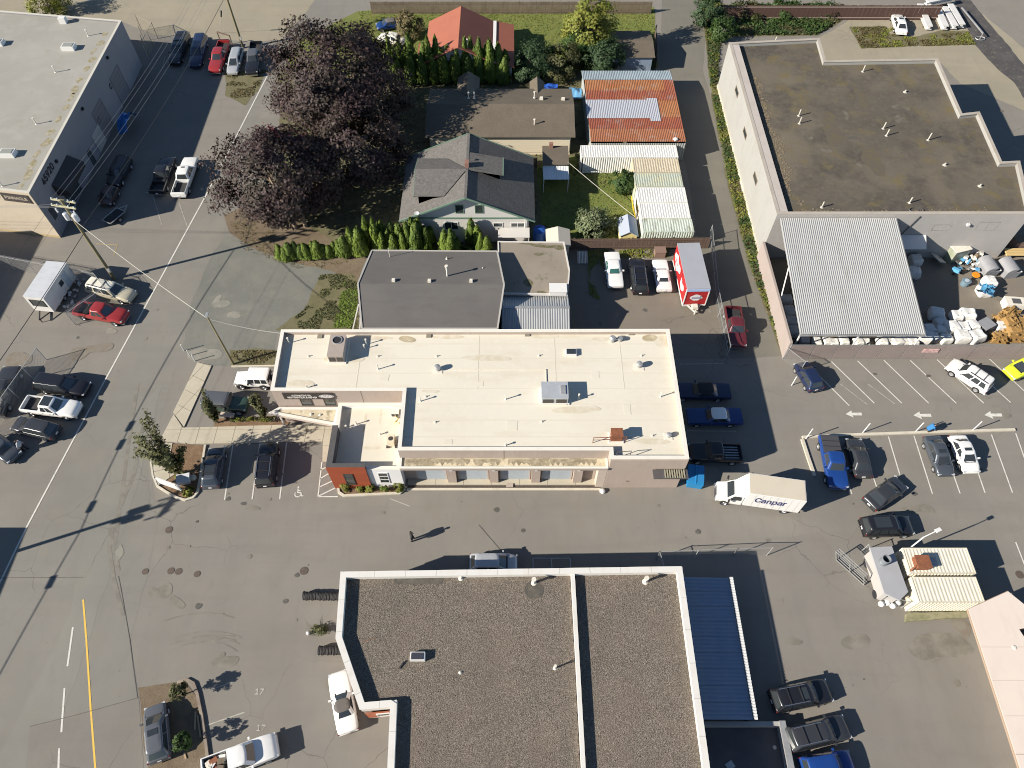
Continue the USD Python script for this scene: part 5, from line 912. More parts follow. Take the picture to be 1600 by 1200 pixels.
# ---------------------------------------------------------------- vehicles
m_tyre = M('tyre_rubber', (.018, .018, .018), .85); m_rim = M('alloy_rim', (.45, .45, .46), .35, metal=.7); m_chrome = M('chrome', (.6, .6, .6), .2, metal=.9)
m_cglass = M('car_glass', (.028, .033, .036), .05, spec=.8, coat=.2); m_gglass = M('green_tint_glass', (.03, .10, .085), .06, spec=.8); m_trim = M('black_trim', (.02, .02, .022), .6); m_hl = M('headlight_glass', (.4, .41, .42), .15, spec=.8); m_tl = M('taillight_red', (.14, .012, .01), .25, spec=.6); m_plate = M('number_plate', (.6, .6, .6), .5)
m_bed = M('bed_liner', (.03, .03, .032), .8, [(3., .45, .7, (.06, .055, .05), .7, 4)])
PAINTS = dict(black=(.012, .012, .015), charcoal=(.045, .047, .052), grey=(.12, .125, .135), silver=(.42, .43, .44), white=(.68, .67, .645), navy=(.012, .02, .055), blue=(.008, .035, .14), royal=(.010, .042, .18), red=(.26, .025, .025), maroon=(.10, .018, .022), tan=(.44, .40, .30), green=(.035, .065, .048), lime=(.5, .56, .03), offwhite=(.6, .58, .5), brown=(.06, .035, .03), steel=(.075, .085, .10))
def paint(c): return M('paint_' + c, PAINTS[c], .28, [(1.2, .5, .75, dk(PAINTS[c], .85), .4, 3)], metal=.3 if c in ('silver', 'grey', 'charcoal', 'steel') else 0, spec=.5, coat=.5)
def body_loft(L, W, st, sill=.24):
    N = None; V = []
    for fx, fw, zt, zb in st:
        w = W / 2 * fw; zm = (zt + zb) / 2
        h = [(0, zb), (.78 * w, zb), (.95 * w, zb + .10), (w, zm - .05), (w, zm + .08), (.975 * w, zt - .09), (.93 * w, zt - .015), (.8 * w, zt + .02), (.4 * w, zt + .04)]
        r = h + [(0, zt + .045)] + [(-y, z) for y, z in h[:0:-1]]
        V += [(fx * L, y, z) for y, z in r]; N = len(r)
    V = np.array(V); n = len(st); i = np.arange(n - 1)[:, None] * N; j = np.arange(N)[None]; k = (j + 1) % N
    F = np.stack([i + j, i + N + j, i + N + k, i + k], -1).reshape(-1, 4); F = np.vstack([F[:, [0, 1, 2]], F[:, [0, 2, 3]]])
    e = (n - 1) * N; F = np.vstack([F, [[0, q, q + 1] for q in range(1, N - 1)], [[e, e + q + 1, e + q] for q in range(1, N - 1)]])
    m = trimesh.Trimesh(V, F, process=False)
    m.fix_normals(); return m
def tomani(m): return m3.Manifold(m3.Mesh(np.asarray(m.vertices, np.float32), np.asarray(m.faces, np.uint32)))
def wheel(T, x, y, r, w=.21, parent=None):
    prof = [(r * .62, -w / 2), (r * .92, -w / 2), (r, -w * .36), (r, w * .36), (r * .92, w / 2), (r * .62, w / 2), (r * .6, 0), (r * .62, -w / 2)]
    def lat(pr, n=18):
        v, f = MB().rev(pr, (0, 0, 0), n).arr(); return np.c_[v[:, 0], v[:, 2], v[:, 1]] + [x, y, r], f[:, ::-1]
    p = T.part('wheel', MB().add(*lat(prof)), m_tyre, parent, smooth=30); s = 1 if y > 0 else -1
    rp = [(0, s * w * .30), (r * .25, s * w * .36), (r * .3, s * w * .2), (r * .55, s * w * .26), (r * .63, s * w * .46)]
    T.part('rim', MB().add(*lat(rp, 14)), m_rim, p, smooth=25)
def cabin_ring(xr, xf, w, z, r, bow, fr):
    """Closed ring of a greenhouse at one height; fr = fractions along the side."""
    r = min(r, w * .5, (xf - xr) * .3); P = []
    for f in fr: P.append((xr + r + (xf - xr - 2 * r) * f, -w))
    for a in (30, 60): t = math.radians(a); P.append((xf - r + r * math.sin(t), -w + r - r * math.cos(t)))
    for f in np.linspace(0, 1, 7): y = (-w + r) + 2 * (w - r) * f; P.append((xf, y))
    for a in (60, 30): t = math.radians(a); P.append((xf - r + r * math.sin(t), w - r + r * math.cos(t)))
    for f in fr[::-1]: P.append((xr + r + (xf - xr - 2 * r) * f, w))
    for a in (30, 60): t = math.radians(a); P.append((xr + r - r * math.sin(t), w - r + r * math.cos(t)))
    for f in np.linspace(0, 1, 7): P.append((xr, (w - r) - 2 * (w - r) * f))
    for a in (60, 30): t = math.radians(a); P.append((xr + r - r * math.sin(t), -w + r - r * math.cos(t)))
    P = np.array(P); s = np.clip(1 - (P[:, 1] / w) ** 2, 0, 1); mid = (xr + xf) / 2
    P[:, 0] += np.where(P[:, 0] > mid, bow, -bow * .6) * s * np.clip(abs(P[:, 0] - mid) / ((xf - xr) / 2), 0, 1) ** 4
    return np.c_[P, np.full(len(P), z)]
SPEC = {  # stations (x/L, width, top, bottom); cabin (rear, front at belt; rear, front at roof), roof height, belt, width factors, side glass fractions, wheel radius, axles
 'sedan': dict(W=1.74, st=[(-.5, .78, .70, .38), (-.49, .88, .86, .32), (-.45, .95, .93, .26), (-.3, 1, .93, .24), (0, 1, .90, .22), (.2, 1, .91, .22), (.32, .98, .86, .24), (.42, .93, .77, .26), (.475, .84, .66, .30), (.5, .68, .56, .34)], cab=(-.40, .25, -.23, .07), zr=1.40, zb=.87, wb=.93, wt=.70, fr=[0, .10, .50, .55, .97, 1], r=.31, ax=(-.30, .31)),
 'hatch': dict(W=1.74, st=[(-.5, .85, .85, .38), (-.48, .93, .95, .30), (-.4, .98, .98, .25), (-.2, 1, .96, .23), (0, 1, .94, .22), (.2, 1, .94, .22), (.33, .97, .90, .24), (.43, .91, .80, .28), (.485, .80, .68, .32), (.5, .66, .58, .36)], cab=(-.475, .27, -.36, .08), zr=1.50, zb=.92, wb=.93, wt=.72, fr=[0, .12, .52, .57, .97, 1], r=.31, ax=(-.31, .32)),
 'suv': dict(W=1.84, st=[(-.5, .88, .90, .42), (-.485, .95, 1.02, .34), (-.4, .99, 1.06, .28), (-.2, 1, 1.04, .26), (0, 1, 1.03, .26), (.18, 1, 1.05, .26), (.33, .98, 1.03, .28), (.43, .94, .95, .32), (.485, .85, .80, .36), (.5, .72, .68, .42)], cab=(-.485, .24, -.43, .09), zr=1.70, zb=1.02, wb=.95, wt=.76, fr=[0, .03, .27, .31, .60, .64, .97, 1], r=.36, ax=(-.30, .31), rails=True),
 'pickup': dict(W=1.90, st=[(-.5, .94, 1.02, .50), (-.495, .98, 1.08, .46), (-.3, .99, 1.08, .42), (-.14, 1, 1.08, .40), (0, 1, 1.08, .38), (.16, 1, 1.10, .38), (.3, .99, 1.12, .40), (.43, .96, 1.06, .42), (.485, .90, .92, .46), (.5, .80, .78, .5)], cab=(-.14, .21, -.10, .10), zr=1.78, zb=1.06, wb=.92, wt=.74, fr=[0, .04, .46, .52, .97, 1], r=.39, ax=(-.32, .33), bed=(-.475, -.155)),
 'jeep': dict(W=1.78, st=[(-.5, .9, 1.05, .5), (-.495, .95, 1.10, .46), (-.2, 1, 1.10, .44), (0, 1, 1.10, .44), (.12, 1, 1.10, .44), (.16, .92, 1.10, .46), (.3, .88, 1.08, .48), (.45, .84, 1.02, .5), (.49, .82, .95, .5), (.5, .78, .85, .55)], cab=(-.49, .145, -.475, .09), zr=1.80, zb=1.08, wb=.95, wt=.86, fr=[0, .03, .30, .34, .62, .66, .97, 1], r=.42, ax=(-.30, .33), box=True),
 'classic': dict(W=1.86, st=[(-.5, .92, .72, .38), (-.495, .97, .86, .34), (-.4, .99, .88, .28), (-.2, 1, .88, .26), (0, 1, .86, .25), (.2, 1, .86, .25), (.35, .99, .85, .26), (.47, .97, .82, .3), (.495, .94, .74, .36), (.5, .88, .62, .4)], cab=(-.27, .14, -.18, .05), zr=1.32, zb=.85, wb=.88, wt=.70, fr=[0, .16, .50, .53, .97, 1], r=.34, ax=(-.28, .32), chrome=True),
 'sports': dict(W=1.70, st=[(-.5, .80, .66, .36), (-.485, .9, .80, .3), (-.4, .97, .83, .24), (-.2, 1, .80, .22), (0, 1, .78, .2), (.2, 1, .79, .2), (.33, .98, .76, .22), (.44, .92, .68, .25), (.485, .80, .58, .28), (.5, .66, .5, .32)], cab=(-.27, .12, -.16, -.01), zr=1.22, zb=.77, wb=.86, wt=.66, fr=[0, .3, .97, 1], r=.31, ax=(-.30, .32))}
def vehicle(kind, front, rear, color, label, cat='car', group=None, z=.7, L=None, roof=None, glass=None, sunroof=None, tonneau=None, rack=False, cargo=None, W=None, hood=None):
    S = SPEC[kind]; f, r_ = np.array(g(*front, z)), np.array(g(*rear, z)); c = (f + r_) / 2; L0 = float(np.linalg.norm(f - r_)); L = L or L0
    T = Thing(('pickup_truck' if kind == 'pickup' else 'parked_car'), label, cat, (*c, 0), math.atan2(*(f - r_)[::-1]), group)
    W = W or S['W']; P = paint(color); m = tomani(body_loft(L, W, S['st'])); zb, zr = S['zb'], S['zr']; gl = glass or m_cglass
    for a in S['ax']:
        for s in (-1, 1): m = m - m3.Manifold.cylinder(W * .2, S['r'] * 1.16, S['r'] * 1.16, 20).rotate([90, 0, 0]).translate([a * L, s * (W / 2 + .02) + W * .1, S['r']])
    if 'bed' in S and tonneau is None: b0, b1 = S['bed']; m = m - m3.Manifold.cube([(b1 - b0) * L, W * .84, 1.0], False).translate([b0 * L, -W * .42, .66])
    body = T.part('body', m, P, smooth=38)
    T.part('underbody', MB().box(-.47 * L, -W * .40, .2, .46 * L, W * .40, .4), m_trim, body)
    b0, b1, t0, t1 = [q * L for q in S['cab']]; wb, wt = W / 2 * S['wb'], W / 2 * S['wt']; fr = S['fr']; rr = .09 if S.get('box') else .2; bw = .03 if S.get('box') else .09
    lv = [cabin_ring(b0, b1, wb, zb - .02, rr, bw, fr), cabin_ring(b0 + (t0 - b0) * .1, b1 + (t1 - b1) * .1, wb - (wb - wt) * .1, zb + .05, rr, bw, fr), cabin_ring(t0 - (t0 - b0) * .12, t1 + (b1 - t1) * .12, wt + (wb - wt) * .1, zr - .09, rr, bw, fr),
          cabin_ring(t0 + .01, t1 - .01, wt - .02, zr - .03, rr, bw, fr), cabin_ring(t0 + .1, t1 - .1, wt - .1, zr, rr * .8, bw * .8, fr), cabin_ring(t0 + .4, t1 - .4, wt * .5, zr + .02, .1, .02, fr)]
    n = len(lv[0]); V = np.vstack(lv); ns = len(fr) - 1; cls = {}
    for j in range(n):
        k = (j + 1) % n
        if j < ns: cl = ('side_window', 'R', j) if (fr[j + 1] - fr[j]) > .08 else 'pillar'
        elif ns + 3 <= j < ns + 9: cl = ('windscreen',)
        elif ns + 12 <= j < ns + 12 + ns: q = ns - 1 - (j - ns - 12); cl = ('side_window', 'L', q) if (fr[q + 1] - fr[q]) > .08 else 'pillar'
        elif 2 * ns + 15 <= j < 2 * ns + 21: cl = ('rear_window',)
        else: cl = 'pillar'
        cls.setdefault(cl, []).append([n + j, n + k, 2 * n + k, 2 * n + j]); cls.setdefault('pillar', []).append([j, k, n + k, n + j])
        for q in (2, 3, 4): cls.setdefault('roof', []).append([q * n + j, q * n + k, (q + 1) * n + k, (q + 1) * n + j])
    e = 5 * n; cap = [[e, e + q, e + q + 1] for q in range(1, n - 1)]
    fl = np.array(cls['roof']); T.part('roof', MB().add(V, np.vstack([fl[:, [0, 1, 2]], fl[:, [0, 2, 3]], cap])), roof or P, smooth=50)
    T.part('pillars', MB().add(V, cls['pillar']), P, smooth=40)
    for cl, ff in cls.items():
        if isinstance(cl, tuple): T.part(cl[0], MB().add(V, ff), gl, smooth=40)
    T.part('cowl', MB().obox((b1 + .05, 0, zb + .035), (.14, wb * 1.3, .04)), m_trim)
    if sunroof: T.part('sunroof', MB().obox(((t0 + t1) / 2 + (t1 - t0) * sunroof[0], 0, zr + .022), ((t1 - t0) * sunroof[1], wt * sunroof[2], .025)), m_cglass)
    if rack:
        for s in (-1, 1): T.part('roof_rail', MB().bar((t0 + .15, s * wt * .86, zr + .05), (t1 - .25, s * wt * .86, zr + .05), .05), m_trim if color not in ('black', 'charcoal') else m_chrome)
        for f_ in (.3, .7): T.part('cross_bar', MB().bar((t0 + (t1 - t0) * f_, -wt * .86, zr + .07), (t0 + (t1 - t0) * f_, wt * .86, zr + .07), .05), m_trim)
    for a in S['ax']:
        for s in (-1, 1): wheel(T, a * L, s * (W / 2 - .11), S['r'])
    st = S['st']; zf, zk = st[-2][2], st[1][2]
    for s in (-1, 1):
        T.part('headlight', MB().obox((L * .478, s * W * .36, zf - .06), (.16, W * .18, .13), -s * .25), m_hl); T.part('taillight', MB().obox((-L * .488, s * W * .41, zk - .16), (.08, W * .12, .18), s * .12), m_tl)
        T.part('mirror', MB().obox((b1 - .28, s * (W / 2 + .07), zb + .1), (.14, .2, .13)), P if kind != 'jeep' else m_trim)
        for q in ((.05, .22) if ns > 4 else (.06,)): T.part('door_handle', MB().obox((b0 + (b1 - b0) * (.25 if q == .05 else .62), s * W * .492, zb - .1), (.16, .03, .03)), m_trim)
    ch = m_chrome if S.get('chrome') else m_trim
    T.part('boot_seam', MB().box(-L * .43, -W * .38, zb * .99 + .035 if kind in ('sedan', 'sports', 'classic') else zb * .5, -L * .425, W * .38, zb * .99 + .06 if kind in ('sedan', 'sports', 'classic') else zb * .51), m_trim) if kind in ('sedan', 'sports', 'classic') else None
    T.part('grille', MB().obox((L * .488, 0, zf - .1), (.06, W * .46, .13)), ch); T.part('bumper', MB().obox((L * .492, 0, .42), (.12, W * .82, .16)), m_chrome if S.get('chrome') or kind == 'pickup' else P); T.part('bumper', MB().obox((-L * .494, 0, .45), (.12, W * .86, .16)), m_chrome if S.get('chrome') or kind == 'pickup' else P)
    T.part('number_plate', MB().obox((-L * .5 - .02, 0, .66), (.03, .3, .15)), m_plate)
    hx = [L * .28, L * .45]; T.part('bonnet_seam', MB().bar((b1 + .14, W * .36, zb + .03), (L * .43, W * .33, st[-3][2] + .012), .018, .012).bar((b1 + .14, -W * .36, zb + .03), (L * .43, -W * .33, st[-3][2] + .012), .018, .012), m_trim) if kind not in ('jeep',) else None
    if 'bed' in S:
        q0, q1 = S['bed'][0] * L, S['bed'][1] * L
        if tonneau:
            p = T.part('bed_cover', MB().box(q0 - .05, -W * .43, 1.10, q1 + .1, W * .43, 1.17), tonneau)
            for k in (1, 2): x = q0 + (q1 - q0) * k / 3; T.part('cover_seam', MB().box(x - .03, -W * .43, 1.17, x + .03, W * .43, 1.185), m_trim, p)
        else:
            T.part('bed_floor', MB().box(q0 + .01, -W * .415, .6, q1 - .01, W * .415, .68), m_bed)
            if cargo: cargo(T, q0, q1, W)
    if S.get('box') and kind == 'jeep':
        v, f = MB().rev([(.2, -.1), (.34, -.1), (.36, 0), (.34, .1), (.2, .1), (0, .08)], (0, 0, 0), 16).arr(); T.part('spare_wheel', MB().add(np.c_[-v[:, 2], v[:, 1], v[:, 0]] + [-L * .5 - .12, 0, .98], f), m_tyre)
    return T
def junk(T, q0, q1, W):
    for k in range(14): T.part('scrap_piece', MB().obox((rng.uniform(q0 + .3, q1 - .3), rng.uniform(-.55, .55), .8 + rng.uniform(0, .25)), rng.uniform(.12, .6, 3) * [1, 1, .5], rng.uniform(0, 3)), (m_fencewood, m_pipe, m_frame, m_rust)[k % 4])
def rackc(T, q0, q1, W):
    for s in (-1, 1): T.part('rack_bar', MB().bar((q0, s * W * .44, 1.45), (q1, s * W * .44, 1.45), .06).bar((q0, s * W * .44, 1.08), (q0, s * W * .44, 1.45), .06).bar((q1, s * W * .44, 1.08), (q1, s * W * .44, 1.45), .06), m_trim)
def toolbox(T, q0, q1, W): T.part('bed_box', MB().obox((q1 - .35, 0, .9), (.5, W * .8, .45)), m_trim)
def ribbed(T, q0, q1, W):
    for k in range(6): T.part('bed_rib', MB().box(q0 + .1, -W * .38 + k * W * .15, .685, q1 - .1, -W * .38 + k * W * .15 + .1, .72), m_door)
V = vehicle
# far left corner: row by the kerb
V('suv', (271, 99), (289, 55), 'black', 'black van nosed out of the shade, leftmost of the row by the far kerb', 'van', rack=True)
V('suv', (304, 103), (316, 58), 'navy', 'dark blue car in the far row between the black van and the red pickup')
V('pickup', (335, 112), (351, 66), 'red', 'red pickup half in shade in the far row', 'pickup truck')
V('hatch', (362, 113), (373, 76), 'silver', 'silver grey hatchback in the far row beside the red pickup')
V('pickup', (393, 115), (401, 68), 'black', 'black pickup with grey roof at the end of the far row', 'pickup truck', roof=paint('grey'))
V('pickup', (265, 247), (245, 302), 'black', 'black pickup in shade just left of the white pickup', 'pickup truck', cargo=toolbox)
V('pickup', (300, 247), (279, 306), 'white', 'white crew pickup on the shadow edge of the warehouse lot', 'pickup truck', sunroof=(.3, .16, .6))
V('suv', (175, 290), (197, 249), 'black', 'black car deep in the warehouse shade near its awning')
V('hatch', (163, 318), (176, 294), 'brown', 'dark brown car in the shade behind the utility pole')
V('suv', (207, 463), (140, 446), 'tan', 'tan old off-roader parked at the foot of the utility pole', 'off-roader', rack=True, roof=paint('offwhite'))
V('pickup', (197, 496), (121, 482), 'red', 'bright red pickup parked by the compound fence near the road', 'pickup truck', cargo=toolbox)
V('pickup', (21, 573), (-8, 650), 'charcoal', 'dark grey pickup behind the chain-link fence at the left edge', 'pickup truck', cargo=junk)
V('suv', (137, 608), (58, 597), 'black', 'black wagon next above the white pickup at the roadside')
V('pickup', (132, 642), (30, 630), 'white', 'white pickup with dark roof panel parked at the roadside', 'pickup truck', L=5.6, sunroof=(0, .8, 1.5))
V('hatch', (22, 660), (88, 676), 'charcoal', 'dark hatchback next below the white roadside pickup')
V('sedan', (22, 714), (-14, 686), 'steel', 'grey saloon cut off by the left edge below the dark hatchback')
# front of the workshop
V('jeep', (369, 592), (425, 593), 'white', 'white boxy off-roader beside the west end of the workshop', 'off-roader')
V('jeep', (387, 633), (320, 629), 'green', 'dark green boxy off-roader with grey roof between the two slim trees', 'off-roader', roof=paint('grey'))
V('hatch', (339, 699), (328, 762), 'steel', 'blue-grey hatchback with glass roof beside the corner bed', sunroof=(-.05, .6, 1.5), rack=True)
V('suv', (421, 695), (414, 757), 'black', 'black off-roader with ribbed roof alone in the front bays', 'off-roader', L=4.5, rack=True)
V('hatch', (241, 1101), (249, 1189), 'grey', 'grey hatchback parked on the dirt strip at lower left', sunroof=(.25, .25, 1.2))
V('pickup', (433, 1163), (318, 1206), 'white', 'white flatbed pickup loaded with scrap at the bottom edge', 'pickup truck', cargo=junk, L=5.5)
V('sports', (528, 1056), (543, 1137), 'white', 'white convertible with dark soft top beside the gravel-roofed building', roof=M('soft_top', (.11, .1, .09), .9), L=4.6)
V('hatch', (808, 880), (734, 880), 'silver', 'pale blue-grey car in the shadow of the gravel-roofed building')
# rear yard
V('classic', (963, 451), (955, 392), 'white', 'white vintage saloon with green-tinted windscreen in the rear yard', 'vintage car', glass=m_gglass, L=5.1)
V('suv', (994, 404), (1001, 458), 'black', 'black minivan between the two white cars in the rear yard', 'minivan', rack=True)
V('classic', (1030, 404), (1039, 456), 'white', 'white muscle coupe beside the red trailer', 'coupe', L=4.6, W=1.76)
V('pickup', (1154, 545), (1144, 478), 'maroon', 'maroon pickup with empty bed parked in the alley shade', 'pickup truck', L=5.2)
V('classic', (1050, 610), (1141, 611), 'navy', 'dark blue vintage coupe with black roof in the workshop shade', 'vintage car', roof=M('vinyl_black', (.015, .014, .016), .6))
V('classic', (1073, 650), (1159, 650), 'blue', 'blue vintage coupe with white roof in the workshop shade', 'vintage car', roof=paint('white'))
V('pickup', (1077, 707), (1157, 709), 'black', 'black pickup with ribbed blue-lit bed behind the workshop corner', 'pickup truck', L=4.9, cargo=ribbed)
# right-hand car park
V('pickup', (1310, 762), (1293, 683), 'royal', 'bright blue pickup with black bed cover at the head of the lower bays', 'pickup truck', tonneau=M('tonneau_black', (.05, .05, .055), .7), L=5.4)
V('sedan', (1334, 685), (1350, 745), 'charcoal', 'dark grey saloon beside the bright blue pickup', sunroof=(.2, .3, 1.1))
V('sedan', (1410, 752), (1358, 788), 'charcoal', 'dark saloon driving slantwise out of the lower bays')
V('suv', (1424, 821), (1347, 824), 'black', 'black crossover with glass roof driving along the yard', sunroof=(0, .62, 1.4))
V('sedan', (1480, 742), (1455, 682), 'steel', 'slate-grey saloon beside the white one in the lower bays', sunroof=(.2, .3, 1.1))
V('sedan', (1520, 737), (1495, 681), 'white', 'white saloon with sunroof in the lower bays', sunroof=(.2, .28, 1.1))
V('hatch', (1251, 566), (1276, 609), 'navy', 'black-blue hatchback at the end of the slatted fence')
V('suv', (1484, 567), (1546, 608), 'white', 'white estate car with roof rails in the angled bays', rack=True, W=1.76)
V('hatch', (1577, 584), (1626, 561), 'lime', 'lime yellow car cut off by the right edge')
V('sedan', (1400, 20), (1410, 51), 'white', 'white saloon parked on the dry grass patch', sunroof=(.2, .28, 1.1))
V('suv', (1296, 1078), (1206, 1096), 'black', 'black off-roader, uppermost of the three below the lean-to', 'off-roader', sunroof=(.3, .25, 1.2), rack=True)
V('suv', (1318, 1136), (1235, 1156), 'charcoal', 'charcoal minivan in the middle of the three below the lean-to', 'minivan', L=4.9, rack=True)
V('suv', (1332, 1191), (1254, 1204), 'royal', 'bright blue crossover cut off at the bottom edge')
# gardens
V('sedan', (588, 40), (627, 35), 'blue', 'blue car with dark soft top on the far lawn', roof=M('soft_top', (0, 0, 0)))
V('sedan', (592, 55), (631, 64), 'offwhite', 'off-white car half hidden by the maple near the blue one')
V('suv', (540, 262), (613, 268), 'steel', 'grey car parked deep under the dark maples', L=4.9)
# ---------------------------------------------------------------- trucks and trailers
def box_truck():
    f, r_ = np.array(g(1119, 765, 1.)), np.array(g(1247, 783, 1.)); c = (f + r_) / 2; a = math.atan2(*(f - r_)[::-1]); L = float(np.linalg.norm(f - r_))
    T = Thing('box_truck', 'white delivery box truck with dark lettering crossing the yard', 'truck', (*c, 0), a); P = paint('white'); x1 = L / 2; xb = -L / 2; xk = x1 - 2.35; W = 2.05
    hull = lambda pts, r: m3.Manifold.batch_hull([m3.Manifold.sphere(r, 10).translate(list(map(float, p))) for p in pts])
    T.part('bonnet', hull([(x1 - .15, s * .72, z) for s in (-1, 1) for z in (.55, 1.05)] + [(x1 - 1.1, s * .82, z) for s in (-1, 1) for z in (.5, 1.22)], .1), P, smooth=40)
    T.part('cab', hull([(x1 - 1.0, s * .84, .5) for s in (-1, 1)] + [(x1 - 1.0, s * .84, 1.2) for s in (-1, 1)] + [(x1 - 1.5, s * .74, 1.85) for s in (-1, 1)] + [(xk + .1, s * .74, 1.9) for s in (-1, 1)] + [(xk + .1, s * .84, .5) for s in (-1, 1)], .1), P, smooth=40)
    T.part('windscreen', MB().quad((x1 - .93, -.78, 1.28), (x1 - .93, .78, 1.28), (x1 - 1.4, .7, 1.93), (x1 - 1.4, -.7, 1.93)), m_cglass)
    for s in (-1, 1):
        T.part('side_window', MB().quad(*[(x, s * y, z) for x, y, z in ((x1 - 1.05, .945, 1.28), (xk + .25, .945, 1.28), (xk + .25, .86, 1.84), (x1 - 1.42, .86, 1.84))][::s]), m_cglass)
        T.part('headlight', MB().obox((x1 - .07, s * .62, .85), (.1, .3, .22)), m_hl); T.part('mirror', MB().obox((x1 - 1.0, s * 1.2, 1.45), (.12, .2, .35)).bar((x1 - 1.0, s * .9, 1.4), (x1 - 1.0, s * 1.15, 1.4), .04), m_trim); T.part('taillight', MB().obox((xb - .02, s * .85, .6), (.05, .2, .15)), m_tl)
    T.part('grille', MB().obox((x1 - .05, 0, .82), (.08, .9, .3)), m_trim); T.part('bumper', MB().obox((x1 - .02, 0, .45), (.2, 1.8, .22)), m_chrome)
    b = T.part('cargo_box', MB().box(xb, -W / 2, .72, xk - .05, W / 2, 3.08), P); T.part('box_roof', MB().box(xb + .05, -W / 2 + .05, 3.08, xk - .1, W / 2 - .05, 3.1), M('box_roof_buff', (.50, .44, .35), .7, [(.6, .45, .7, (.44, .385, .3), .6, 4)]), b)
    T.part('wind_deflector', hull([(xk + .0, s * (W / 2 - .12), z) for s in (-1, 1) for z in (2.1, 2.95)] + [(xk + .75, s * .7, 2.02) for s in (-1, 1)], .08), P, smooth=40)
    for x in np.arange(xb + .5, xk - .2, .62):
        for s in (-1, 1): T.part('box_rib', MB().box(x, s * W / 2 - .012, .76, x + .02, s * W / 2 + .012, 3.02), m_metal, b)
    m_n = M('navy_lettering', (.03, .035, .12), .5)
    for s in (-1, 1): T.part('lettering', MB().text('Canpar', .78, (xb + .62 if s > 0 else xk - .75, -s * (W / 2 + .014), 1.7), (s, 0, 0), (0, 0, 1), True, .012, 2.75), m_n, b)
    T.part('rear_door', MB().box(xb - .03, -W / 2 + .1, .8, xb, W / 2 - .1, 2.98), P, b); T.part('chassis', MB().box(xb + .1, -.5, .42, x1 - .5, .5, .72), m_trim); T.part('rear_step', MB().box(xb - .25, -.9, .45, xb, .9, .53), m_trim)
    for x in (x1 - .85, xb + 1.15):
        for s in (-1, 1): wheel(T, x, s * .85, .38, .25)
box_truck()
def camper():
    c = np.array(g(72, 447, 1.4)); a = math.atan2(*(np.array(g(92, 408, 2.9)) - np.array(g(57, 461, 2.9)))[::-1])
    T = Thing('cargo_trailer', 'white enclosed trailer with grey window end inside the wire compound', 'trailer', (-50.35, 52.2, 0), a); L, W = 5.2, 2.25; wm = M('trailer_white', (.56, .55, .52), .6, [(1., .45, .7, (.48, .46, .42), .6, 4)])
    T.part('body', MB().box(-L / 2, -W / 2, .55, L / 2, W / 2, 2.75), wm)
    for k in range(6): x = -L / 2 + k * L / 6; T.part('roof_panel', MB().box(x + .01, -W / 2 - .05, 2.75, x + L / 6 - .01, W / 2 + .05, 2.83), M('trailer_roof', (.55, .56, .57), .5, [(1., .45, .7, (.47, .48, .5), .6, 4)], metal=.2))
    window(T, (-L / 2, W / 2), (-L / 2, -W / 2), .35, 1.6, 1.4, 2.4, m_dframe); window(T, (-L / 2, -W / 2), (L / 2, -W / 2), 2.7, .6, 1.6, 2.2, m_dframe); T.part('door', MB().box(.9, -W / 2 - .03, .6, 1.7, -W / 2 - .004, 2.5), m_door)
    T.part('drawbar', MB().bar((-L / 2, -.6, .5), (-L / 2 - 1.2, 0, .5), .1).bar((-L / 2, .6, .5), (-L / 2 - 1.2, 0, .5), .1).cyl((-L / 2 - 1.1, 0, 0), .05, .6, 8), m_trim)
    for x in (-.4, .45):
        for s in (-1, 1): wheel(T, x, s * (W / 2 - .1), .33)
camper()
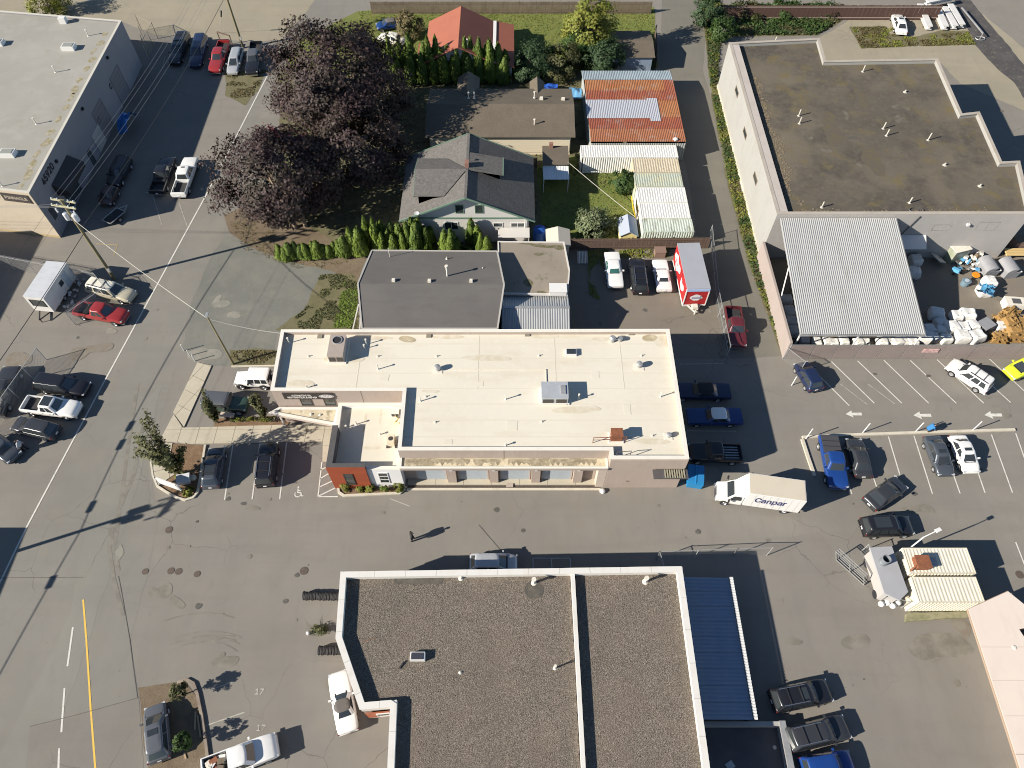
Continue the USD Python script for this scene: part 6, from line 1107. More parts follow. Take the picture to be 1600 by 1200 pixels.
def red_trailer():
    a, b = np.array([18.62, 50.6]), np.array([18.42, 57.1]); d = (b - a) / np.linalg.norm(b - a); L, W = 6.7, 2.45; c = (a + b) / 2 + np.array([d[1], -d[0]]) * W / 2
    T = Thing('concession_trailer', 'red and white concession trailer with flat grey roof in the rear yard', 'trailer', (*c, 0), math.atan2(-d[1], -d[0])); r = M('trailer_red', (.35, .018, .02), .45, [(1.5, .5, .7, (.3, .02, .02), .5, 3)]); w = m_frame
    T.part('body', MB().box(-L / 2, -W / 2, .5, L / 2, W / 2, 3.12), r); T.part('roof', MB().box(-L / 2 - .03, -W / 2 - .03, 3.12, L / 2 + .03, W / 2 + .03, 3.2), M('trailer_grey_roof', (.30, .31, .335), .6, [(.6, .45, .7, (.27, .28, .3), .6, 4)]))
    T.part('end_fascia', MB().box(L / 2 + .0, -W / 2, 2.75, L / 2 + .06, W / 2, 3.11), M('pale_blue_fascia', (.33, .42, .62), .5))
    T.part('skirt', MB().box(-L / 2 - .01, -W / 2 - .02, .35, L / 2 + .02, W / 2 + .02, .6), w)
    for s in (-1, 1): T.part('corner_trim', MB().box(L / 2 - .06, s * W / 2 - .05, .5, L / 2 + .04, s * W / 2 + .05, 3.1), w)
    bl = MB()
    for k, (y, z, r1) in enumerate(((-.35, 1.75, .3), (-.05, 1.9, .34), (.25, 1.8, .3), (-.1, 1.55, .3), (.15, 1.5, .24), (.5, 1.7, .17))): bl.add([[L / 2 + .012 + .001 * k, y, z]] + [[L / 2 + .012 + .001 * k, y + r1 * 1.15 * math.cos(t), z + r1 * math.sin(t)] for t in np.arange(14) * math.pi / 7], [[0, 1 + q, 1 + (q + 1) % 14] for q in range(14)])
    e = T.part('end_emblem', bl, w); T.part('emblem_art', MB().obox((L / 2 + .03, -.1, 1.7), (.02, .75, .28)).obox((L / 2 + .03, .42, 1.75), (.02, .14, .5)), M('emblem_grey', (.28, .27, .34), .6), e)
    s = MB()
    for k, (x, z, r1) in enumerate(((-2.5, 1.9, .5), (-1.9, 2.1, .6), (-1.2, 1.8, .55), (-.5, 2.0, .45), (.9, 1.7, .5), (1.5, 1.5, .45), (2.0, 1.8, .35), (-1.6, 1.5, .6))): s.add([[x, -W / 2 - .012 - .001 * k, z]] + [[x + r1 * 1.1 * math.cos(t), -W / 2 - .012 - .001 * k, z + r1 * math.sin(t)] for t in np.arange(12) * math.pi / 6], [[0, 1 + q, 1 + (q + 1) % 12] for q in range(12)])
    e = T.part('side_artwork', s, w); T.part('artwork_stripe', MB().box(.0, -W / 2 - .035, 1.0, .8, -W / 2 - .025, 2.6).box(-2.6, -W / 2 - .035, 1.7, -1.2, -W / 2 - .025, 1.85), r, e)
    T.part('drawbar', MB().bar((L / 2, -.7, .5), (L / 2 + 1.1, 0, .5), .12).bar((L / 2, .7, .5), (L / 2 + 1.1, 0, .5), .12).cyl((L / 2 + .9, 0, 0), .06, .7, 8).obox((L / 2 + .35, 0, .65), (.5, .6, .35)), m_pipe)
    for x in (-.5, .4):
        for q in (-1, 1): wheel(T, x, q * (W / 2 - .1), .34)
red_trailer()
t = Thing('utility_trailer', 'small empty dark utility trailer in the shade near the pole', 'trailer', (*g(178, 338, .5), 0), 1.1); t.part('frame', MB().bar((-1.2, -.7, .6), (1.2, -.7, .6), .08).bar((-1.2, .7, .6), (1.2, .7, .6), .08).bar((-1.2, -.7, .6), (-1.2, .7, .6), .08).bar((1.2, -.7, .6), (1.2, .7, .6), .08).bar((1.2, -.5, .5), (2.2, 0, .5), .08).bar((1.2, .5, .5), (2.2, 0, .5), .08), m_metal); t.part('deck', MB().box(-1.15, -.65, .5, 1.15, .65, .56), m_bed)
for s in (-1, 1): wheel(t, 0, s * .82, .3)
# ---------------------------------------------------------------- vegetation
class Leaves:
    def __init__(s, v, f, nrm): s.v, s.f, s.nrm = v, f, nrm
def cards(c, size, up=0.0, asp=1.6, jit=.5, ctr=None, soft=.55):
    """Leaf-sized faces at the points c: bent rhombs, each turned its own way (up: how upright they stand), shaded softly outward from the crown's middle ctr."""
    c = np.asarray(c, float); n = len(c); s = size * rng.uniform(1 - jit, 1 + jit, (n, 1))
    out = np.tile([0, 0, 1.], (n, 1)) if ctr is None else c - np.asarray(ctr, float); out = out / (np.linalg.norm(out, axis=1, keepdims=True) + 1e-9)
    k = -(out * 1.15 + rng.normal(size=(n, 3)) * .55); k /= np.linalg.norm(k, axis=1, keepdims=True)          # the face's own normal is -k: outward
    d = rng.normal(size=(n, 3)); d[:, 2] += up * 2; d -= (d * k).sum(1, keepdims=True) * k; d /= np.linalg.norm(d, axis=1, keepdims=True); e = np.cross(k, d)
    v = np.stack([c - d * s * asp / 2, c + e * s / 2 + k * s * .12, c + d * s * asp / 2, c - e * s / 2 + k * s * .12], 1).reshape(-1, 3)
    nr = out * soft - k * (1 - soft) + rng.normal(size=(n, 3)) * .2; nr /= np.linalg.norm(nr, axis=1, keepdims=True)
    i = np.arange(n)[:, None] * 4; L = Leaves(v, np.vstack([i + [0, 2, 1], i + [0, 3, 2]]), np.repeat(nr, 4, 0))
    t = np.cross(v[L.f[:, 1]] - v[L.f[:, 0]], v[L.f[:, 2]] - v[L.f[:, 0]]); bad = (t * L.nrm[L.f[:, 0]]).sum(1) < 0; L.f[bad] = L.f[bad][:, ::-1]
    return L
def leafmat(name, col, alt, alt2, isl=.45, tr=.25, sc=.9): return M(name, col, .65, [(sc, .42, .66, alt, .9, 4), (sc * 2.6, .5, .72, alt2, .7, 4)], island=isl, translucent=tr, spec=.3)
lf_maple = leafmat('purple_maple_leaf', (.090, .055, .055), (.076, .064, .042), (.140, .096, .098), .42, .12, .35); lf_red = leafmat('red_maple_leaf', (.275, .047, .052), (.128, .063, .076), (.169, .085, .085), .5, .15)
lf_cedar = leafmat('cedar_leaf', (.21, .30, .045), (.14, .21, .04), (.29, .38, .06), .4, .15); lf_cedar2 = leafmat('dark_cedar_leaf', (.155, .235, .045), (.21, .30, .05), (.1, .15, .035), .4, .15)
lf_green = leafmat('bush_leaf', (.095, .180, .047), (.148, .234, .063), (.063, .115, .034), .5); lf_dark = leafmat('dark_bush_leaf', (.063, .128, .047), (.106, .180, .076), (.180, .243, .137), .5); lf_yel = leafmat('yellow_green_leaf', (.319, .360, .063), (.403, .382, .076), (.191, .254, .047), .45); lf_pale = leafmat('pale_leaf', (.275, .338, .158), (.425, .466, .275), (.128, .191, .063), .5); lf_olive = leafmat('olive_leaf', (.180, .191, .076), (.254, .243, .106), (.106, .137, .054), .5); lf_brown = leafmat('brown_bush_leaf', (.275, .221, .106), (.191, .191, .076), (.360, .275, .128), .45)
m_bark = M('bark', (.11, .08, .058), .95, [(3., .4, .7, (.17, .13, .1), .8, 4, (1, 1, .3))], (12., .8, .03)); m_paleb = M('pale_bark', (.3, .22, .16), .9, [(3., .4, .7, (.2, .15, .11), .8, 4, (1, 1, .3))])
def clumps(rx, ry, rz, zc, nc, nl, cr, seed, hollow=.55, lump=.35):
    """Points of a crown: clusters spread through an uneven ellipsoid, fuller near its skin."""
    r = np.random.default_rng(seed); d = r.normal(size=(nc, 3)); d /= np.linalg.norm(d, axis=1, keepdims=True)
    rad = (hollow + (1 - hollow) * r.random(nc) ** .6) * (1 - lump / 2 + lump * meshkit.noise(d * 1.6 + seed, seed) * 1.5); c = d * rad[:, None] * [rx, ry, rz] + [0, 0, zc]
    w = r.uniform(.6, 1.3, nc); k = r.choice(nc, nl, p=w / w.sum()); o = r.normal(size=(nl, 3)); o *= (cr * r.random(nl) ** .4 * w[k] / np.linalg.norm(o, axis=1))[:, None]; o[:, 2] *= .7
    return c[k] + o
def tree(name, label, cat, xy, rx, ry, rz, zc, nc, nl, cr, leaf, lmat, seed, trunks=None, bark=None, group=None, limbs=9, tr=.22, extra=None):
    T = Thing(name, label, cat, (*xy, 0), 0, group); p = clumps(rx, ry, rz, zc, nc, nl, cr, seed); p = p[p[:, 2] > .15]
    r = np.random.default_rng(seed + 5); tk = MB()
    for (bx0, by0, tx, ty, tz) in (trunks or [(0, 0, 0, 0, zc)]):
        tk.tube([(bx0, by0, 0), (bx0 * .6 + tx * .4, by0 * .6 + ty * .4, tz * .45), (tx, ty, tz)], [tr, tr * .75, tr * .4], 8)
    trp = T.part('trunk', tk, bark or m_bark, smooth=60)
    for k in range(limbs):
        d = r.normal(size=3); d[2] = abs(d[2]) * .6; d /= np.linalg.norm(d); e = np.array([0, 0, zc]) + d * [rx * .75, ry * .75, rz * .75]; s = np.array([0, 0, zc * r.uniform(.5, .95)]); T.part('limb', MB().tube([s, (s + e) / 2 + [0, 0, .2], e], [tr * .4, tr * .28, tr * .1], 5), bark or m_bark, trp)
    cp = T.part('crown', cards(p, leaf, ctr=(0, 0, zc - rz * .5)), lmat)
    if extra: q = p[r.random(len(p)) < extra[1]]; q = q[np.linalg.norm((q - extra[2]) / extra[3], axis=1) < 1]; T.part('leaf_patch', cards(q + r.normal(size=q.shape) * .1, leaf, ctr=(0, 0, zc - rz * .5)), extra[0], cp, kind='stuff')
    return T
tree('purple_maple', 'huge dark purple maple, the upper and larger of the two by the road', 'tree', g(528, 128, 7.5), 8.6, 7.8, 5.6, 7.6, 170, 38000, 1.7, .21, lf_maple, 11, [(-.3, 0, -1, 0, 8), (.4, .2, 2, 1, 8), (0, -.5, .5, -3, 7)], limbs=16, tr=.4)
tree('purple_maple', 'dark purple maple with reddish tips, the lower one leaning over the road', 'tree', g(434, 277, 6.2), 6.4, 6.0, 4.8, 6.3, 120, 27000, 1.55, .2, lf_maple, 12, [(.8, -1.6, -1, 0, 6.5), (1.9, -1.4, 1, 1, 6.5)], m_paleb, limbs=12, tr=.26, extra=(lf_red, .8, np.array([*(np.array(g(440, 213, 9.6)) - np.array(g(434, 277, 6.2))), 9.6]), np.array([3.6, 1.5, 2.])))
tree('purple_maple', 'low dark purple maple crown filling the gap behind the two big maples', 'tree', g(560, 225, 5.5), 5.4, 5.4, 4.0, 5.5, 90, 15000, 1.5, .2, lf_maple, 13, limbs=7)
tree('leafy_tree', 'tall yellow-green tree by the board fence at the top', 'tree', g(922, 42, 4.5), 3.0, 2.6, 4.4, 4.6, 60, 8000, 1.1, .22, lf_yel, 14)
for k, (px, py, zc, rx, rz, lm, lb, n) in enumerate([(832, 98, 2.4, 2.9, 2.3, lf_dark, 'dark glossy round bush at the left of the garden thicket', 7000), (880, 96, 2.4, 2.4, 2.3, lf_olive, 'olive-brown bush in the middle of the garden thicket', 5200), (944, 88, 2.4, 2.9, 2.2, lf_dark, 'dark green round bush beside the rusty roof', 7000), (905, 75, 2.3, 2.3, 2.2, lf_green, 'mid-green bush behind the olive-brown one', 4500), (974, 284, 1.4, 1.5, 1.3, lf_green, 'green bush against the green-grey container', 3200), (928, 350, 1.5, 2.0, 1.5, lf_pale, 'pale silvery shrub on the small lawn', 4200), (642, 40, 1.9, 2.1, 1.7, lf_brown, 'small reddish-brown tree beside the terracotta roof', 3600), (1108, 18, 2.4, 2.2, 2.4, lf_dark, 'dark bush at the top of the alley strip', 4200), (1128, 45, 1.6, 1.6, 1.6, lf_green, 'green bush at the corner of the tar-roofed building', 2600), (72, 2, 2.2, 3.0, 2.4, lf_yel, 'yellow-green bush behind the warehouse roof', 5200), (1290, 15, .9, 1.6, .9, lf_green, 'bright green bramble clump on the weedy bank', 2000), (1225, 12, .8, 2.6, .8, lf_green, 'long bramble mound on the weedy bank', 2800), (1170, 16, .8, 2.2, .8, lf_olive, 'olive scrub mound on the weedy bank', 2200), (655, 395, .8, 1.2, .7, lf_green, 'low green bush by the grey felt roof corner', 1500), (735, 395, .6, .9, .6, lf_green, 'small bush between the cedar groups', 900)]):
    tree('garden_bush', lb, 'bush', g(px, py, zc), rx, rx * .9, rz, zc, max(14, n // 90), n, .75 if rx > 1.5 else .45, .16, lm, 30 + k, limbs=4, tr=.08)
def small_tree(label, base, top_z, lean, r0, nl, lm, seed, name='street_tree', leaf=.14, base_gap=.5, prof=None):
    T = Thing(name, label, 'tree', (*g(*base), 0)); r = np.random.default_rng(seed); nb = 15
    tips = np.array([[r0 * (.25 + .75 * r.random() ** .5) * math.cos(2.4 * k + r.normal() * .3) + lean[0], r0 * (.25 + .75 * r.random() ** .5) * math.sin(2.4 * k) + lean[1], top_z * r.uniform(.38, 1.0)] for k in range(nb)]); b0 = np.array([[0, 0, base_gap + .06 * top_z * r.random()] for k in range(nb)])
    k_ = r.integers(nb, size=nl); f = .06 + .94 * r.random(nl) ** .85; mid = (b0 + tips) / 2 * [.75, .75, 1] + [0, 0, .1]; A, B, C = b0[k_], mid[k_], tips[k_]; f = f[:, None]
    q = A * (1 - f) ** 2 + 2 * B * f * (1 - f) + C * f ** 2 + r.normal(size=(nl, 3)) * [.13 * r0 ** .5, .13 * r0 ** .5, .16]
    T.part('trunk', MB().tube([(0, 0, 0), (lean[0] * .5, lean[1] * .5, top_z * .5), (lean[0], lean[1], top_z * .95)], [.09, .06, .015], 7), m_bark, smooth=60)
    for k in range(nb): T.part('branch', MB().tube([b0[k], mid[k], tips[k]], [.03, .02, .006], 4), m_bark)
    T.part('crown', cards(q, leaf, .3, ctr=(0, 0, top_z * .4)), lm)
small_tree('open-branched young tree in the corner bed beside the sign board', (281, 742), 8.2, (-.2, .5), 2.0, 4600, lf_olive, 51, leaf=.16)
small_tree('slim young tree left of the green off-roader', (341, 661), 5.0, (0, .1), .55, 2600, lf_olive, 52, leaf=.14)
small_tree('slim young tree right of the green off-roader', (415, 657), 4.6, (.1, .1), .5, 2400, lf_olive, 53, leaf=.14)
for k, (px, py, h, r) in enumerate(((289, 1085, 1.5, .55), (297, 1163, 1.5, .6))):
    T = Thing('ball_shrub', ['small round shrub near the top of the dirt strip', 'small round shrub beside the grey hatchback on the dirt strip'][k], 'shrub', (*g(px, py), 0)); T.part('stem', MB().cyl((0, 0, 0), .05, h - .3, 6), m_bark); T.part('crown', cards(clumps(r, r, r, h, 24, 1500, .22, 60 + k, .7), .09, ctr=(0, 0, h - .2)), lf_green if k else lf_olive)
for k, (px, py, r, h, lm, lb) in enumerate([(541, 764, .42, .75, lf_yel, 'yellow-green shrub at the red corner of the workshop bed'), (563, 766, .24, .5, lf_yel, 'smallest yellow shrub in the workshop bed'), (579, 764, .45, .6, lf_yel, 'golden shrub in the middle of the workshop bed'), (603, 761, .62, .8, lf_cedar, 'largest green shrub in the workshop bed'), (624, 763, .5, .65, lf_yel, 'yellow-green shrub at the right end of the workshop bed'), (296, 771, .45, .4, lf_yel, 'yellow shrub at the tip of the corner bed'), (283, 745, .5, .4, lf_yel, 'low yellow-green shrub at the foot of the corner tree')]):
    T = Thing('bed_shrub', lb, 'shrub', (*g(px, py), .06)); T.part('foliage', cards(clumps(r, r, h * .6, h * .55, 20, 900, .2, 70 + k, .5), .085, .4, ctr=(0, 0, h * .2)), lm); T.part('stem', MB().cyl((0, 0, 0), .03, h * .5, 6), m_bark)
hd = []
for k in range(11): hd.append((365 + k * 6.6, 657 + math.sin(k) * .8))
for k, (px, py) in enumerate(hd): one('hedge_plant', (cards(clumps(.26, .22, .22, .25, 8, 260, .13, 80 + k, .4) + [*g(px, py), .06], .07, .3)), lf_yel if k % 3 else lf_olive, nth(k, 11) + ' of the low yellowish box plants along the path', 'plant', 'low hedge row by the front path')
one('purple_plant', (cards(clumps(.5, .35, .3, .3, 14, 600, .3, 95, .2) + [*g(440, 655), .06], .09)), lf_maple, 'low dark purple plant at the end of the path bed', 'plant')
# cedars: three kinds, every tree of the rows its own object
for kd in range(3):
    r = np.random.default_rng(90 + kd); q = klass(f'cedar_{"abc"[kd]}'); n = 1500; t = r.random(n) ** .8; a = r.uniform(0, 6.28, n); w = .46 * np.clip(t * 7, .35, 1) ** .5 * (1.0 - t) ** .62 * (.8 + .5 * meshkit.noise(np.c_[a * 1.1, t * 6, t * 0 + kd * 5])) * (.75 + .25 * r.random(n))
    c_ = np.c_[w * np.cos(a), w * np.sin(a), .05 + t * .97]; L_ = cards(c_, .075, 1.1, 2.0, ctr=np.c_[a * 0, a * 0, t * .9], soft=.8); mesh(q + '/foliage', L_, lf_cedar if kd < 2 else lf_cedar2); mesh(q + '/trunk', MB().cyl((0, 0, 0), .05, .6, 6, .02), m_bark)
def cedars(pts, group, label, h, w):
    pts = sorted(pts)
    for i_, (px, py) in enumerate(pts):
        s = rng.uniform(.72, 1.2); ww = w * rng.uniform(.95, 1.5); dup('/World/Kinds/cedar_' + 'abc'[rng.integers(3)], (*g(px, py), 0), rng.uniform(0, 6.28), 'cedar_tree', f'{nth(i_, len(pts))}, {label}', 'tree', group, (ww, ww, h * s), float(rng.normal(0, 3.)))
cedars([(440 + k * 8.4, 406 - k * .75 + rng.uniform(-2, 2)) for k in range(13)], 'low cedar row beside the gravel lot', 'small cedar of the low row edging the gravel lot', 2.2, 1.45)
cedars([(541, 398), (556, 396), (566, 397)], 'bushy cedars at the end of the low row', 'bushy cedar where the low row meets the grey roof', 3.4, 2.1)
cedars([(592 + k * 8.5, 393 + (k % 2) * 5 - k * .2) for k in range(10)] + [(578 + k * 9, 386) for k in range(11)], 'tall cedars behind the grey felt roof', 'slim cedar of the dense row behind the grey roof', 4.2, 1.6)
cedars([(697, 399), (705, 402), (712, 399)], 'cedar trio before the gabled house', 'tall cedar of the trio left of the house windows', 4.4, 1.5)
cedars([(739, 384), (752, 398), (747, 390), (761, 401)], 'cedar group at the right of the house front', 'cedar of the group right of the house front', 4.1, 1.4)
cedars([(614 + k * 5.9, 126 + (k % 3) * 4 - 4) for k in range(31)], 'cedar hedge beyond the bungalow', 'tall cedar of the hedge below the terracotta roof', 5.4, 1.9)
# ground cover
def scatter(name, poly, n, size, mat, up=.5, zr_=(.02, .25), seed=1, thresh=.0):
    P = np.array(G(poly)); S = Polygon(P).buffer(0); x0, y0, x1, y1 = S.bounds; r = np.random.default_rng(seed); import shapely
    c = np.c_[r.uniform(x0, x1, n * 3), r.uniform(y0, y1, n * 3)]; c = c[shapely.contains_xy(S, c[:, 0], c[:, 1])]; c = c[meshkit.fbm(np.c_[c * .5, c[:, :1] * 0 + seed], 3) > thresh][:n]
    one(name, (cards(np.c_[c, r.uniform(*zr_, len(c))], size, up, 1.8)), mat, kind='stuff')
strip = [(1096, -10), (1126, 5), (1122, 120), (1150, 250), (1182, 390), (1238, 550), (1222, 552), (1172, 420), (1138, 290), (1110, 140)]
scatter('strip_weeds', strip, 5500, .16, lf_green, .6, (.02, .4), 1, .46); scatter('strip_weeds', strip, 6000, .15, lf_yel, .6, (.02, .35), 2, .46); scatter('strip_weeds', strip, 5000, .14, lf_brown, .6, (.02, .25), 3, .42)
bank = [(1128, 8), (1318, 8), (1316, 30), (1276, 55), (1142, 56)]
scatter('bank_weeds', bank, 7000, .2, lf_green, .5, (.02, .5), 4, .45); scatter('bank_weeds', bank, 5000, .18, lf_olive, .5, (.02, .4), 5, .4)
scatter('lot_weeds', [(500, 430), (548, 428), (560, 446), (556, 514), (440, 514), (480, 478)], 3000, .12, lf_olive, .6, (.01, .1), 6, .47); scatter('lot_weeds', [(538, 440), (560, 450), (556, 512), (520, 512)], 1800, .12, lf_cedar, .6, (.01, .14), 7, .45); scatter('lot_weeds', [(360, 548), (432, 548), (432, 572), (364, 572)], 900, .11, lf_brown, .6, (.01, .1), 8, .48)
scatter('lawn_grass', [(560, 18), (1022, 14), (1024, 100), (640, 120), (560, 110)], 15000, .13, leafmat('lawn_blade', (.254, .319, .054), (.338, .360, .076), (.158, .243, .038), .4), .8, (.01, .07), 9); scatter('lawn_grass', [(842, 262), (910, 245), (988, 252), (990, 376), (852, 376)], 6000, .11, lf_cedar, .8, (.01, .06), 10)
scatter('dry_grass', [(1330, 43), (1390, 42), (1425, 58), (1512, 50), (1525, 70), (1440, 72), (1345, 76)], 3500, .14, lf_brown, .8, (.01, .12), 11, .46); scatter('dry_grass', [(1330, 43), (1390, 42), (1425, 58), (1512, 50), (1525, 70), (1440, 72), (1345, 76)], 2000, .14, lf_yel, .8, (.01, .12), 12, .52)
scatter('verge_grass', [(354, 114), (416, 110), (402, 142), (384, 164), (354, 148)], 1300, .12, lf_brown, .8, (.01, .1), 13, .48); scatter('rear_yard_grass', [(918, 392), (1045, 388), (1046, 402), (965, 404), (925, 440), (938, 470), (920, 460)], 2600, .12, lf_yel, .8, (.01, .16), 14, .42)
scatter('fallen_leaves', [(430, 385), (545, 405), (556, 440), (500, 430), (440, 412), (380, 390), (360, 350), (430, 330)], 2500, .1, lf_brown, 0, (.02, .04), 15, .4); scatter('garden_weeds', [(640, 120), (905, 130), (1000, 240), (850, 378), (780, 380), (640, 385), (560, 390), (470, 330), (440, 150)], 12000, .14, lf_olive, .7, (.01, .1), 16, .42)
# ---------------------------------------------------------------- poles and wires
m_pole = M('pole_wood', (.17, .14, .075), .9, [(1.5, .4, .7, (.22, .19, .11), .8, 4, (1, 1, .2))]); m_arm = M('crossarm_wood', (.42, .40, .26), .85); m_can = M('transformer_grey', (.55, .56, .58), .5, metal=.2); m_cable = M('cable_black', (.03, .03, .03), .6); m_pcable = M('pale_cable', (.45, .43, .36), .6)
def util_pole(label, xy, h=11.6, arms=True, cans=True, rz=-.2):
    T = Thing('utility_pole', label, 'utility pole', (*xy, 0), rz); T.part('pole', MB().tube([(0, 0, 0), (0, 0, h * .5), (0, 0, h)], [.19, .165, .13], 10), m_pole, smooth=50)
    if arms:
        for z, y in ((h - .3, .18), (h - .75, -.18)):
            a = T.part('crossarm', MB().box(-1.35, y - .07, z - .08, 1.35, y + .07, z + .08), m_arm)
            for x in (-1.2, -.6, .6, 1.2): T.part('insulator', MB().rev([(0, 0), (.06, 0), (.07, .06), (.04, .1), (.06, .15), (0, .2)], (x, y, z + .08), 8), m_can, a)
        T.part('arm_brace', MB().bar((-.7, .18, h - .4), (0, .1, h - 1.2), .05).bar((.7, .18, h - .4), (0, .1, h - 1.2), .05), m_metal)
    if cans:
        for x, y, z in ((-.5, -.1, h - 2.6), (.5, -.1, h - 2.6), (-.42, .3, h - 2.9)): T.part('transformer', MB().rev([(0, 0), (.25, 0), (.27, .1), (.27, .8), (.2, .88), (0, .9)], (x, y, z), 14), m_can, smooth=40)
        T.part('cutout', MB().obox((1.0, -.3, h - 1.3), (.12, .12, .5)).obox((-1.0, -.3, h - 1.3), (.12, .12, .5)), m_can)
    T.part('riser_box', MB().obox((.2, -.15, 1.6), (.3, .15, .5)), m_metal); return T
PA_, PC_, PB_ = np.array(g(179, 436)), np.array(g(380, 75)), np.array([-50.8, 20.0])
util_pole('tall wooden utility pole with crossarms and transformers by the tan off-roader', PA_); util_pole('wooden utility pole beside the far kerb at the top', PC_, 12, True, False); util_pole('wooden utility pole outside the left edge that throws its long shadow over the street', PB_, 11.4, True, True, 1.2)
def wire(label, a, b, sag=.6, r=.012, mat=None, boxes=(), name='overhead_wire', group=None):
    a, b = np.array(a, float), np.array(b, float); t = np.linspace(0, 1, 22); p = a + (b - a) * t[:, None]; p[:, 2] -= sag * 4 * t * (1 - t)
    T = Thing(name, label, 'wire', tuple((a + b) / 2), 0, group, world=True); T.part('cable', MB().tube(p, r, 5), mat or m_cable)
    for f in boxes: q = a + (b - a) * f; q[2] -= sag * 4 * f * (1 - f); d = (b - a) / np.linalg.norm(b - a); T.part('splice_case', MB().bar(q - d * .55, q + d * .55, .22), m_cable)
for k, x in enumerate((-1.2, -.6, .6, 1.2)): wire('thin conductor strung between the crossarms of the two wooden poles', (PA_[0] + x, PA_[1] - .2 * x, 11.4), (PC_[0] + x, PC_[1], 11.8), 1.0, .011, M('bright_wire', (.3, .29, .28), .5, metal=.5), group='conductors between the wooden poles')
wire('thick cable strung between the two wooden poles', (*PA_, 7.6), (*PC_, 7.8), .8, .03); 
for k, x in enumerate((-1.2, 0, 1.2)): wire('conductor running west from the pole with transformers', (PA_[0], PA_[1] + x * .3, 11.3 - .5 * k), (-100, 58 + x, 11.0 - .5 * k), 1.0, .012, M('bright_wire', (0, 0, 0)), group='conductors running west')
for k, x in enumerate((-.8, .8)): wire('conductor running south over the street from the pole with transformers', (PA_[0] + x, PA_[1], 11.4), (PB_[0] + x, PB_[1], 11.2), .6, .01, group='conductors running south over the street')
wire('thick cable with splice cases running south over the street', (*PA_, 7.0), (*PB_, 6.8), .5, .035, boxes=(.68, .74, .93)); wire('cable continuing south beyond the left edge', (*PB_, 6.8), (-57, -25, 6.8), .5, .035, boxes=(.1,))
LP_ = np.array(g(365, 569)); T = Thing('street_lamp', 'slim wooden lamp post at the corner of the gravel lot', 'lamp post', (*LP_, 0)); T.part('pole', MB().tube([(0, 0, 0), (0, 0, 7.6)], [.12, .08], 8), m_pole, smooth=50); T.part('lamp_head', MB().obox((-.15, .3, 7.6), (.25, .6, .12)), m_metal)
wire('pale twisted service cable from the pole to the lamp post', (*PA_, 8.8), (*LP_, 7.4), .5, .03, m_pcable, name='service_cable'); wire('pale service cable from the lamp post to the workshop corner', (*LP_, 7.4), (-22.1, 42.6, 5.6), .3, .03, m_pcable, name='service_cable')
wire('service cable slanting over the small lawn to the garden shed', (6.9, 71.8, 2.6), (14.6, 63.6, 1.2), .1, .03, m_pcable, name='service_cable')
T = Thing('guy_wire', 'slanting guy wire with black guard beside the far utility pole', 'wire', (*PC_, 0), world=True); e = np.array([*g(345, 52), 0.]); T.part('strand', MB().bar((*PC_, 9.5), e, .03), m_metal); q = e + (np.array([*PC_, 9.5]) - e) * .35; T.part('guard', MB().bar(q, q + (np.array([*PC_, 9.5]) - e) * .12, .16), m_cable)
T = Thing('notice_frame', 'empty brown two-post sign frame behind the red pickup', 'sign frame', (*g(356, 74), 0), world=True); a, b = np.array(g(347, 72)), np.array(g(366, 78)); T.part('post', MB().bar((*a, 0), (*a, 2.2), .12), m_brfence); T.part('post', MB().bar((*b, 0), (*b, 2.2), .12), m_brfence); T.part('rail', MB().bar((*a, 2.2), (*b, 2.2), .14), m_brfence)
def wpost(label, px, py, h, mat=None, r=.05, name='bollard_post'): one(name, MB().cyl((*g(px, py), 0), r, h, 8).cyl((*g(px, py), h), r * 1.2, .03, 8), mat or m_frame, label, 'post')
for (px, py, h, lb) in ((288, 548, 1.0, 'white marker post at the edge of the gravel lot, uppermost of three'), (297, 556, .9, 'dark marker post at the edge of the gravel lot, middle of three'), (305, 564, 1.0, 'white marker post at the edge of the gravel lot, lowest of three'), (1237, 602, 1.5, 'thin white post beside the black-blue hatchback'), (1259, 686, 1.9, 'thin white post at the corner of the long parking kerb'), (1348, 676, 1.7, 'thin white post on the long kerb behind the dark grey saloon'), (1430, 675, 1.7, 'thin white post on the long kerb beside the stooping person'), (1519, 673, 1.7, 'thin white post on the long kerb behind the white saloon')): wpost(lb, px, py, h)
T = Thing('yard_lamp', 'white lamp post standing between the trailer cage and the cream container', 'lamp post', (*g(1407, 868), 0)); T.part('pole', MB().cyl((0, 0, 0), .06, 4.2, 8), m_frame); T.part('arm', MB().bar((0, 0, 4.2), (1.2, .5, 4.4), .08), m_frame); T.part('lamp_head', MB().obox((1.3, .55, 4.4), (.5, .3, .12), .4), m_frame)
# corner sign board and bed stones
T = Thing('sign_board', 'white angled sign board on posts in the corner bed', 'sign', (*g(268, 762), 0), world=True); a, b = np.array([*g(252, 758), 0]), np.array([*g(288, 771), 0])
for s in (-.0, .05): d = np.array([0, s, 0])
n_ = np.array([b[1] - a[1], a[0] - b[0], 0]); n_ /= np.linalg.norm(n_); T.part('panel', MB().bar(a + [0, 0, 1.15], b + [0, 0, 1.15], .12, 1.1), m_frame); T.part('post', MB().bar(a * .95 + b * .05, a * .95 + b * .05 + [0, 0, 1.7], .12), m_dframe); T.part('post', MB().bar(a * .05 + b * .95, a * .05 + b * .95 + [0, 0, 1.7], .12), m_dframe)
one('utility_cabinet', MB().obox((*g(286, 748, .5), .32), (1.15, .85, .6), .2).obox((*g(286, 748, .5), .64), (1.2, .9, .05), .2), M('pale_cabinet', (.52, .53, .55), .5), 'flat pale grey utility box in the corner bed', 'box')
one('bed_boulder', MB().rev([(0, 0), (.3, .02), (.32, .2), (.2, .32), (0, .35)], (*g(303, 748), .05), 7), m_kerb, 'pale stone in the mulch of the corner bed', 'stone')
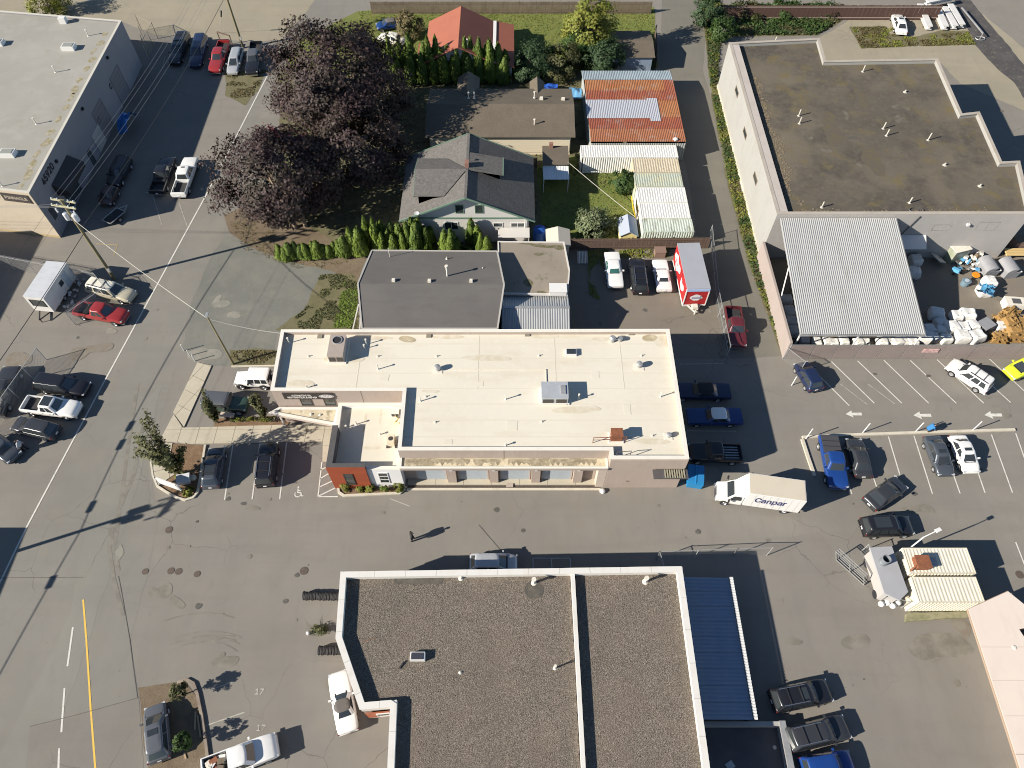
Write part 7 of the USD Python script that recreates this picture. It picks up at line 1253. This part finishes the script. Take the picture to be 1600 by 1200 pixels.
one('bench_panel', MB().obox((*g(355, 648, .7), .7), (1.4, .5, .05), -.1).obox((*g(352, 650, .3), .35), (.1, .4, .7)).obox((*g(360, 650, .3), .35), (.1, .4, .7)), m_taupe2, 'plain taupe bench behind the slim tree by the path', 'bench')
t = Thing('waste_bin', 'bright blue waste skip at the corner of the workshop', 'skip', (*g(1086, 745, .7), 0), -.15); P = M('skip_blue', (.02, .20, .42), .5, [(2., .45, .7, (.02, .16, .34), .6, 4)])
t.part('body', MB().obox((0, 0, .55), (1.35, 1.7, 1.0), 0, 1.06), P); lid = MB().quad((-.75, -.95, 1.0), (.75, -.95, 1.0), (.72, .9, 1.35), (-.72, .9, 1.35)); t.part('lid', lid, M('lid_blue', (.02, .15, .34), .45)); t.part('lid_rib', MB().bar((0, -.93, 1.03), (0, .88, 1.38), .08), P)
for s in (-1, 1): t.part('lifting_pocket', MB().obox((s * .74, 0, .75), (.12, 1.2, .16)), P)
# tyres beside the front building: every tyre its own object
def tyre_rows():
    q = klass('scrap_tyre'); pr = [(.2, -.1), (.31, -.115), (.36, -.07), (.37, 0), (.36, .07), (.31, .115), (.2, .1), (.18, 0), (.2, -.1)]; v, f = MB().rev(pr, (0, 0, 0), 18).arr(); mesh(q + '/casing', (np.c_[v[:, 2], v[:, 0], v[:, 1]], f), M('dusty_tyre', (.045, .043, .042), .9, [(4., .45, .7, (.09, .085, .08), .6, 3)]), 30)
    v, f = MB().rev([(.367, -.06), (.385, -.05), (.385, -.02), (.367, -.01)], (0, 0, 0), 18).arr(); mesh(q + '/tread_band', (np.c_[v[:, 2], v[:, 0], v[:, 1]], f), m_tyre)
    for px0, py, n, grp, lb in ((473, 931, 15, 'tyres in the longer row', 'worn tyre standing in the longer row against the gravel-roofed building'), (497, 1016, 9, 'tyres in the shorter row', 'worn tyre standing in the shorter row against the gravel-roofed building')):
        x, y = g(px0, py, .4)
        for k in range(n): dup(q, (x + .12 + k * .235, y + rng.uniform(-.03, .03), .375), rng.uniform(-.12, .12), 'scrap_tyre', f'{nth(k, n)}, {lb}', 'tyre', grp)
tyre_rows()
T = Thing('dry_weed', 'scraggly dry weed growing from the paving by the tyre rows', 'plant', (*g(500, 988), 0)); T.part('stems', (cards(clumps(.5, .45, .35, .35, 10, 500, .3, 96), .06, 1.0, 4.0)), lf_olive); 
for k in range(6): T.part('twig', MB().tube([(0, 0, 0), (-.5 - .1 * k, .2 * k - .4, .5), (-1.0 - .05 * k, .25 * k - .3, .7)], [.02, .012, .006], 4), m_bark)
one('white_sack', MB().rev([(0, 0), (.16, .02), (.17, .2), (.1, .3), (0, .32)], (*g(482, 990), 0), 8), m_frame, 'small white sack beside the dry weed', 'sack')
m_plank = M('bare_plank', (.36, .26, .16), .85)
for k, (p, q, lb) in enumerate([((306, 1112), (305, 1140), 'weathered plank lying against the dirt strip kerb, upper one'), ((309, 1118), (314, 1152), 'weathered plank lying against the dirt strip kerb, lower one'), ((288, 1176), (291, 1186), 'short stick on the dirt strip')]): one('loose_plank', MB().bar((*g(*p), .06), (*g(*q), .06), .12, .05), m_plank, lb, 'plank')
t = Thing('steel_rack', 'low steel rack standing in the shade behind the front building', 'rack', (*g(862, 884, .5), 0)); 
for y in (-.6, .6): t.part('rail', MB().bar((-1.6, y, .7), (1.6, y, .7), .06), m_metal)
for x in (-1.6, 0, 1.6): t.part('leg', MB().bar((x, -.6, 0), (x, -.6, .7), .06).bar((x, .6, 0), (x, .6, .7), .06).bar((x, -.6, .68), (x, .6, .68), .06), m_metal)
t = Thing('pallet_frame', 'grey slatted pallet leaning in the shade of the annex', 'pallet', (*g(910, 402, .5), .4))
for k in range(7): t.part('slat', MB().obox((-.5 + k * .17, 0, .1), (.1, 1.5, .03), 0, 1, 0, .35), m_pipe)
one('brown_box', MB().obox((*g(1031, 394, .5), .45), (1.2, .9, .85)).obox((*g(1031, 394, .5), .9), (1.3, 1.0, .06)), M('brown_box_wood', (.2, .13, .1), .8), 'brown wooden box against the board fence beside the red trailer', 'box')
one('blue_tank', MB().cyl((3.2, 61.2, 0), .75, 1.5, 16).cyl((3.2, 61.2, 1.5), .75, .25, 16, .3), M('tank_blue', (.02, .09, .35), .5), 'round blue tank tucked under the eave of the gabled house', 'tank', smooth=40)
def tarp(lbl, px0, py0, px1, py1, z, col, seed, name='tarpaulin'):
    (x0, y0), (x1, y1) = g(px0, py0, z), g(px1, py1, z); u, v = np.meshgrid(np.linspace(0, 1, 14), np.linspace(0, 1, 8)); X, Y = x0 + (x1 - x0) * u, y0 + (y1 - y0) * v; Z = .2 + (z - .2) * np.sin(np.pi * np.clip(v, .05, .95)) ** .5 * (.6 + .8 * meshkit.fbm(np.stack([X * 1.5, Y * 1.5, X * 0 + seed], -1), 3)); P_ = np.stack([X, Y, Z], -1).reshape(-1, 3); i = np.arange(7)[:, None] * 14 + np.arange(13); i = i.ravel()
    one(name, MB().add(P_, np.c_[i, i + 1, i + 15, i + 14]), M('tarp_' + str(seed), col, .5), lbl, 'tarpaulin', smooth=60)
tarp('blue tarpaulin heaped behind the bungalow', 838, 138, 871, 126, 1.1, (.02, .08, .36), 1); tarp('pale blue tarpaulin scraps beside the rusty roof', 890, 148, 908, 132, 1.2, (.12, .3, .5), 2); tarp('blue round umbrella canopy by the warehouse door', 178, 196, 208, 166, 2.3, (.01, .10, .30), 3, 'umbrella_cover')
# ---------------------------------------------------------------- storage yard: bulk bags, bins, timber
def bagmesh(seed, rnd=.12, lump=.05):
    m = m3.Manifold.batch_hull([m3.Manifold.sphere(rnd, 12).translate([x, y, z]) for x in (-.4, .4) for y in (-.4, .4) for z in (.1, .82)]).refine_to_length(.13); a = trimesh.Trimesh(*meshkit.arrays(m)[:2], process=False); v = np.array(a.vertices)
    v[:, :2] *= 1 + .12 * np.sin(np.clip(v[:, 2:], 0, 1) * math.pi); v += lump * (np.stack([meshkit.fbm(v * 2.3 + seed * 7 + k * 9, 3) for k in range(3)], -1) - .5) * 3; v[:, 2] = np.maximum(v[:, 2], 0); return v, np.array(a.faces)
m_bag = M('woven_white_bag', (.62, .61, .58), .8, [(2., .45, .7, (.52, .5, .46), .7, 4), (6., .55, .7, (.4, .38, .34), .5, 4)], (14., .6, .03)); m_bagb = M('blue_film', (.10, .30, .48), .4)
for kd in range(3): q = klass(f'bulk_bag_{"abc"[kd]}'); mesh(q + '/sack', bagmesh(kd + 1), m_bag, 50); mesh(q + '/lifting_loop', MB().tube([(-.4, -.4, .9), (-.3, -.3, 1.02), (-.1, -.38, .93)], .02, 5), m_bag); mesh(q + '/lifting_loop_001', MB().tube([(.4, .4, .9), (.3, .3, 1.02), (.1, .38, .93)], .02, 5), m_bag)
def bags(pts, grp, lb, z=0.0, s0=.95):
    pts = sorted(pts)
    for i_, (px, py) in enumerate(pts): s = s0 * rng.uniform(.85, 1.12); dup('/World/Kinds/bulk_bag_' + 'abc'[rng.integers(3)], (*g(px, py, z + .5), z), rng.uniform(-.3, .3), 'bulk_bag', f'{nth(i_, len(pts))}, {lb}', 'bulk bag', grp, (s * rng.uniform(.9, 1.2), s, s))
bags([(1494, 494), (1511, 492), (1486, 513), (1503, 513), (1518, 510), (1502, 527), (1524, 527)], 'sunlit bulk bags', 'full white bulk bag of the sunlit cluster', 0, 1.15)
bags([(1462, 491), (1470, 503), (1451, 514), (1470, 516), (1457, 527), (1444, 527), (1478, 529)], 'shaded bulk bags', 'white bulk bag in shade beside the canopy corner', 0, 1.05)
bags([(1258, 532), (1276, 534), (1292, 533), (1303, 534), (1318, 533), (1341, 534), (1352, 533), (1378, 534), (1391, 533), (1402, 534), (1414, 533), (1426, 534)], 'bulk bags behind the fence', 'small white bag squeezed between canopy and slatted fence', 0, .85)
bags([(1228, 468), (1232, 486), (1236, 503), (1240, 518)], 'bags under the west edge', 'bag in deep shade under the canopy near the mauve wall', 0, .95)
bags([(1538, 455), (1545, 442)], 'film-covered bags', 'big white bag with blue film in the open yard', 0, 1.35); bags([(1427, 426), (1430, 407), (1433, 390)], 'bags under the east edge', 'bag in shade just outside the east edge of the canopy', 0, 1.1)
one('blue_film_sheet', (cards(np.c_[rng.normal(0, .35, (40, 2)) + g(1541, 452, 1.3), rng.uniform(1.25, 1.5, 40)], .45, 0)), m_bagb, 'crumpled blue plastic film draped over the big white bag', 'film')
def bin_(lbl, px, py, rz):
    t = Thing('lidded_bin', lbl, 'bin', (*g(px, py, .6), 0), rz); gm = M('bin_grey', (.24, .24, .25), .5, [(2., .45, .7, (.19, .19, .2), .6, 3)]); t.part('body', MB().obox((0, 0, .5), (1.5, 1.9, 1.0), 0, 1.08), gm)
    a = np.linspace(0, math.pi * .62, 9); pv = np.array([[-.85 + .85 * (1 - math.cos(x)), z * .5, 1.0 + .55 * math.sin(x)] for x in a for z in (-2.05, 2.05)]); i = np.arange(8) * 2; t.part('domed_lid', MB().add(pv, np.c_[i, i + 1, i + 3, i + 2]), gm, smooth=60)
    for s in (-1, 1): e = pv[(0 if s < 0 else 1)::2]; t.part('lid_end', MB().add(np.vstack([[[0, s * 1.02, 1.0]], e]), [[0, k + 1, k + 2] for k in range(8)]), gm)
    t.part('bin_mouth', MB().obox((.45, 0, 1.05), (.7, 1.7, .05)), m_black); t.part('rim', MB().bar((.85, -1.0, 1.02), (.85, 1.0, 1.02), .1), m_pipe)
bin_('grey dome-lidded bin, left of the two by the grey wall', 1543, 418, .12); bin_('grey dome-lidded bin, right of the two by the grey wall', 1575, 420, .12)
m_gold = M('split_firewood', (.42, .25, .085), .85, [(4., .45, .7, (.3, .17, .06), .7, 3)], island=.35)
def woodpile(lbl, px, py, w, d, h, n, seed):
    r = np.random.default_rng(seed); t = Thing('timber_pile', lbl, 'timber pile', (*g(px, py, h * .5), 0), r.uniform(-.2, .2))
    for k in range(n):
        z = r.random() ** .7 * h; s = 1 - .35 * z / h; t.part('timber_piece', MB().obox((r.uniform(-w, w) / 2 * s, r.uniform(-d, d) / 2 * s, z), (r.uniform(.5, 1.1), r.uniform(.08, .2), r.uniform(.06, .14)), r.uniform(-.5, .5) + (1.57 if r.random() < .4 else 0), 1, r.uniform(-.2, .2)), m_gold)
    t.part('core', MB().obox((0, 0, h * .42), (w * .9, d * .9, h * .8), 0, .72), m_gold); return t
woodpile('large heap of split golden timber at the right edge of the yard', 1593, 512, 4.2, 3.2, 1.6, 120, 1); woodpile('small golden timber stack nearest the slatted fence', 1562, 527, 1.9, 1.2, .9, 30, 2); woodpile('golden timber stack beside the white tub', 1569, 499, 1.9, 1.2, .8, 30, 3); woodpile('golden crate of timber behind the tub', 1577, 487, 1.6, .9, 1.0, 25, 4)
def simple(name, lbl, cat, px, py, parts, rz=0.0, z=.4):
    t = Thing(name, lbl, cat, (*g(px, py, z), 0), rz)
    for nm, mb, mt in parts: t.part(nm, mb, mt)
simple('plastic_tub', 'pale plastic tub with an open top in the storage yard', 'tub', 1582, 476, [('shell', MB().obox((0, 0, .5), (1.9, 1.2, 1.0), 0, 1.06), m_pipe), ('hollow', MB().obox((.1, 0, 1.01), (.9, .7, .04)), m_dkgrey), ('handle', MB().bar((-.9, -.3, .8), (-.9, .3, .8), .08), m_metal)], -.1)
simple('grey_crate', 'dark grey crate beside the sunlit bulk bags', 'crate', 1537, 511, [('box', MB().obox((0, 0, .5), (1.5, 1.3, 1.0), 0, .95), m_dkgrey), ('lid', MB().obox((0, 0, 1.02), (1.5, 1.3, .06)), M('bin_grey', (0, 0, 0)))], .5)
simple('white_crate', 'clean white box between the crate and the timber', 'box', 1566, 512, [('box', MB().obox((0, 0, .45), (1.3, .9, .9)), m_frame), ('lid', MB().obox((0, 0, .92), (1.36, .96, .05)), m_frame)], -.05)
simple('glass_tank', 'mossy glass-sided tank beside the door awning', 'tank', 1488, 396, [('frame', MB().obox((0, 0, .9), (2.0, 2.1, 1.8), .3), M('mossy_glass', (.22, .24, .17), .4, [(1.5, .45, .65, (.34, .35, .3), .8, 4)])), ('rim', MB().obox((0, 0, 1.82), (2.1, 2.2, .07), .3), m_pipe)])
simple('tilted_board', 'grey square board standing tilted in the yard shade', 'board', 1464, 406, [('panel', MB().obox((0, 0, .7), (1.5, 1.5, .1), .4, 1, .5), m_gwall), ('prop', MB().bar((.3, .2, 0), (.3, .2, .7), .1), m_fencewood)])
simple('blue_drum', 'grey-blue round drum in the open yard', 'drum', 1509, 441, [('shell', MB().rev([(0, 0), (.42, 0), (.45, .3), (.42, .6), (.5, .62), (.5, .68), (.3, .72), (0, .7)], (0, 0, 0), 16), M('drum_blue_grey', (.12, .18, .22), .6)), ('lid', MB().cyl((0, 0, .71), .25, .04, 12), m_door)])
simple('orange_reel', 'orange plastic reel lying among the scrap', 'reel', 1524, 431, [('flange', MB().cyl((0, 0, .5), .42, .1, 16), M('orange_plastic', (.65, .22, .01), .5)), ('hub', MB().cyl((0, 0, 0), .2, .5, 12), m_trim)])
for k in range(44):
    px, py = rng.uniform(1492, 1535), rng.uniform(388, 425); simple('scrap_piece', 'small piece of scrap in the jumble below the wall window', 'scrap', px, py, [('piece', MB().obox((0, 0, rng.uniform(.1, .8)), rng.uniform(.15, .9, 3) * [1, .6, .5], rng.uniform(0, 3), 1, rng.uniform(-.5, .5)), (m_frame, m_pipe, m_dkgrey, m_fencewood, m_metal, m_bagb)[k % 6]), ('strap', MB().obox((0, 0, .05), (.3, .2, .1), rng.uniform(0, 3)), m_trim)])
    stage.GetPrimAtPath('/World/scrap_piece' + ('' if k == 0 else f'_{k:03d}')).SetCustomDataByKey('group', 'scrap jumble')
simple('timber_beam', 'pale yellow planks stacked against the grey wall', 'planks', 1590, 397, [('plank', MB().box(-1.6, -.5 + .34 * k, .6 + .06 * k, 1.8, -.2 + .34 * k, .75 + .06 * k), M('fresh_plank', (.5, .36, .16), .8)) for k in range(3)] + [('bearer', MB().box(-1.2, -.5, 0, -1.0, .5, .6), m_fencewood)])
simple('rust_box', 'brown wooden case behind the yellow planks', 'case', 1592, 383, [('box', MB().obox((0, 0, .7), (2.0, 1.2, 1.4), .1), M('brown_box_wood', (0, 0, 0))), ('lid', MB().obox((0, 0, 1.42), (2.1, 1.3, .06), .1), m_fencewood)])
for k in range(34):
    px, py = 108 + rng.uniform(-16, 16), 456 + rng.uniform(-22, 22); simple('compound_item', 'small pale item strewn in the wire compound beside the trailer', 'clutter', px - (py - 456) * .6, py, [('piece', MB().obox((0, 0, .15), rng.uniform(.1, .4, 3), rng.uniform(0, 3)), (m_frame, m_pipe, m_metal)[k % 3]), ('base', MB().obox((0, 0, .02), (.25, .2, .04), rng.uniform(0, 3)), m_trim)])
    stage.GetPrimAtPath('/World/compound_item' + ('' if k == 0 else f'_{k:03d}')).SetCustomDataByKey('group', 'clutter in the wire compound')
# ---------------------------------------------------------------- buildings that stand outside the frame and shade its left edge
T = Thing('neighbour_building', 'plain block outside the left edge that shades the street corner', 'building', (-70, 5, 0), world=True); T.part('wall', MB().box(-90, -30, 0, -54.6, 20.6, 6.0), m_gwall); T.part('roof', MB().box(-90.2, -30.2, 6.002, -54.4, 20.8, 6.12), m_greyroof)
T = Thing('neighbour_building', 'plain block west of the wire compound, outside the frame', 'building', (-90, 47, 0), world=True); T.part('wall', MB().box(-105, 30, 0, -69.2, 57, 7.4), m_gwall); T.part('roof', MB().box(-105.2, 29.8, 7.402, -69.0, 57.2, 7.52), m_greyroof)
# ---------------------------------------------------------------- people
m_skin = M('skin', (.42, .25, .18), .6); m_hair = M('dark_hair', (.03, .02, .015), .7)
def person(label, xy, rz, top, legs, pose='stand', hold=None):
    T = Thing('person', label, 'person', (*xy, 0), rz); S = lambda p, r: m3.Manifold.sphere(r, 14).translate(list(map(float, p)))
    if pose == 'stand': J = dict(hip=(0, 0, .92), chest=(.02, 0, 1.30), neck=(.02, 0, 1.5), head=(.04, 0, 1.65)); feet = [(.16, .1), (-.14, -.1)]; knee = [(.1, .1, .5), (-.02, -.1, .5)]; hand = [(.18, .26, .88), (-.12, -.27, .85)]; elbow = [(.02, .27, 1.13), (-.1, -.27, 1.12)]
    else: J = dict(hip=(-.1, 0, .55), chest=(.18, 0, .92), neck=(.3, 0, 1.07), head=(.42, 0, 1.16)); feet = [(.12, .14), (-.05, -.14)]; knee = [(.3, .16, .48), (.25, -.16, .46)]; hand = [(.55, .16, .5), (.5, -.18, .45)]; elbow = [(.38, .26, .72), (.36, -.27, .7)]
    def limb(*pr): return [m3.Manifold.batch_hull([S(a, ra), S(b, rb)]) for (a, ra), (b, rb) in zip(pr[:-1], pr[1:])]
    h, c, n, hd = (np.array(J[k]) for k in ('hip', 'chest', 'neck', 'head')); parts = limb((n, .06), (hd, .075)) + [m3.Manifold.batch_hull([S(hd + [0, 0, .03], .105), S(hd + [.03, 0, -.06], .075)]), S(hd + [.11, 0, -.01], .02)]
    for k, s in enumerate((1, -1)): parts += limb((elbow[k], .045), (hand[k], .035)) + [m3.Manifold.batch_hull([S(hand[k], .035), S(np.array(hand[k]) + [.03, 0, -.08], .032)])] + [m3.Manifold.batch_hull([S(np.array(hand[k]) + [.03, .025 * (q - 1.5), -.08], .010), S(np.array(hand[k]) + [.05 - .01 * abs(q - 1), .025 * (q - 1.5), -.15 + .01 * abs(q - 1)], .008)]) for q in range(4)] + [m3.Manifold.batch_hull([S(np.array(hand[k]) + [.03, -s * .03, -.03], .012), S(np.array(hand[k]) + [.07, -s * .05, -.08], .009)])]
    parts += limb((c, .12), (h, .12)) ; parts += [p for k, s in enumerate((1, -1)) for p in limb((h + [0, s * .1, 0], .1), (knee[k], .07), ((*feet[k], .1), .05))]
    T.part('body', m3.Manifold.batch_boolean(parts, m3.OpType.Add), m_skin, smooth=50)
    sh = [m3.Manifold.batch_hull([S(h + [0, s * .1, .02], .135) for s in (1, -1)] + [S(c + [0, s * .16, .08], .12) for s in (1, -1)])]
    for k, s in enumerate((1, -1)): sh += limb((c + [0, s * .2, .12], .085), (elbow[k], .065), (np.array(hand[k]) * .85 + np.array(elbow[k]) * .15, .05))
    T.part('jacket', m3.Manifold.batch_boolean(sh, m3.OpType.Add), top, smooth=50)
    tr = [m3.Manifold.batch_hull([S(h + [0, s * .1, -.02], .125) for s in (1, -1)])]
    for k, s in enumerate((1, -1)): tr += limb((h + [0, s * .1, -.04], .115), (knee[k], .085), ((*feet[k], .1), .07))
    T.part('trousers', m3.Manifold.batch_boolean(tr, m3.OpType.Add), legs, smooth=50)
    for k in range(2): T.part('shoe', m3.Manifold.batch_hull([S((feet[k][0] - .04, feet[k][1], .05), .05), S((feet[k][0] + .16, feet[k][1], .04), .04)]), m_trim, smooth=50)
    T.part('hair', m3.Manifold.batch_hull([S(hd + [-.03, 0, .05], .105), S(hd + [-.05, 0, -.03], .08)]), m_hair, smooth=50)
    for s in (1, -1): T.part('eye', MB().obox(hd + [.104, s * .035, .02], (.012, .02, .012)), m_trim)
    return T
dkc = M('black_cloth', (.022, .022, .025), .9); person('person in dark clothes walking alone across the driveway', g(645, 844), .35, dkc, M('dark_trousers', (.03, .03, .035), .9))
person('person in a pale top and dark trousers walking beside the left-edge saloon', g(40, 703), .2, M('pale_cloth', (.4, .4, .42), .9), dkc); person('person in a blue jacket stooping at the long parking kerb', g(1448, 674), .1, M('blue_cloth', (.03, .14, .32), .9), dkc, 'crouch')
